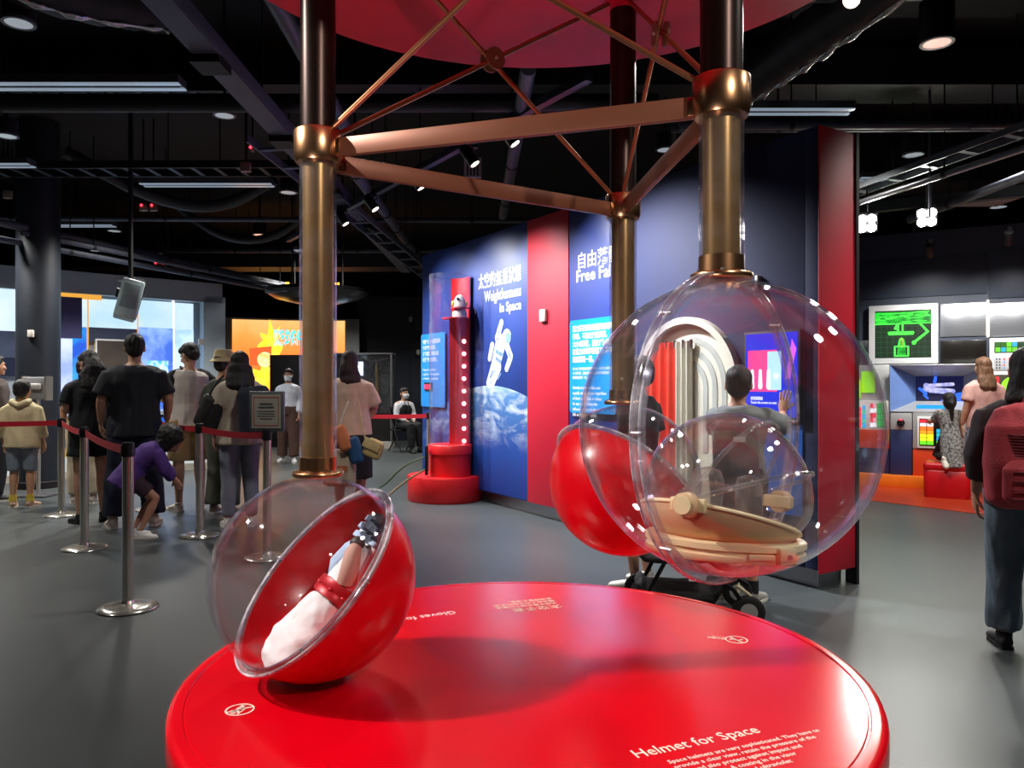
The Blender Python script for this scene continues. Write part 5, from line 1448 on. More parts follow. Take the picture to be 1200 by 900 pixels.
ob('hanger', MB().cyl(p, (p.x, p.y, 4.6), 0.01, seg=6), BLACK, t)
# projector
p = P(151, 352, 8.4)
t = thing('projector', 'pale ceiling projector hanging before the lit panels', 'projector', tuple(p))
rot = Matrix.Rotation(R(28), 3, 'Z') @ Matrix.Rotation(R(14), 3, 'Y')
ob('body', MB().box(p, (0.22, 0.46, 0.42), rot), mat('pale projector plastic', '#a9bfc0', 0.4), t, bevel=0.02)
ob('rear_vent', MB().box(p + rot @ Vector((0.112, 0, 0)), (0.01, 0.40, 0.36), rot), BLACK, t)
ob('side_hatch', MB().box(p + rot @ Vector((0, -0.232, 0.03)), (0.16, 0.012, 0.26), rot), mat('projector grey', '#7d9092', 0.4), t, bevel=0.004)
ob('lens_barrel', MB().cyl(p + rot @ Vector((-0.05, 0.0, 0.05)), p + rot @ Vector((-0.14, 0.0, 0.05)), 0.05, seg=20), BLACK, t)
ob('drop_pole', MB().cyl(p + Vector((0.02, 0, 0.14)), (p.x + 0.02, p.y, 4.6), 0.025, seg=12), BLACK, t)
ob('mount_plate', MB().box(p + Vector((0.02, 0, 0.22)), (0.24, 0.18, 0.03)), STEEL, t)
# hanging dark disc
p = P(372, 345, 12.2)
t = thing('hanging_disc', 'black hanging disc with tiny orange lights behind the glove pole', 'ceiling disc', tuple(p))
ob('disc', MB().lathe([(0, -0.16), (0.35, -0.14), (0.65, -0.07), (0.80, 0.02), (0.80, 0.07), (0, 0.10)], p, seg=48), mat('gloss black disc', '#0a0a0c', 0.25), t)
ob('grey_band', MB().box(p + Vector((-0.48, -0.52, 0.02)), (0.50, 0.06, 0.10), Matrix.Rotation(R(-35), 3, 'Z')), GREYW, t)
for dx in (-0.30, -0.27, 0.38, 0.43, 0.47):
    ob('orange_light', MB().box(p + Vector((dx, -0.75 + abs(dx) * .3, 0.08)), (0.02, 0.02, 0.05)), glow('orange indicator', '#ff9a20', 4), t)
for s in (-1, 1): ob('hanger', MB().cyl(p + Vector((s * .4, 0, .05)), (p.x + s * .4, p.y, 4.6), 0.015, seg=6), BLACK, t)
# general dim house lighting: fill lamps added without fixtures
for x, y, w in ((-5.2, 6.5, 105), (-3.2, 8.8, 130), (-0.9, 4.9, 80), (-4.5, 3.2, 40), (3.6, 3.2, 120), (3.6, 5.3, 120), (3.2, 7.6, 110), (-6.6, 8.8, 260), (5.0, 7.4, 130),
             (0.2, 12.5, 110), (-3.5, 13.6, 150), (-4.7, 9.9, 260), (-2.4, 11.5, 120), (2.9, 1.6, 105), (-4.0, 14.9, 260), (-1.4, 15.0, 120)):
    lamp('SPOT', 'house_fill', (x, y, 3.55), w, (1.0, 0.95, 0.88), (x, y, 0), angle=135, size=0.12, blend=0.7)

# unseen uplight and fixture, added behind the viewer to brighten the canopy
up = Vector((-1.1, -0.7, 0.0)); upd = (Vector((0.0, 1.9, 2.4)) - Vector((-1.1, -0.7, 0.22))).normalized()
t = thing('canopy_fill', 'added unseen uplight behind the viewer brightening the red canopy', 'spotlight', tuple(up))
ob('base_plate', MB().cyl(up, up + Vector((0, 0, 0.02)), 0.09, seg=24), SPOTBLK, t)
ob('stem', MB().cyl(up + Vector((0, 0, 0.02)), up + Vector((0, 0, 0.16)), 0.012, seg=8), SPOTBLK, t)
ob('housing', MB().cyl(up + Vector((0, 0, 0.20)) - upd * 0.10, up + Vector((0, 0, 0.20)) + upd * 0.04, 0.05, seg=24), SPOTBLK, t)
ob('lens', MB().cyl(up + Vector((0, 0, 0.20)) + upd * 0.04, up + Vector((0, 0, 0.20)) + upd * 0.044, 0.042, seg=24), LENS, t)
lamp('SPOT', 'canopy_fill_lamp', up + Vector((0, 0, 0.20)) + upd * 0.06, 70, (1.0, 0.9, 0.92), (0.05, 1.9, 2.4), angle=40, size=0.05, blend=0.8)
# ------------------------------------------------------------------ people
_HEAD = None
def head_mesh():
    """head about 0.23 high, centred on the skull, facing -y"""
    global _HEAD
    if _HEAD is None:
        m = MB()
        m.ell((0, 0.012, 0.020), (0.076, 0.094, 0.100), seg=28, n=18)
        m.loft([(0, -0.012, -0.015), (0, -0.022, -0.055), (0, -0.034, -0.090), (0, -0.040, -0.108)], [(0.068, 0.072), (0.062, 0.066), (0.046, 0.050), (0.024, 0.026)], seg=20)
        m.loft([(0, -0.080, 0.018), (0, -0.096, -0.012), (0, -0.106, -0.030), (0, -0.094, -0.040)], [(0.009, 0.010), (0.011, 0.012), (0.016, 0.013), (0.012, 0.008)], seg=12)
        m.ell((0, -0.074, 0.030), (0.052, 0.018, 0.012))
        m.ell((0, -0.088, -0.062), (0.024, 0.011, 0.006)); m.ell((0, -0.086, -0.073), (0.021, 0.011, 0.007))
        m.ell((0, -0.080, -0.096), (0.018, 0.014, 0.012))
        for s in (-1, 1):
            m.ell((s * 0.040, -0.064, -0.022), (0.022, 0.022, 0.024))
            m.ell((s * 0.078, 0.012, -0.008), (0.010, 0.020, 0.032))
        _HEAD = remesh(m, 0.006, 3)
    return _HEAD

def finger_chain(m, base, d, side, up, L, r, curl):
    """a bent finger of three bones from base along d, curling towards -up"""
    p = Vector(base); pts = [p - d * 0.012]; rr = [r]
    a = curl * 0.4
    for k, f in enumerate((0.45, 0.32, 0.23)):
        v = d * math.cos(a) - up * math.sin(a)
        pts.append(p + v * L * f * 0.5); rr.append(r * (1 - 0.06 * k))
        p = p + v * L * f; pts.append(p.copy()); rr.append(r * (0.94 - 0.08 * k)); a += curl
    m.tube(pts, rr, 8)
    m.ell(p, r * 0.74, seg=8, n=6)

def hand(m, wrist, d, up, s, curl=0.45, mirror=1, spread=0.10):
    """palm and five fingers: d = towards the fingertips, up = back of the hand"""
    d = Vector(d).normalized(); up = (Vector(up) - d * Vector(up).dot(d)).normalized(); sd = d.cross(up) * mirror
    w = Vector(wrist)
    m.loft([w - d * 0.02 * s, w + d * 0.015 * s, w + d * 0.05 * s, w + d * 0.088 * s], [(0.024 * s, 0.019 * s), (0.030 * s, 0.017 * s), (0.040 * s, 0.016 * s), (0.037 * s, 0.012 * s)], sd, seg=12)
    for k, (o, L) in enumerate(((0.029, 0.072), (0.010, 0.080), (-0.010, 0.075), (-0.028, 0.060))):
        dd = (d + sd * (1.5 - k) * spread).normalized()
        finger_chain(m, w + d * 0.085 * s + sd * o * s, dd, sd, up, L * s, 0.0088 * s, curl)
    td = (d * 0.75 + sd * 0.65 - up * 0.25).normalized()
    finger_chain(m, w + d * 0.028 * s + sd * 0.028 * s, td, sd, up, 0.062 * s, 0.0105 * s, curl * 0.5)

SKIN = {}
def skin(c):
    if c not in SKIN:
        m = mat('skin ' + c, c, 0.5, vary=0.05, scale=12); m.node_tree.nodes['Principled BSDF'].inputs['Subsurface Weight'].default_value = 0.05
        SKIN[c] = m
    return SKIN[c]
def cloth(c, rough=0.85, bump=0.25):
    return mat('cloth ' + c, c, rough, vary=0.10, scale=16, bump=bump, bscale=120)
def hairm(c): return mat('hair ' + c, c, 0.62, vary=0.35, scale=40, bump=0.6, bscale=90, stretch=(1, 1, 0.2))

def limb(m, pts, radii, seg=14): m.loft(pts, [(r, r) if not isinstance(r, tuple) else r for r in radii], (1, 0.01, 0), seg=seg)

def mix(a, b, f): return Vector(a) * (1 - f) + Vector(b) * f

def person(label, loc, rz, H=1.70, skinc='#c99878', J=None, headk=1.0, build=1.0, lean=0.0, headrot=(0, 0, 0),
           shirt=None, trousers=None, skirt=None, shoes='#d8d8d8', socks=None, hair=None, hands=None, vox=0.013, face=False, mask=False, group=None, extra=None, fem=False):
    k = H / 1.70
    t = thing('person', label, 'person', loc, rz, group)
    base = dict(pelvis=(0, 0, 0.95), waist=(0, 0.0, 1.09), chest=(0, 0.0, 1.27), neck=(0, 0.012, 1.435), head=(0, -0.012, 1.575),
                shR=(-0.170, 0.015, 1.345), shL=(0.170, 0.015, 1.345), elR=(-0.235, 0.035, 1.11), elL=(0.235, 0.035, 1.11),
                wrR=(-0.245, -0.05, 0.875), wrL=(0.245, -0.05, 0.875), hipR=(-0.088, 0, 0.90), hipL=(0.088, 0, 0.90),
                knR=(-0.10, -0.015, 0.50), knL=(0.10, -0.015, 0.50), anR=(-0.105, 0.025, 0.085), anL=(0.105, 0.025, 0.085), toR=None, toL=None)
    base = {a: (Vector(b) if b is not None else None) for a, b in base.items()}
    if fem:
        for a, f in (('shR', 0.9), ('shL', 0.9), ('elR', 0.93), ('elL', 0.93), ('wrR', 0.93), ('wrL', 0.93)): base[a].x *= f
    if lean:
        M = Matrix.Translation(base['pelvis']) @ Matrix.Rotation(lean, 4, 'X') @ Matrix.Translation(-base['pelvis'])
        for a in ('waist', 'chest', 'neck', 'head', 'shR', 'shL', 'elR', 'elL', 'wrR', 'wrL'): base[a] = M @ base[a]
    for a, v in (J or {}).items(): base[a] = Vector(v)
    j = {a: (v * k if v is not None else None) for a, v in base.items()}
    B = build * k
    # ---- skin body, one continuous surface
    m = MB()
    spine = [j['pelvis'] - Vector((0, 0, 0.07 * k)), j['pelvis'], j['waist'], j['chest'], mix(j['chest'], j['neck'], 0.6), j['neck']]
    tw = [(0.150, 0.105), (0.160, 0.115), (0.130 if fem else 0.142, 0.095), (0.155 if fem else 0.168, 0.112), (0.150, 0.090), (0.06, 0.055)]
    m.loft(spine, [(a * B, b * B) for a, b in tw], seg=20)
    m.loft([j['neck'] - Vector((0, 0, .03 * k)), mix(j['neck'], j['head'], .5), j['head'] + Vector((0, 0.01, -.02)) * k], [(0.055 * k, 0.055 * k), (0.050 * k, 0.052 * k), (0.05 * k, 0.05 * k)], seg=16)
    for s in 'RL':
        m.ell(mix(j['sh' + s], j['chest'], .12), 0.056 * B)
        limb(m, [j['sh' + s], mix(j['sh' + s], j['el' + s], .15), mix(j['sh' + s], j['el' + s], .4), j['el' + s], mix(j['el' + s], j['wr' + s], .3), j['wr' + s]], [0.052 * B, 0.052 * B, 0.046 * B, 0.037 * B, 0.039 * B, 0.026 * B])
        limb(m, [j['hip' + s] + Vector((0, 0, .03 * k)), mix(j['hip' + s], j['kn' + s], .35), j['kn' + s], mix(j['kn' + s], j['an' + s], .3), mix(j['kn' + s], j['an' + s], .75), j['an' + s]], [0.090 * B, 0.080 * B, 0.056 * B, 0.058 * B, 0.040 * B, 0.036 * B])
    body = remesh(m, vox, 3)
    hm = head_mesh(); hk = k * headk
    HR = Euler(headrot).to_matrix()
    hmb = MB().join(hm); hmb.moved(Matrix.Translation(j['head']) @ HR.to_4x4() @ Matrix.Scale(hk, 4)); body.join(hmb)
    hd = hands or {}
    for s in 'RL':
        d, up, curl = hd.get(s, (None, None, 0.45))
        if d is None:
            d = (j['wr' + s] - j['el' + s]).normalized() + Vector((0, 0, -0.4)); up = Vector((-1 if s == 'R' else 1, 0.2, 0))
        hh = MB(); hand(hh, j['wr' + s], d, up, k * min(1.08, headk ** .5), curl, mirror=(1 if s == 'R' else -1)); body.join(hh)
    bo = ob('body', body, skin(skinc), t, local=True)
    def HP(x, y, z): return j['head'] + HR @ (Vector((x, y, z)) * hk)
    if face:
        for s in (-1, 1):
            e = ob('eye', MB().ell(HP(s * 0.031, -0.079, 0.004), (0.014 * hk, 0.008 * hk, 0.008 * hk), seg=12, n=8), mat('eye white', '#e8e4e0', 0.3), t, local=True)
            ob('iris', MB().ell(HP(s * 0.031, -0.085, 0.004), 0.0055 * hk, seg=10, n=8), mat('dark iris', '#1a1210', 0.2), e, local=True)
            ob('eyebrow', MB().tube([HP(s * 0.016, -0.088, 0.026), HP(s * 0.031, -0.090, 0.031), HP(s * 0.048, -0.078, 0.026)], 0.0035 * hk, 6), hairm('#14100f'), t, local=True)
        if not mask: ob('lips', MB().ell(HP(0, -0.098, -0.066), (0.020 * hk, 0.006 * hk, 0.007 * hk), seg=12, n=8), mat('lips', '#a85a50', 0.5), t, local=True)
    if mask:
        v = []
        mm = MB(); rings = []
        for zf, w, y in ((-0.004, 0.060, -0.092), (-0.02, 0.066, -0.112), (-0.05, 0.066, -0.112), (-0.085, 0.060, -0.098), (-0.105, 0.045, -0.080)):
            ring = []
            for i in range(9):
                a = -1.2 + 2.4 * i / 8; ring.append(HP(math.sin(a) * w * 1.12, y * math.cos(a) - 0.012 * abs(math.sin(a)), zf))
            rings.append(ring)
        vs = [p for r_ in rings for p in r_] + [p + Vector((0, 0.004, 0)) for r_ in rings for p in r_]
        fs = [(i * 9 + q, i * 9 + q + 1, i * 9 + q + 10, i * 9 + q + 9) for i in range(4) for q in range(8)]
        mm.add(vs, fs + [tuple(x + 45 for x in f[::-1]) for f in fs], True)
        ob('face_mask', mm, mat('mask fabric', '#dfe8f0', 0.8), t, local=True)
    # ---- upper garment
    if shirt:
        c, sl, hem, fit = shirt['c'], shirt.get('sleeve', 0.55), shirt.get('hem', 0.88), shirt.get('fit', 0.016)
        m = MB()
        pel = j['pelvis']
        dn = (j['pelvis'] - j['waist']).normalized()
        hemp = pel + dn * (0.95 - hem) * k
        fl = shirt.get('flare', 0.0)
        pts = [hemp, mix(hemp, j['waist'], .5), j['waist'], j['chest'], mix(j['chest'], j['neck'], .62), mix(j['chest'], j['neck'], .92)]
        rr = [(0.168 + fl, 0.122 + fl), (0.162 + fl * .6, 0.116 + fl * .6), (0.148, 0.106), (0.166 if fem else 0.178, 0.118), (0.172, 0.096), (0.086, 0.072)]
        m.loft(pts, [((a + fit) * B, (b + fit) * B) for a, b in rr], seg=22)
        for s in 'RL':
            a0 = mix(j['sh' + s], j['chest'], .3)
            if sl <= 0:
                continue
            if sl <= 1:
                e1 = mix(j['sh' + s], j['el' + s], sl); P_ = [j['sh' + s], mix(j['sh' + s], e1, .3), mix(j['sh' + s], e1, .65), e1]
                q = [0.054, 0.060, 0.058, 0.058]
            else:
                e1 = mix(j['el' + s], j['wr' + s], sl - 1); P_ = [j['sh' + s], mix(j['sh' + s], j['el' + s], .2), mix(j['sh' + s], j['el' + s], .6), j['el' + s], e1]
                q = [0.052, 0.058, 0.054, 0.048, 0.038]
            sp_ = MB(); sp_.ell(mix(j['sh' + s], j['chest'], .14) - Vector((0, 0, .008 * k)), (0.049 + fit * .7) * B); limb(sp_, P_, [(x + fit * .7) * B for x in q])
            if 'sleeve_c' in shirt:
                sp_.loft([mix(j['neck'], j['sh' + s], .35), mix(j['neck'], j['sh' + s], .8), mix(j['sh' + s], j['el' + s], .2), e1], [(x + fit) * B for x in (.020, .040, .052, .054)], (1, 0.01, 0), seg=14)
                sp_.ell(mix(j['sh' + s], j['chest'], .22), (.062 + fit * .7) * B)
                o_ = ob('sleeve', remesh(sp_, vox, 3, 0.005 * k, 12, 2), cloth(shirt['sleeve_c']), t, local=True)
            else: m.join(sp_)
        g = remesh(m, vox, 4, shirt.get('fold', 0.010) * k, 10, len(label))
        ob(shirt.get('name', 'shirt'), g, shirt.get('mat') or cloth(c), t, local=True)
        if shirt.get('hood'):
            hb = MB(); hb.tube([j['neck'] + Vector((-.10, .01, .0)) * k, j['neck'] + Vector((-.09, .09, -.02)) * k, j['neck'] + Vector((0, .13, -.06)) * k, j['neck'] + Vector((.09, .09, -.02)) * k, j['neck'] + Vector((.10, .01, .0)) * k], 0.045 * k, 12)
            ob('hood', remesh(hb, vox, 3, 0.006, 12, 4), shirt.get('mat') or cloth(c), t, local=True)
    # ---- lower garment
    if trousers:
        c, ln, fit = trousers['c'], trousers.get('len', 1.0), trousers.get('fit', 0.012)
        m = MB()
        top_ = mix(j['pelvis'], j['waist'], .5)
        m.loft([top_, j['pelvis'], mix(j['hipR'], j['hipL'], .5) - Vector((0, 0, .04 * k))], [((0.150 + fit) * B, (0.110 + fit) * B), ((0.164 + fit) * B, (0.120 + fit) * B), ((0.150 + fit) * B, (0.110 + fit) * B)], seg=20)
        for s in 'RL':
            P_ = [j['hip' + s] + Vector((0, 0, .02 * k)), mix(j['hip' + s], j['kn' + s], .4)]; q = [0.098, 0.088]
            if ln <= 0.5:
                P_.append(mix(j['hip' + s], j['kn' + s], max(.45, ln * 2))); q.append(0.088 + trousers.get('flare', 0.0))
            else:
                e1 = mix(j['kn' + s], j['an' + s], (ln - .5) * 2)
                P_ += [j['kn' + s], mix(j['kn' + s], e1, .5), e1]; q += [0.068, 0.064, 0.050 + trousers.get('flare', 0.0)]
            limb(m, P_, [(x + fit) * B for x in q])
        g = remesh(m, vox, 3, trousers.get('fold', 0.009) * k, 13, len(label) + 3)
        ob(trousers.get('name', 'trousers'), g, cloth(c), t, local=True)
    if skirt:
        m = MB(); top_ = mix(j['pelvis'], j['waist'], .5); lo_ = skirt['hem'] * k
        m.loft([top_, j['pelvis'], Vector((j['pelvis'].x, j['pelvis'].y, mix(j['pelvis'], (0, 0, lo_), .5).z)), Vector((j['pelvis'].x, j['pelvis'].y, lo_))], [(0.155 * B, 0.115 * B), (0.182 * B, 0.138 * B), (0.20 * B, 0.155 * B), (skirt.get('w', 0.21) * B, 0.17 * B)], seg=24)
        ob('skirt', remesh(m, vox, 3, 0.010 * k, 12, 5), cloth(skirt['c']), t, local=True)
    # ---- feet
    if shoes:
        for s in 'RL':
            a = j['an' + s]; f = j['to' + s]
            f = (f - a) if f is not None else Vector(((-0.25 if s == 'R' else 0.25), -1, 0))
            n_ = Vector(f); fz = n_.z; n_ = n_.normalized(); dz = -0.055 * k
            upv = Vector((0, 0, 1)); upv = (upv - n_ * upv.dot(n_)).normalized()
            kk = k * headk ** .5
            m = MB()
            m.loft([a - n_ * .055 * kk - upv * .045 * kk, a - n_ * .035 * kk - upv * .040 * kk, a + n_ * .05 * kk - upv * .046 * kk, a + n_ * .12 * kk - upv * .054 * kk, a + n_ * .17 * kk - upv * .060 * kk, a + n_ * .19 * kk - upv * .064 * kk],
                   [(.026 * kk, .024 * kk), (.036 * kk, .038 * kk), (.040 * kk, .036 * kk), (.046 * kk, .028 * kk), (.038 * kk, .022 * kk), (.018 * kk, .012 * kk)], n_.cross(upv), seg=14)
            m.loft([a - upv * .045 * kk, a + upv * .012 * kk], [(.038 * kk, .040 * kk), (.044 * kk, .044 * kk)], n_.cross(upv), seg=14)
            sh = ob('shoe', remesh(m, 0.009, 2), mat('shoe ' + shoes, shoes, 0.6, vary=0.12, scale=30), t, local=True)
            so = MB(); M_ = Matrix((n_.cross(upv), n_, upv)).transposed()
            so.rings([[a - upv * (.085 - .022 * q) * kk + M_ @ (Vector((x, y, 0)) * kk) for x, y in ((-.03, -.055), (.03, -.055), (.040, 0), (.046, .08), (.045, .13), (.030, .175), (0, .195), (-.030, .175), (-.045, .13), (-.046, .08), (-.040, 0))] for q in (0, 1)], smooth=False)
            ob('sole', so, mat('pale sole', '#d9d6cc', 0.6) if shoes not in ('#141416', '#101012') else RUBBER, sh, local=True)
            if socks:
                ob('sock', MB().cyl(a - upv * .01 * kk, a + (j['kn' + s] - a).normalized() * .075 * kk, .043 * kk, .042 * kk, seg=14), cloth(socks), t, local=True)
    # ---- hair
    if hair:
        c, st = hair['c'], hair['style']
        m = MB()
        m.ell(HP(0, 0.026, 0.036), (0.086 * hk, 0.098 * hk, 0.094 * hk), HR, seg=24, n=16)
        if st == 'short':
            m.ell(HP(0, 0.060, -0.010), (0.074 * hk, 0.060 * hk, 0.075 * hk), HR); m.ell(HP(0, -0.035, 0.078), (0.066 * hk, 0.060 * hk, 0.042 * hk), HR)
        elif st == 'puffy':
            m.ell(HP(0, 0.035, 0.035), (0.125 * hk, 0.125 * hk, 0.115 * hk), HR); m.ell(HP(0, 0.05, -0.05), (0.11 * hk, 0.09 * hk, 0.09 * hk), HR)
        else:
            ln = hair.get('len', 0.30); w = hair.get('w', 0.10)
            m.ell(HP(0, 0.050, -0.020), (0.088 * hk, 0.075 * hk, 0.10 * hk), HR)
            m.ell(HP(0, -0.025, 0.082), (0.066 * hk, 0.060 * hk, 0.040 * hk), HR)
            if st == 'long':
                a = HP(0, 0.055, -0.02); sway = Vector(hair.get('sway', (0, 0, 0)))
                dn = (j['pelvis'] - j['neck']).normalized(); dn = (dn + Vector((0, 0, -1)) * .6).normalized()
                bk = Vector((0, 0.065 * k, 0))
                m.loft([a, HP(0, 0.065, -0.10), j['neck'] + bk + sway * .3, j['neck'] + bk + dn * ln * .5 * k + Vector((0, .035 * k, 0)) + sway * .7, j['neck'] + bk + dn * ln * k + Vector((0, .03 * k, 0)) + sway],
                       [(w * .85 * hk, .075 * hk), (w * hk, .068 * hk), (w * 1.1 * hk, .06 * hk), (w * 1.05 * hk, .05 * hk), (w * .5 * hk, .02 * hk)], seg=20)
            elif st == 'tail':
                q = [HP(0, 0.10, 0.02), HP(0, 0.125, -0.03), HP(0, 0.11, -0.12), HP(0, 0.09, -0.12 - ln)]
                m.tube(q, [.03 * hk, .038 * hk, .034 * hk, .014 * hk], 12)
                for i in range(5): m.ell(mix(q[1], q[3], .15 + .18 * i), (.034 * hk,) * 3, seg=10, n=8)
        ob('hair', remesh(m, 0.009 if face else 0.011, 2, 0.006 * hk if st != 'puffy' else 0.018 * hk, 34 if st != 'puffy' else 26, 3, (1, 1, 0.3) if st != 'puffy' else (1, 1, 1)), hairm(c), t, local=True)
    if extra: extra(t, j, k, HP)
    return t, j, k

def back_to_cam(px): return PI            # facing away from the camera
# queue, left to right --------------------------------------------------------
# boy in cream jacket
p = F(26, 594); 
person('boy in cream hooded jacket and rolled denim shorts by the column', (p.x, p.y, 0), R(192), 1.33, headk=1.22, shirt=dict(c='#cfc39a', sleeve=1.7, hem=0.80, fit=0.035, hood=True, name='jacket', flare=.02, fold=.014), trousers=dict(c='#7f8c98', len=0.52, fit=0.02, flare=.02, name='denim_shorts'), shoes='#c9a58c', socks='#e0c84a', hair=dict(c='#171210', style='short'))
# woman with backpack at the far left edge
p = F(-6, 587)
person('dark haired woman in brown top at the left picture edge', (p.x, p.y, 0), R(150), 1.62, fem=True, shirt=dict(c='#4a3f3c', sleeve=1.8, hem=.86, fit=.02), trousers=dict(c='#22242c', len=1.0), shoes='#303036', hair=dict(c='#120e0e', style='long', len=.08), vox=.016)
# person behind in light trousers
p = F(99, 590)
person('person in dark top and pale beige trousers behind the woman in black', (p.x, p.y, 0), R(190), 1.58, fem=True, shirt=dict(c='#1c2328', sleeve=.9, hem=.86), trousers=dict(c='#c4b89c', len=.97, fit=.02), shoes='#c8c0b4', hair=dict(c='#14100f', style='short'), vox=.015)
# woman in black
p = F(107, 612)
person('long haired woman in black t-shirt and black shorts looking down', (p.x, p.y, 0), R(222), 1.62, fem=True, skinc='#b98c74', lean=R(8), headrot=(R(30), 0, R(20)), J=dict(elR=(-.22, -.06, 1.10), wrR=(-.10, -.26, 1.10), elL=(.22, -.06, 1.10), wrL=(.06, -.28, 1.12)), shirt=dict(c='#101116', sleeve=.7, hem=.84, fit=.03), trousers=dict(c='#0e0f13', len=.30, fit=.02, flare=.02, name='shorts'), shoes='#141416', hair=dict(c='#100d0d', style='long', len=.20, w=.11))
# tall man
p = F(158, 617)
person('tall man in charcoal t-shirt and navy trousers seen from behind', (p.x, p.y, 0), R(205), 1.76, build=1.10, skinc='#c39478', J=dict(elL=(-.24, .05, 1.12) if 0 else (.26, .02, 1.12), wrL=(.27, -.12, .92), elR=(-.27, .03, 1.12), wrR=(-.26, -.14, .93), knL=(.13, -.02, .50), anL=(.17, .03, .085), knR=(-.12, -.02, .50), anR=(-.15, .03, .085)), shirt=dict(c='#1d2027', sleeve=.85, hem=.80, fit=.035, fold=.014), trousers=dict(c='#131a30', len=.97, fit=.025, flare=.012), shoes='#cfc6b4', hair=dict(c='#0d0c0d', style='short'))
# crouching girl
p = F(180, 628)
person('small girl in purple jacket stooping beside the tall man', (p.x, p.y, 0), R(115), 1.12, headk=1.32, skinc='#c08a70', J=dict(pelvis=(0, .28, .80), waist=(0, .20, .94), chest=(0, .05, 1.06), neck=(0, -.10, 1.15), head=(0, -.22, 1.24), shR=(-.15, -.03, 1.10), shL=(.15, -.03, 1.10), elR=(-.19, -.12, .88), elL=(.19, -.12, .88), wrR=(-.10, -.25, .72), wrL=(.12, -.25, .72), hipR=(-.085, .26, .76), hipL=(.085, .26, .76), knR=(-.11, -.03, .50), knL=(.11, .02, .48), anR=(-.10, .16, .085), anL=(.12, .24, .085)), headrot=(R(25), 0, 0), shirt=dict(c='#50307e', sleeve=1.75, hem=.78, fit=.05, flare=.03, name='jacket', hood=True, fold=.016), trousers=dict(c='#3a2430', len=.35, fit=.012, name='shorts'), shoes='#e4e0dc', hair=dict(c='#0e0b0b', style='puffy'))
# raglan man
p = F(222, 598)
person('young man in white t-shirt with black sleeves and khaki shorts', (p.x, p.y, 0), R(215), 1.72, skinc='#c99e84', headrot=(R(28), 0, R(25)), J=dict(elL=(.24, -.03, 1.12), wrL=(.12, -.25, 1.10), elR=(-.25, -.02, 1.12), wrR=(-.10, -.25, 1.10)), shirt=dict(c='#d5cfc8', sleeve=.85, sleeve_c='#15151a', hem=.82, fit=.035, fold=.015), trousers=dict(c='#a58a62', len=.48, fit=.02, flare=.01, name='shorts'), shoes='#d8d0c4', hair=dict(c='#120f10', style='short'))
# person in hat
p = F(262, 602)
def hat(t, j, k, HP):
    h = ob('bucket_hat', MB().lathe([(0.0, .13), (.075, .125), (.092, .10), (.100, .03), (.135, .0), (.138, .005), (.10, .04)], HP(0, .01, .02), seg=28), cloth('#c8b78a'), t, local=True)
person('person in tan bucket hat and grey green trousers behind the long haired woman', (p.x, p.y, 0), R(160), 1.62, fem=True, shirt=dict(c='#3c4038', sleeve=.9, hem=.85), trousers=dict(c='#5d6152', len=.98, fit=.03, flare=.02), shoes='#8f867a', hair=dict(c='#2a1f1a', style='short'), extra=hat, vox=.015)
# woman in grey jeans with vest
p = F(281, 617)
person('woman with long black hair, navy vest and light grey jeans', (p.x, p.y, 0), R(202), 1.60, fem=True, build=1.04, skinc='#c0907a', J=dict(elR=(-.22, .03, 1.12), wrR=(-.20, -.12, .95)), shirt=dict(c='#b5a795', sleeve=.75, hem=.80, fit=.03, flare=.02, fold=.013), trousers=dict(c='#7b7f8c', len=.97, fit=.006), shoes='#e0dedb', hair=dict(c='#0f0c0c', style='long', len=.16, w=.125))
# steward standing
p = F(338, 541)
person('masked steward in white shirt and brown trousers standing far behind', (p.x, p.y, 0), R(8), 1.56, fem=True, face=True, mask=True, skinc='#b98a70', J=dict(knL=(.10, -.10, .50), anL=(.12, -.16, .085), knR=(-.10, .02, .50), anR=(-.12, .08, .085), wrL=(.20, -.12, .88)), shirt=dict(c='#cdd3e0', sleeve=1.9, hem=.93, fit=.02), trousers=dict(c='#4a322a', len=.97, fit=.03, flare=.02), shoes='#e2e4e8', hair=dict(c='#141010', style='short'), vox=.016)
# woman with tote in peach shirt
p = F(410, 606)
person('woman in peach shirt with dark red hair and black skirt', (p.x, p.y, 0), R(195), 1.62, fem=True, build=1.12, skinc='#c88f78', headrot=(R(12), 0, R(-8)), J=dict(elL=(-.24, .0, 1.1) if 0 else (.25, -.02, 1.13), wrL=(.16, -.24, 1.10), elR=(-.25, .0, 1.12), wrR=(-.22, -.20, 1.02)), shirt=dict(c='#d2b49c', sleeve=.9, hem=.84, fit=.03, flare=.01, fold=.013), skirt=dict(c='#0f0f12', hem=.40), shoes='#303030', hair=dict(c='#2c0f12', style='long', len=.10, w=.10))
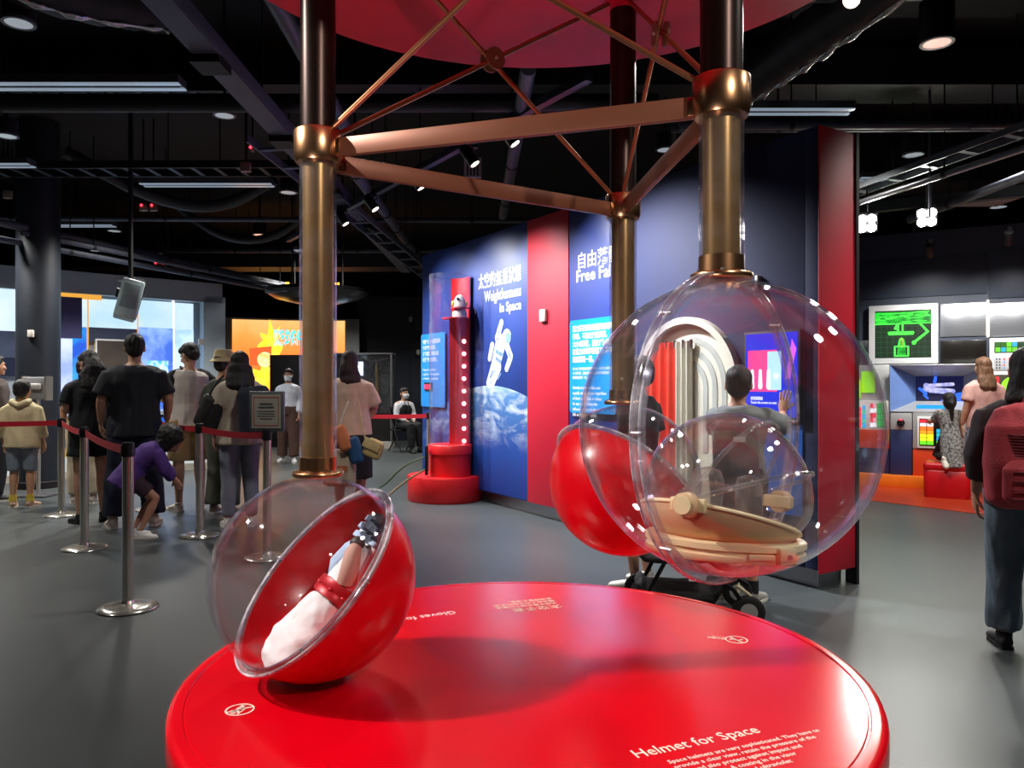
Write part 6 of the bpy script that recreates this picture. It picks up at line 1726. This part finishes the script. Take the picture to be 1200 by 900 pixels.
# seated guard
p = F(474, 529)
seatz = .47
def vest(t, j, k, HP):
    m = MB(); m.loft([j['pelvis'], j['waist'], j['chest'], mix(j['chest'], j['neck'], .5)], [(.175 * k, .13 * k), (.165 * k, .125 * k), (.192 * k, .137 * k), (.14 * k, .115 * k)], seg=20)
    ob('waistcoat', remesh(m, .016, 2, .006, 12, 1), cloth('#0d0e12'), t, local=True)
    ob('lanyard', MB().tube([j['neck'] + Vector((-.05, -.09, -.02)), j['chest'] + Vector((0, -.16, -.06)), j['neck'] + Vector((.05, -.09, -.02))], .008, 6), BLACK, t, local=True)
person('seated attendant in mask, white shirt and black waistcoat', (p.x, p.y, 0), R(40), 1.62, fem=True, face=True, mask=True, J=dict(pelvis=(0, .05, .53), waist=(0, .05, .68), chest=(0, .03, .86), neck=(0, .03, 1.03), head=(0, .0, 1.17), shR=(-.155, .03, .975), shL=(.155, .03, .975), elR=(-.21, -.02, .72), elL=(.21, -.02, .72), wrR=(-.08, -.22, .62), wrL=(.08, -.22, .62), hipR=(-.085, .02, .53), hipL=(.085, .02, .53), knR=(-.10, -.40, .52), knL=(.10, -.40, .52), anR=(-.10, -.42, .085), anL=(.10, -.42, .085)), shirt=dict(c='#d8dce4', sleeve=1.9, hem=.90, fit=.008), trousers=dict(c='#101218', len=.97, fit=.02), shoes='#141416', hair=dict(c='#0e0c0d', style='short'), extra=vest, vox=.016)
ct = thing('folding_chair', 'black folding chair under the seated attendant', 'chair', (p.x, p.y, 0), R(40))
ob('seat', MB().bx((-.21, -.18, .40), (.21, .22, .43)), BLACK, ct, local=True, bevel=.008)
ob('backrest', MB().bx((-.21, .22, .62), (.21, .25, .86)), BLACK, ct, local=True, bevel=.008)
for s in (-1, 1):
    ob('leg', MB().tube([(s * .22, -.24, 0), (s * .22, .0, .42), (s * .22, .24, .88)], .013, 8), BLACK, ct, local=True)
    ob('leg', MB().tube([(s * .20, .26, 0), (s * .20, -.14, .42)], .013, 8), BLACK, ct, local=True)
# boy touching the wall screen
p = Vector((1.46, 4.62, 0))
person('boy in grey t-shirt pressing both hands on the partition', (p.x - .10, p.y, 0), R(150), 1.40, headk=1.13, skinc='#c58f72', headrot=(R(-4), 0, R(12)), J=dict(elR=(-.30, -.24, 1.26), wrR=(-.22, -.48, 1.36), elL=(-.02, -.36, 1.26) if 0 else (.22, -.22, 1.22), wrL=(.12, -.46, 1.34), knL=(.11, -.05, .50), anL=(.12, -.02, .085)), hands=dict(R=(Vector((-.1, -.15, 1)), Vector((.2, 1, .1)), 0.10), L=(Vector((.0, -.15, 1)), Vector((.2, 1, .1)), 0.10)), shirt=dict(c='#8e9494', sleeve=.85, hem=.84, fit=.03), trousers=dict(c='#20242e', len=.52, fit=.03, name='shorts'), shoes='#9a9690', socks='#101012', hair=dict(c='#0e0c0c', style='short'), face=True, vox=.012)
# person with glasses mostly hidden by the helmet sphere
p = F(722, 690)
def glasses(t, j, k, HP):
    for s in (-1, 1):
        ring = [HP(s * .033 + .024 * math.cos(a), -.094, .004 + .018 * math.sin(a)) for a in [2 * PI * i / 16 for i in range(16)]]
        g = ob('glasses_rim', MB().tube(ring, .0025, 6, closed=True), BLACK, t, local=True)
        ob('glasses_temple', MB().tube([HP(s * .057, -.09, .006), HP(s * .080, .01, .006)], .002, 6), BLACK, g, local=True)
person('child in black t-shirt and glasses behind the helmet sphere', (p.x + .15, p.y + .06, 0), R(235), 1.47, headk=1.1, skinc='#c8947a', face=True, shirt=dict(c='#15161a', sleeve=.85, hem=.84, fit=.03), trousers=dict(c='#2a2c30', len=.50, fit=.025, name='shorts'), shoes='#d6d3c8', hair=dict(c='#0f0d0d', style='short'), extra=glasses)
# woman in pink at control wall
p = F(1152, 584)
person('woman in pale pink t-shirt and pale blue jeans at the console', (p.x, p.y, .006), R(178), 1.60, fem=True, skinc='#d0a084', J=dict(elL=(.21, .03, 1.12), elR=(-.23, .0, 1.12), wrR=(-.25, -.08, .87), anR=(-.09, .02, .085), anL=(.10, -.08, .085), knL=(.10, -.06, .50)), shirt=dict(c='#d6a8a0', sleeve=.8, hem=.84, fit=.025), trousers=dict(c='#8d9cb8', len=.95, fit=.004), shoes='#d8b8ac', hair=dict(c='#6a4a34', style='long', len=.20, w=.10))
# girl kneeling on the stool
sz = .406
p = Vector((5.02, 8.84, 0))
person('small girl with braid in patterned top kneeling on the red stool', (p.x, p.y, sz), R(172), 1.05, headk=1.30, skinc='#c99678', J=dict(pelvis=(0, .10, .46), waist=(0, .06, .62), chest=(0, .02, .82), neck=(0, .02, .99), head=(0, .0, 1.13), shR=(-.16, .02, .935), shL=(.16, .02, .935), elR=(-.24, -.10, .74), elL=(.24, -.10, .74), wrR=(-.22, -.32, .80), wrL=(.22, -.30, .76), hipR=(-.09, .08, .42), hipL=(.09, .08, .42), knR=(-.15, -.16, .10), knL=(.15, -.16, .10), anR=(-.17, .26, .10), anL=(.17, .26, .10), toR=(-.18, .38, .02), toL=(.18, .38, .02)), shirt=dict(c='#b9b9b6', mat=mat('black and white patterned cloth', '#7c7c7a', 0.85, vary=0.95, scale=42), sleeve=.9, hem=.36, fit=.02, flare=.03, name='patterned_top'), trousers=dict(c='#131316', len=.95, fit=.012, name='leggings'), shoes='#e0dccf', hair=dict(c='#100c0c', style='tail', len=.20))
# visitor with red backpack walking out at the right
p = Vector((2.45, 3.65, 0))
person('visitor in dark jacket and worn blue jeans walking out at the right edge', (p.x, p.y, 0), R(152), 1.47, build=1.06, headk=1.08, skinc='#b07a62', J=dict(knL=(.10, -.12, .50), anL=(.10, -.14, .085), knR=(-.10, .0, .50), anR=(-.10, .12, .085), elR=(-.25, .04, 1.11), wrR=(-.27, -.03, .86), wrL=(.24, -.10, .88)), shirt=dict(c='#33262a', sleeve=1.55, hem=.83, fit=.03, name='jacket'), trousers=dict(c='#5d6c78', len=.97, fit=.022, flare=.01, fold=.012), shoes='#141416', hair=dict(c='#0d0b0c', style='long', len=.06, w=.10), vox=.011)
VISITOR = p

# ------------------------------------------------------------------ carried things
def W2(o, v): return None
# red backpack
bp = thing('backpack', 'ribbed dull red backpack worn by the visitor at the right edge', 'backpack', (VISITOR.x - .065, VISITOR.y - .125, .74), R(152))
RP = mat('dull red nylon', '#b03a44', 0.75, vary=0.12, scale=10, bump=0.3, bscale=140)
def bpl(x0, x1, y0, y1, z0, z1): return MB().bx((x0, y0, z0), (x1, y1, z1))
m = MB().loft([(0, .05, .0), (0, .055, .03), (0, .06, .20), (0, .055, .36), (0, .04, .44), (0, .03, .47)], [(.15, .06), (.19, .09), (.198, .10), (.19, .09), (.15, .06), (.07, .03)], seg=24, power=3)
ob('main_pouch', remesh(m, .010, 3, .006, 14, 2), RP, bp, local=True)
m = MB().loft([(0, .14, .02), (0, .15, .05), (0, .155, .18), (0, .145, .22)], [(.10, .02), (.13, .035), (.13, .038), (.10, .02)], seg=20, power=3)
ob('front_pocket', remesh(m, .009, 2), RP, bp, local=True)
for k in range(12):
    z = .24 + .013 * k if k < 8 else .05 + .04 * (k - 8); y = .152 if k < 8 else .192
    ob('rib_band', MB().tube([(-.145 if k < 8 else -.11, y - .03, z), (-.08, y, z), (0, y + .006, z), (.08, y, z), (.145 if k < 8 else .11, y - .03, z)], .0035, 6), mat('dark red band', '#6a1c26', 0.7), bp, local=True)
ob('badge', MB().ell((.0, .155, .36), (.03, .006, .018), seg=14, n=8), mat('grey badge', '#8a7a70', 0.5), bp, local=True)
ob('grab_loop', MB().tube([(-.04, .02, .46), (-.03, .03, .50), (.03, .03, .50), (.04, .02, .46)], .007, 8), RP, bp, local=True)
for s in (-1, 1): ob('shoulder_strap', MB().tube([(s * .10, -.02, .42), (s * .12, -.14, .44), (s * .13, -.24, .30), (s * .14, -.20, .12), (s * .15, -.02, .05)], .016, 8), RP, bp, local=True)
# ------------------------------------------------------------------ queue barrier posts and belts
def stanchion(px, py, label, sign=False, xy=None):
    p = F(px, py) if xy is None else Vector((xy[0], xy[1], 0))
    t = thing('barrier_post', label, 'barrier post', (p.x, p.y, 0), group='chrome barrier posts of the queue')
    ob('base', MB().lathe([(0, 0), (.160, 0), (.165, .006), (.16, .014), (.12, .024), (.04, .034), (.033, .05), (0, .05)], (0, 0, 0), seg=48), CHROME, t, local=True)
    ob('post', MB().cyl((0, 0, .05), (0, 0, .88), .031, seg=28), CHROME, t, local=True)
    ob('cassette', MB().lathe([(0, .88), (.034, .88), (.034, .955), (.030, .962), (0, .962)], (0, 0, 0), seg=28), mat('dark cassette', '#2a2a2e', 0.35, metal=.6), t, local=True)
    for k in range(4):
        a = R(45 + 90 * k); ob('belt_slot', MB().box((.033 * math.cos(a), .033 * math.sin(a), .915), (.010, .014, .055), Matrix.Rotation(a, 3, 'Z')), BLACK, t, local=True)
    return p
S1 = stanchion(72, 604, 'farthest left chrome post, beside the boy in cream jacket')
S2 = stanchion(99, 643, 'middle left chrome post in front of the woman in black')
S3 = stanchion(150, 713, 'nearest left chrome post standing alone in front')
S4 = stanchion(234, 628, 'chrome post between the stooping girl and the woman in jeans')
S5 = stanchion(0, 0, 'chrome post carrying the notice frame behind the glove sphere', xy=((313 - 600) / FPX * 5.75, 5.75))
S6 = stanchion(0, 0, 'single chrome post beside the drop tube', xy=((503 - 600) / FPX * 9.25, 9.25))
S7 = stanchion(0, 0, 'chrome post mostly hidden behind the tall man', xy=(-3.72, 7.95))
BELT = mat('red belt', '#b8142a', 0.6, vary=0.06, bump=.2, bscale=200)
def belt(p, q, label, sag=.02, z=.915):
    d = (q - p).normalized(); n = Vector((-d.y, d.x, 0)) * .001
    a = p + d * .036; b = q - d * .036; N = 14; v = []; f = []
    for i in range(N + 1):
        t = i / N; c = a + (b - a) * t; zz = z - sag * 4 * t * (1 - t)
        for o, h in ((n, -.025), (n, .025), (-n, .025), (-n, -.025)): v.append(Vector((c.x, c.y, zz + h)) + o)
    for i in range(N):
        for k in range(4): f.append((i * 4 + k, i * 4 + (k + 1) % 4, i * 4 + 4 + (k + 1) % 4, i * 4 + 4 + k))
    f += [(3, 2, 1, 0), (N * 4, N * 4 + 1, N * 4 + 2, N * 4 + 3)]
    ob('barrier_belt', MB().add(v, f), BELT, label=label, cat='belt', group='red queue belts')
belt(S1 + Vector((-2.4, .1, 0)), S1, 'red belt running out of the picture in front of the boy')
belt(S1, S2, 'short red belt between the two farther left posts')
belt(S2, S3, 'red belt joining the nearest left post to the middle one')
belt(S7, S4, 'red belt passing behind the tall man and the stooping girl')
belt(S4, S5, 'red belt in front of the woman in grey jeans')
belt(Vector((-2.6, 9.9, 0)), S6, 'bright red belt between the peach woman and the drop tube')
# notice frame on the post
t = thing('notice_frame', 'grey framed notice with red border on the barrier post', 'notice', (S5.x, S5.y, .962))
rz = Matrix.Rotation(R(-6), 3, 'Z')
zc = P(0, 482, 5.75).z; cx = S5 + Vector((0, 0, zc))
ob('frame', MB().box(cx, (.272, .03, .30), rz), mat('grey notice frame', '#6e7378', 0.4, metal=.4), t, bevel=.006)
ob('paper', MB().box(cx + rz @ Vector((0, -.016, 0)), (.225, .002, .25), rz), mat('notice paper', '#a8a69a', 0.6), t)
mb = MB()
for a, b, w, h in ((0, .105, .195, .006), (0, -.105, .195, .006), (-.095, 0, .006, .215), (.095, 0, .006, .215)): mb.box(cx + rz @ Vector((a, -.0175, b)), (w, .001, h), rz)
ob('red_border', mb, mat('notice red', '#b04a44', 0.6), t)
mb = MB()
for z, w in ((.055, .10), (.030, .12), (.0, .14), (-.018, .13), (-.036, .14), (-.056, .10)): mb.box(cx + rz @ Vector((0, -.0175, z)), (w, .001, .012 if z > .02 else .006), rz)
ob('notice_lines', mb, mat('notice ink', '#4a4a4a', 0.6), t)
ob('clamp', MB().cyl((S5.x, S5.y, .962), (S5.x, S5.y, zc - .14), .012, seg=12), STEEL, t)

# ------------------------------------------------------------------ bags
def strap(parent, pts, r, m, name='strap'):
    q = [Vector(p) for p in pts]
    for _ in range(2): q = [q[0]] + [x for a, b in zip(q, q[1:]) for x in (a * .75 + b * .25, a * .25 + b * .75)] + [q[-1]]
    return ob(name, MB().tube(q, r, 8), m, parent)
def pouch(c, d, m, parent, name='pouch', rot=None, vox=.012, pw=3.0):
    mb = MB().loft([(0, 0, -d[2] / 2), (0, 0, -d[2] * .42), (0, 0, 0), (0, 0, d[2] * .40), (0, 0, d[2] / 2)], [(d[0] * .36, d[1] * .30), (d[0] * .5, d[1] * .5), (d[0] * .5, d[1] * .5), (d[0] * .46, d[1] * .4), (d[0] * .38, d[1] * .22)], seg=20, power=pw)
    mb = remesh(mb, vox, 2, .006, 14, 6)
    mb.moved(Matrix.Translation(Vector(c)) @ (rot.to_4x4() if rot else Matrix.Identity(4)))
    return ob(name, mb, m, parent)
# crossbody bag of the man in the raglan shirt
b0 = P(238, 485, 7.95)
t = thing('crossbody_bag', 'black crossbody bag on the back of the raglan shirt man', 'bag', tuple(b0 - Vector((0, 0, .14))))
BAGB = cloth('#121214', .6)
pouch(b0, (.24, .12, .28), BAGB, t, rot=Matrix.Rotation(R(-25), 3, 'Y'))
strap(t, [P(233, 478, 7.93), P(226, 450, 7.98), P(219, 434, 8.02), P(212, 430, 8.15)], .018, BAGB)
ob('buckle', MB().box(P(229, 462, 7.93), (.03, .02, .05)), CHROME, t)
# navy vest bag (pinafore back) worn by the woman in jeans
b0 = P(300, 482, 6.75)
t = thing('navy_backpack', 'large soft navy bag on the back of the long haired woman', 'bag', tuple(b0 - Vector((0, 0, .2))))
pouch(b0, (.30, .16, .44), cloth('#161d2e', .8), t, rot=Matrix.Rotation(R(-6), 3, 'Y'))
strap(t, [P(286, 470, 6.72), P(283, 452, 6.75), P(288, 440, 6.85)], .016, cloth('#161d2e', .8))
# black shoulder bag at her left side
b0 = P(246, 483, 6.9)
t = thing('shoulder_bag', 'slouchy black shoulder bag left of the long haired woman', 'bag', tuple(b0 - Vector((0, 0, .14))))
pouch(b0, (.22, .12, .30), BAGB, t, rot=Matrix.Rotation(R(20), 3, 'Y'))
strap(t, [P(243, 470, 6.9), P(252, 450, 6.9), P(262, 440, 6.95)], .012, BAGB)
# white canvas tote and drawstring bag, yellow pouch of the peach woman
b0 = P(398, 548, 7.05)
t = thing('canvas_tote', 'cream canvas tote with orange patch on the peach woman', 'bag', tuple(b0 - Vector((0, 0, .17))))
pouch(b0, (.30, .14, .34), cloth('#b8a890', .8), t)
ob('orange_patch', MB().box(b0 + Vector((.02, -.076, .0)), (.13, .004, .05)), cloth('#c06a40'), t)
strap(t, [P(390, 530, 6.98), P(398, 500, 6.97), P(408, 470, 7.05)], .010, cloth('#cdb9a8', .8))
b0 = P(407, 520, 6.98)
t = thing('drawstring_bag', 'orange and blue drawstring bag at the peach woman hip', 'bag', tuple(b0 - Vector((0, 0, .14))))
pouch(b0 + Vector((-.04, 0, .05)), (.12, .10, .24), cloth('#d07a4a', .7), t, 'orange_half', Matrix.Rotation(R(-22), 3, 'Y'))
pouch(b0 + Vector((.07, .01, -.06)), (.12, .10, .24), cloth('#1f4f80', .7), t, 'blue_half', Matrix.Rotation(R(-14), 3, 'Y'))
b0 = P(438, 526, 7.0)
t = thing('yellow_pouch', 'small pale yellow pouch hanging at the right of the peach woman', 'bag', tuple(b0 - Vector((0, 0, .09))))
pouch(b0, (.17, .08, .17), cloth('#c9ae72', .7), t, rot=Matrix.Rotation(R(25), 3, 'Y'))
ob('flap', MB().box(b0 + Vector((-.01, -.045, .04)), (.16, .012, .09), Matrix.Rotation(R(25), 3, 'Y')), cloth('#d8c088', .7), t, bevel=.004)
strap(t, [P(428, 514, 7.0), P(424, 500, 7.0), P(420, 470, 7.05)], .006, cloth('#d8c088', .7))
# small bag of the pink woman
b0 = P(1169, 475, 8.85)
t = thing('floral_bag', 'pale floral bag on the shoulder of the woman in pink', 'bag', tuple(b0 - Vector((0, 0, .12))))
pouch(b0, (.16, .14, .30), mat('floral cloth', '#a8a48c', 0.8, vary=0.45, scale=30), t)
strap(t, [P(1166, 462, 8.85), P(1160, 450, 8.85), P(1153, 446, 8.95)], .010, cloth('#a8a48c', .8))
# grey backpack of the boy
b0 = P(862, 530, 4.44)
t = thing('boy_backpack', 'grey and black backpack on the boy at the partition', 'backpack', tuple(b0 - Vector((0, 0, .18))))
pouch(b0, (.26, .14, .36), cloth('#3a3d42', .7), t, rot=Matrix.Rotation(R(-12), 3, 'Z'))
ob('white_label', MB().box(b0 + Vector((.0, -.075, .08)), (.07, .004, .03)), WHITE, t)
strap(t, [b0 + Vector((-.09, .02, .15)), b0 + Vector((-.10, .12, .20)), b0 + Vector((-.10, .22, .14))], .014, cloth('#3a3d42', .7))
strap(t, [b0 + Vector((.09, .02, .15)), b0 + Vector((.08, .12, .20)), b0 + Vector((.08, .22, .14))], .014, cloth('#3a3d42', .7))

# ------------------------------------------------------------------ pushchair
c = F(808, 722); rz = R(-8)
t = thing('pushchair', 'black folding pushchair behind the red table', 'pushchair', (c.x, c.y + .04, 0), rz)
FAB = cloth('#0c0c0e', .8); TUBE = mat('black tube', '#121214', .35, metal=.5)
for x, y in ((-.27, .20), (-.27, -.20), (.30, .20), (.30, -.20)):
    w = ob('wheel', MB().lathe([(.045, -.018), (.075, -.020), (.085, -.012), (.085, .012), (.075, .020), (.045, .018)], (x, y, .085), Matrix.Rotation(R(90), 3, 'X'), seg=28, closed=True), RUBBER, t, local=True)
    ob('hub', MB().cyl((x, y - .02, .085), (x, y + .02, .085), .046, seg=20), mat('pale grey hub', '#a8a8a4', .5), w, local=True)
for s in (-1, 1):
    ob('frame_tube', MB().tube([(.30, s * .20, .085), (.22, s * .21, .20), (-.10, s * .22, .42), (-.42, s * .22, .66), (-.55, s * .22, .92)], .012, 10), TUBE, t, local=True)
    ob('frame_tube', MB().tube([(-.27, s * .20, .085), (-.14, s * .22, .34), (.05, s * .22, .52)], .012, 10), TUBE, t, local=True)
    ob('front_fork', MB().tube([(.24, s * .20, .22), (.31, s * .20, .17), (.30, s * .17, .085)], .010, 8), mat('cream fork', '#c9bd9f', .4), t, local=True)
ob('handle_bar', MB().tube([(-.55, -.22, .92), (-.57, 0, .95), (-.55, .22, .92)], .014, 10), RUBBER, t, local=True)
m = MB().loft([(-.30, 0, .40), (-.24, 0, .34), (.0, 0, .33), (.18, 0, .36)], [(.18, .02), (.19, .03), (.19, .03), (.17, .02)], (0, 1, 0), seg=16, power=3); ob('seat_cloth', remesh(m, .013, 2, .006, 10, 1), FAB, t, local=True)
m = MB().loft([(-.24, 0, .34), (-.33, 0, .52), (-.40, 0, .72)], [(.18, .02), (.19, .025), (.17, .02)], (0, 1, 0), seg=16, power=3); ob('back_cloth', remesh(m, .013, 2, .006, 10, 2), FAB, t, local=True)
m = MB().loft([(-.28, 0, .20), (-.24, 0, .13), (.12, 0, .13), (.20, 0, .22)], [(.14, .03), (.17, .05), (.17, .05), (.13, .03)], (0, 1, 0), seg=16, power=3); ob('basket', remesh(m, .013, 2, .008, 10, 3), FAB, t, local=True)
ob('foot_rest', MB().box((.26, 0, .24), (.10, .36, .02), Matrix.Rotation(R(30), 3, 'Y')), TUBE, t, local=True)
ob('white_tag', MB().box((.03, -.235, .26), (.09, .004, .03)), WHITE, t, local=True)
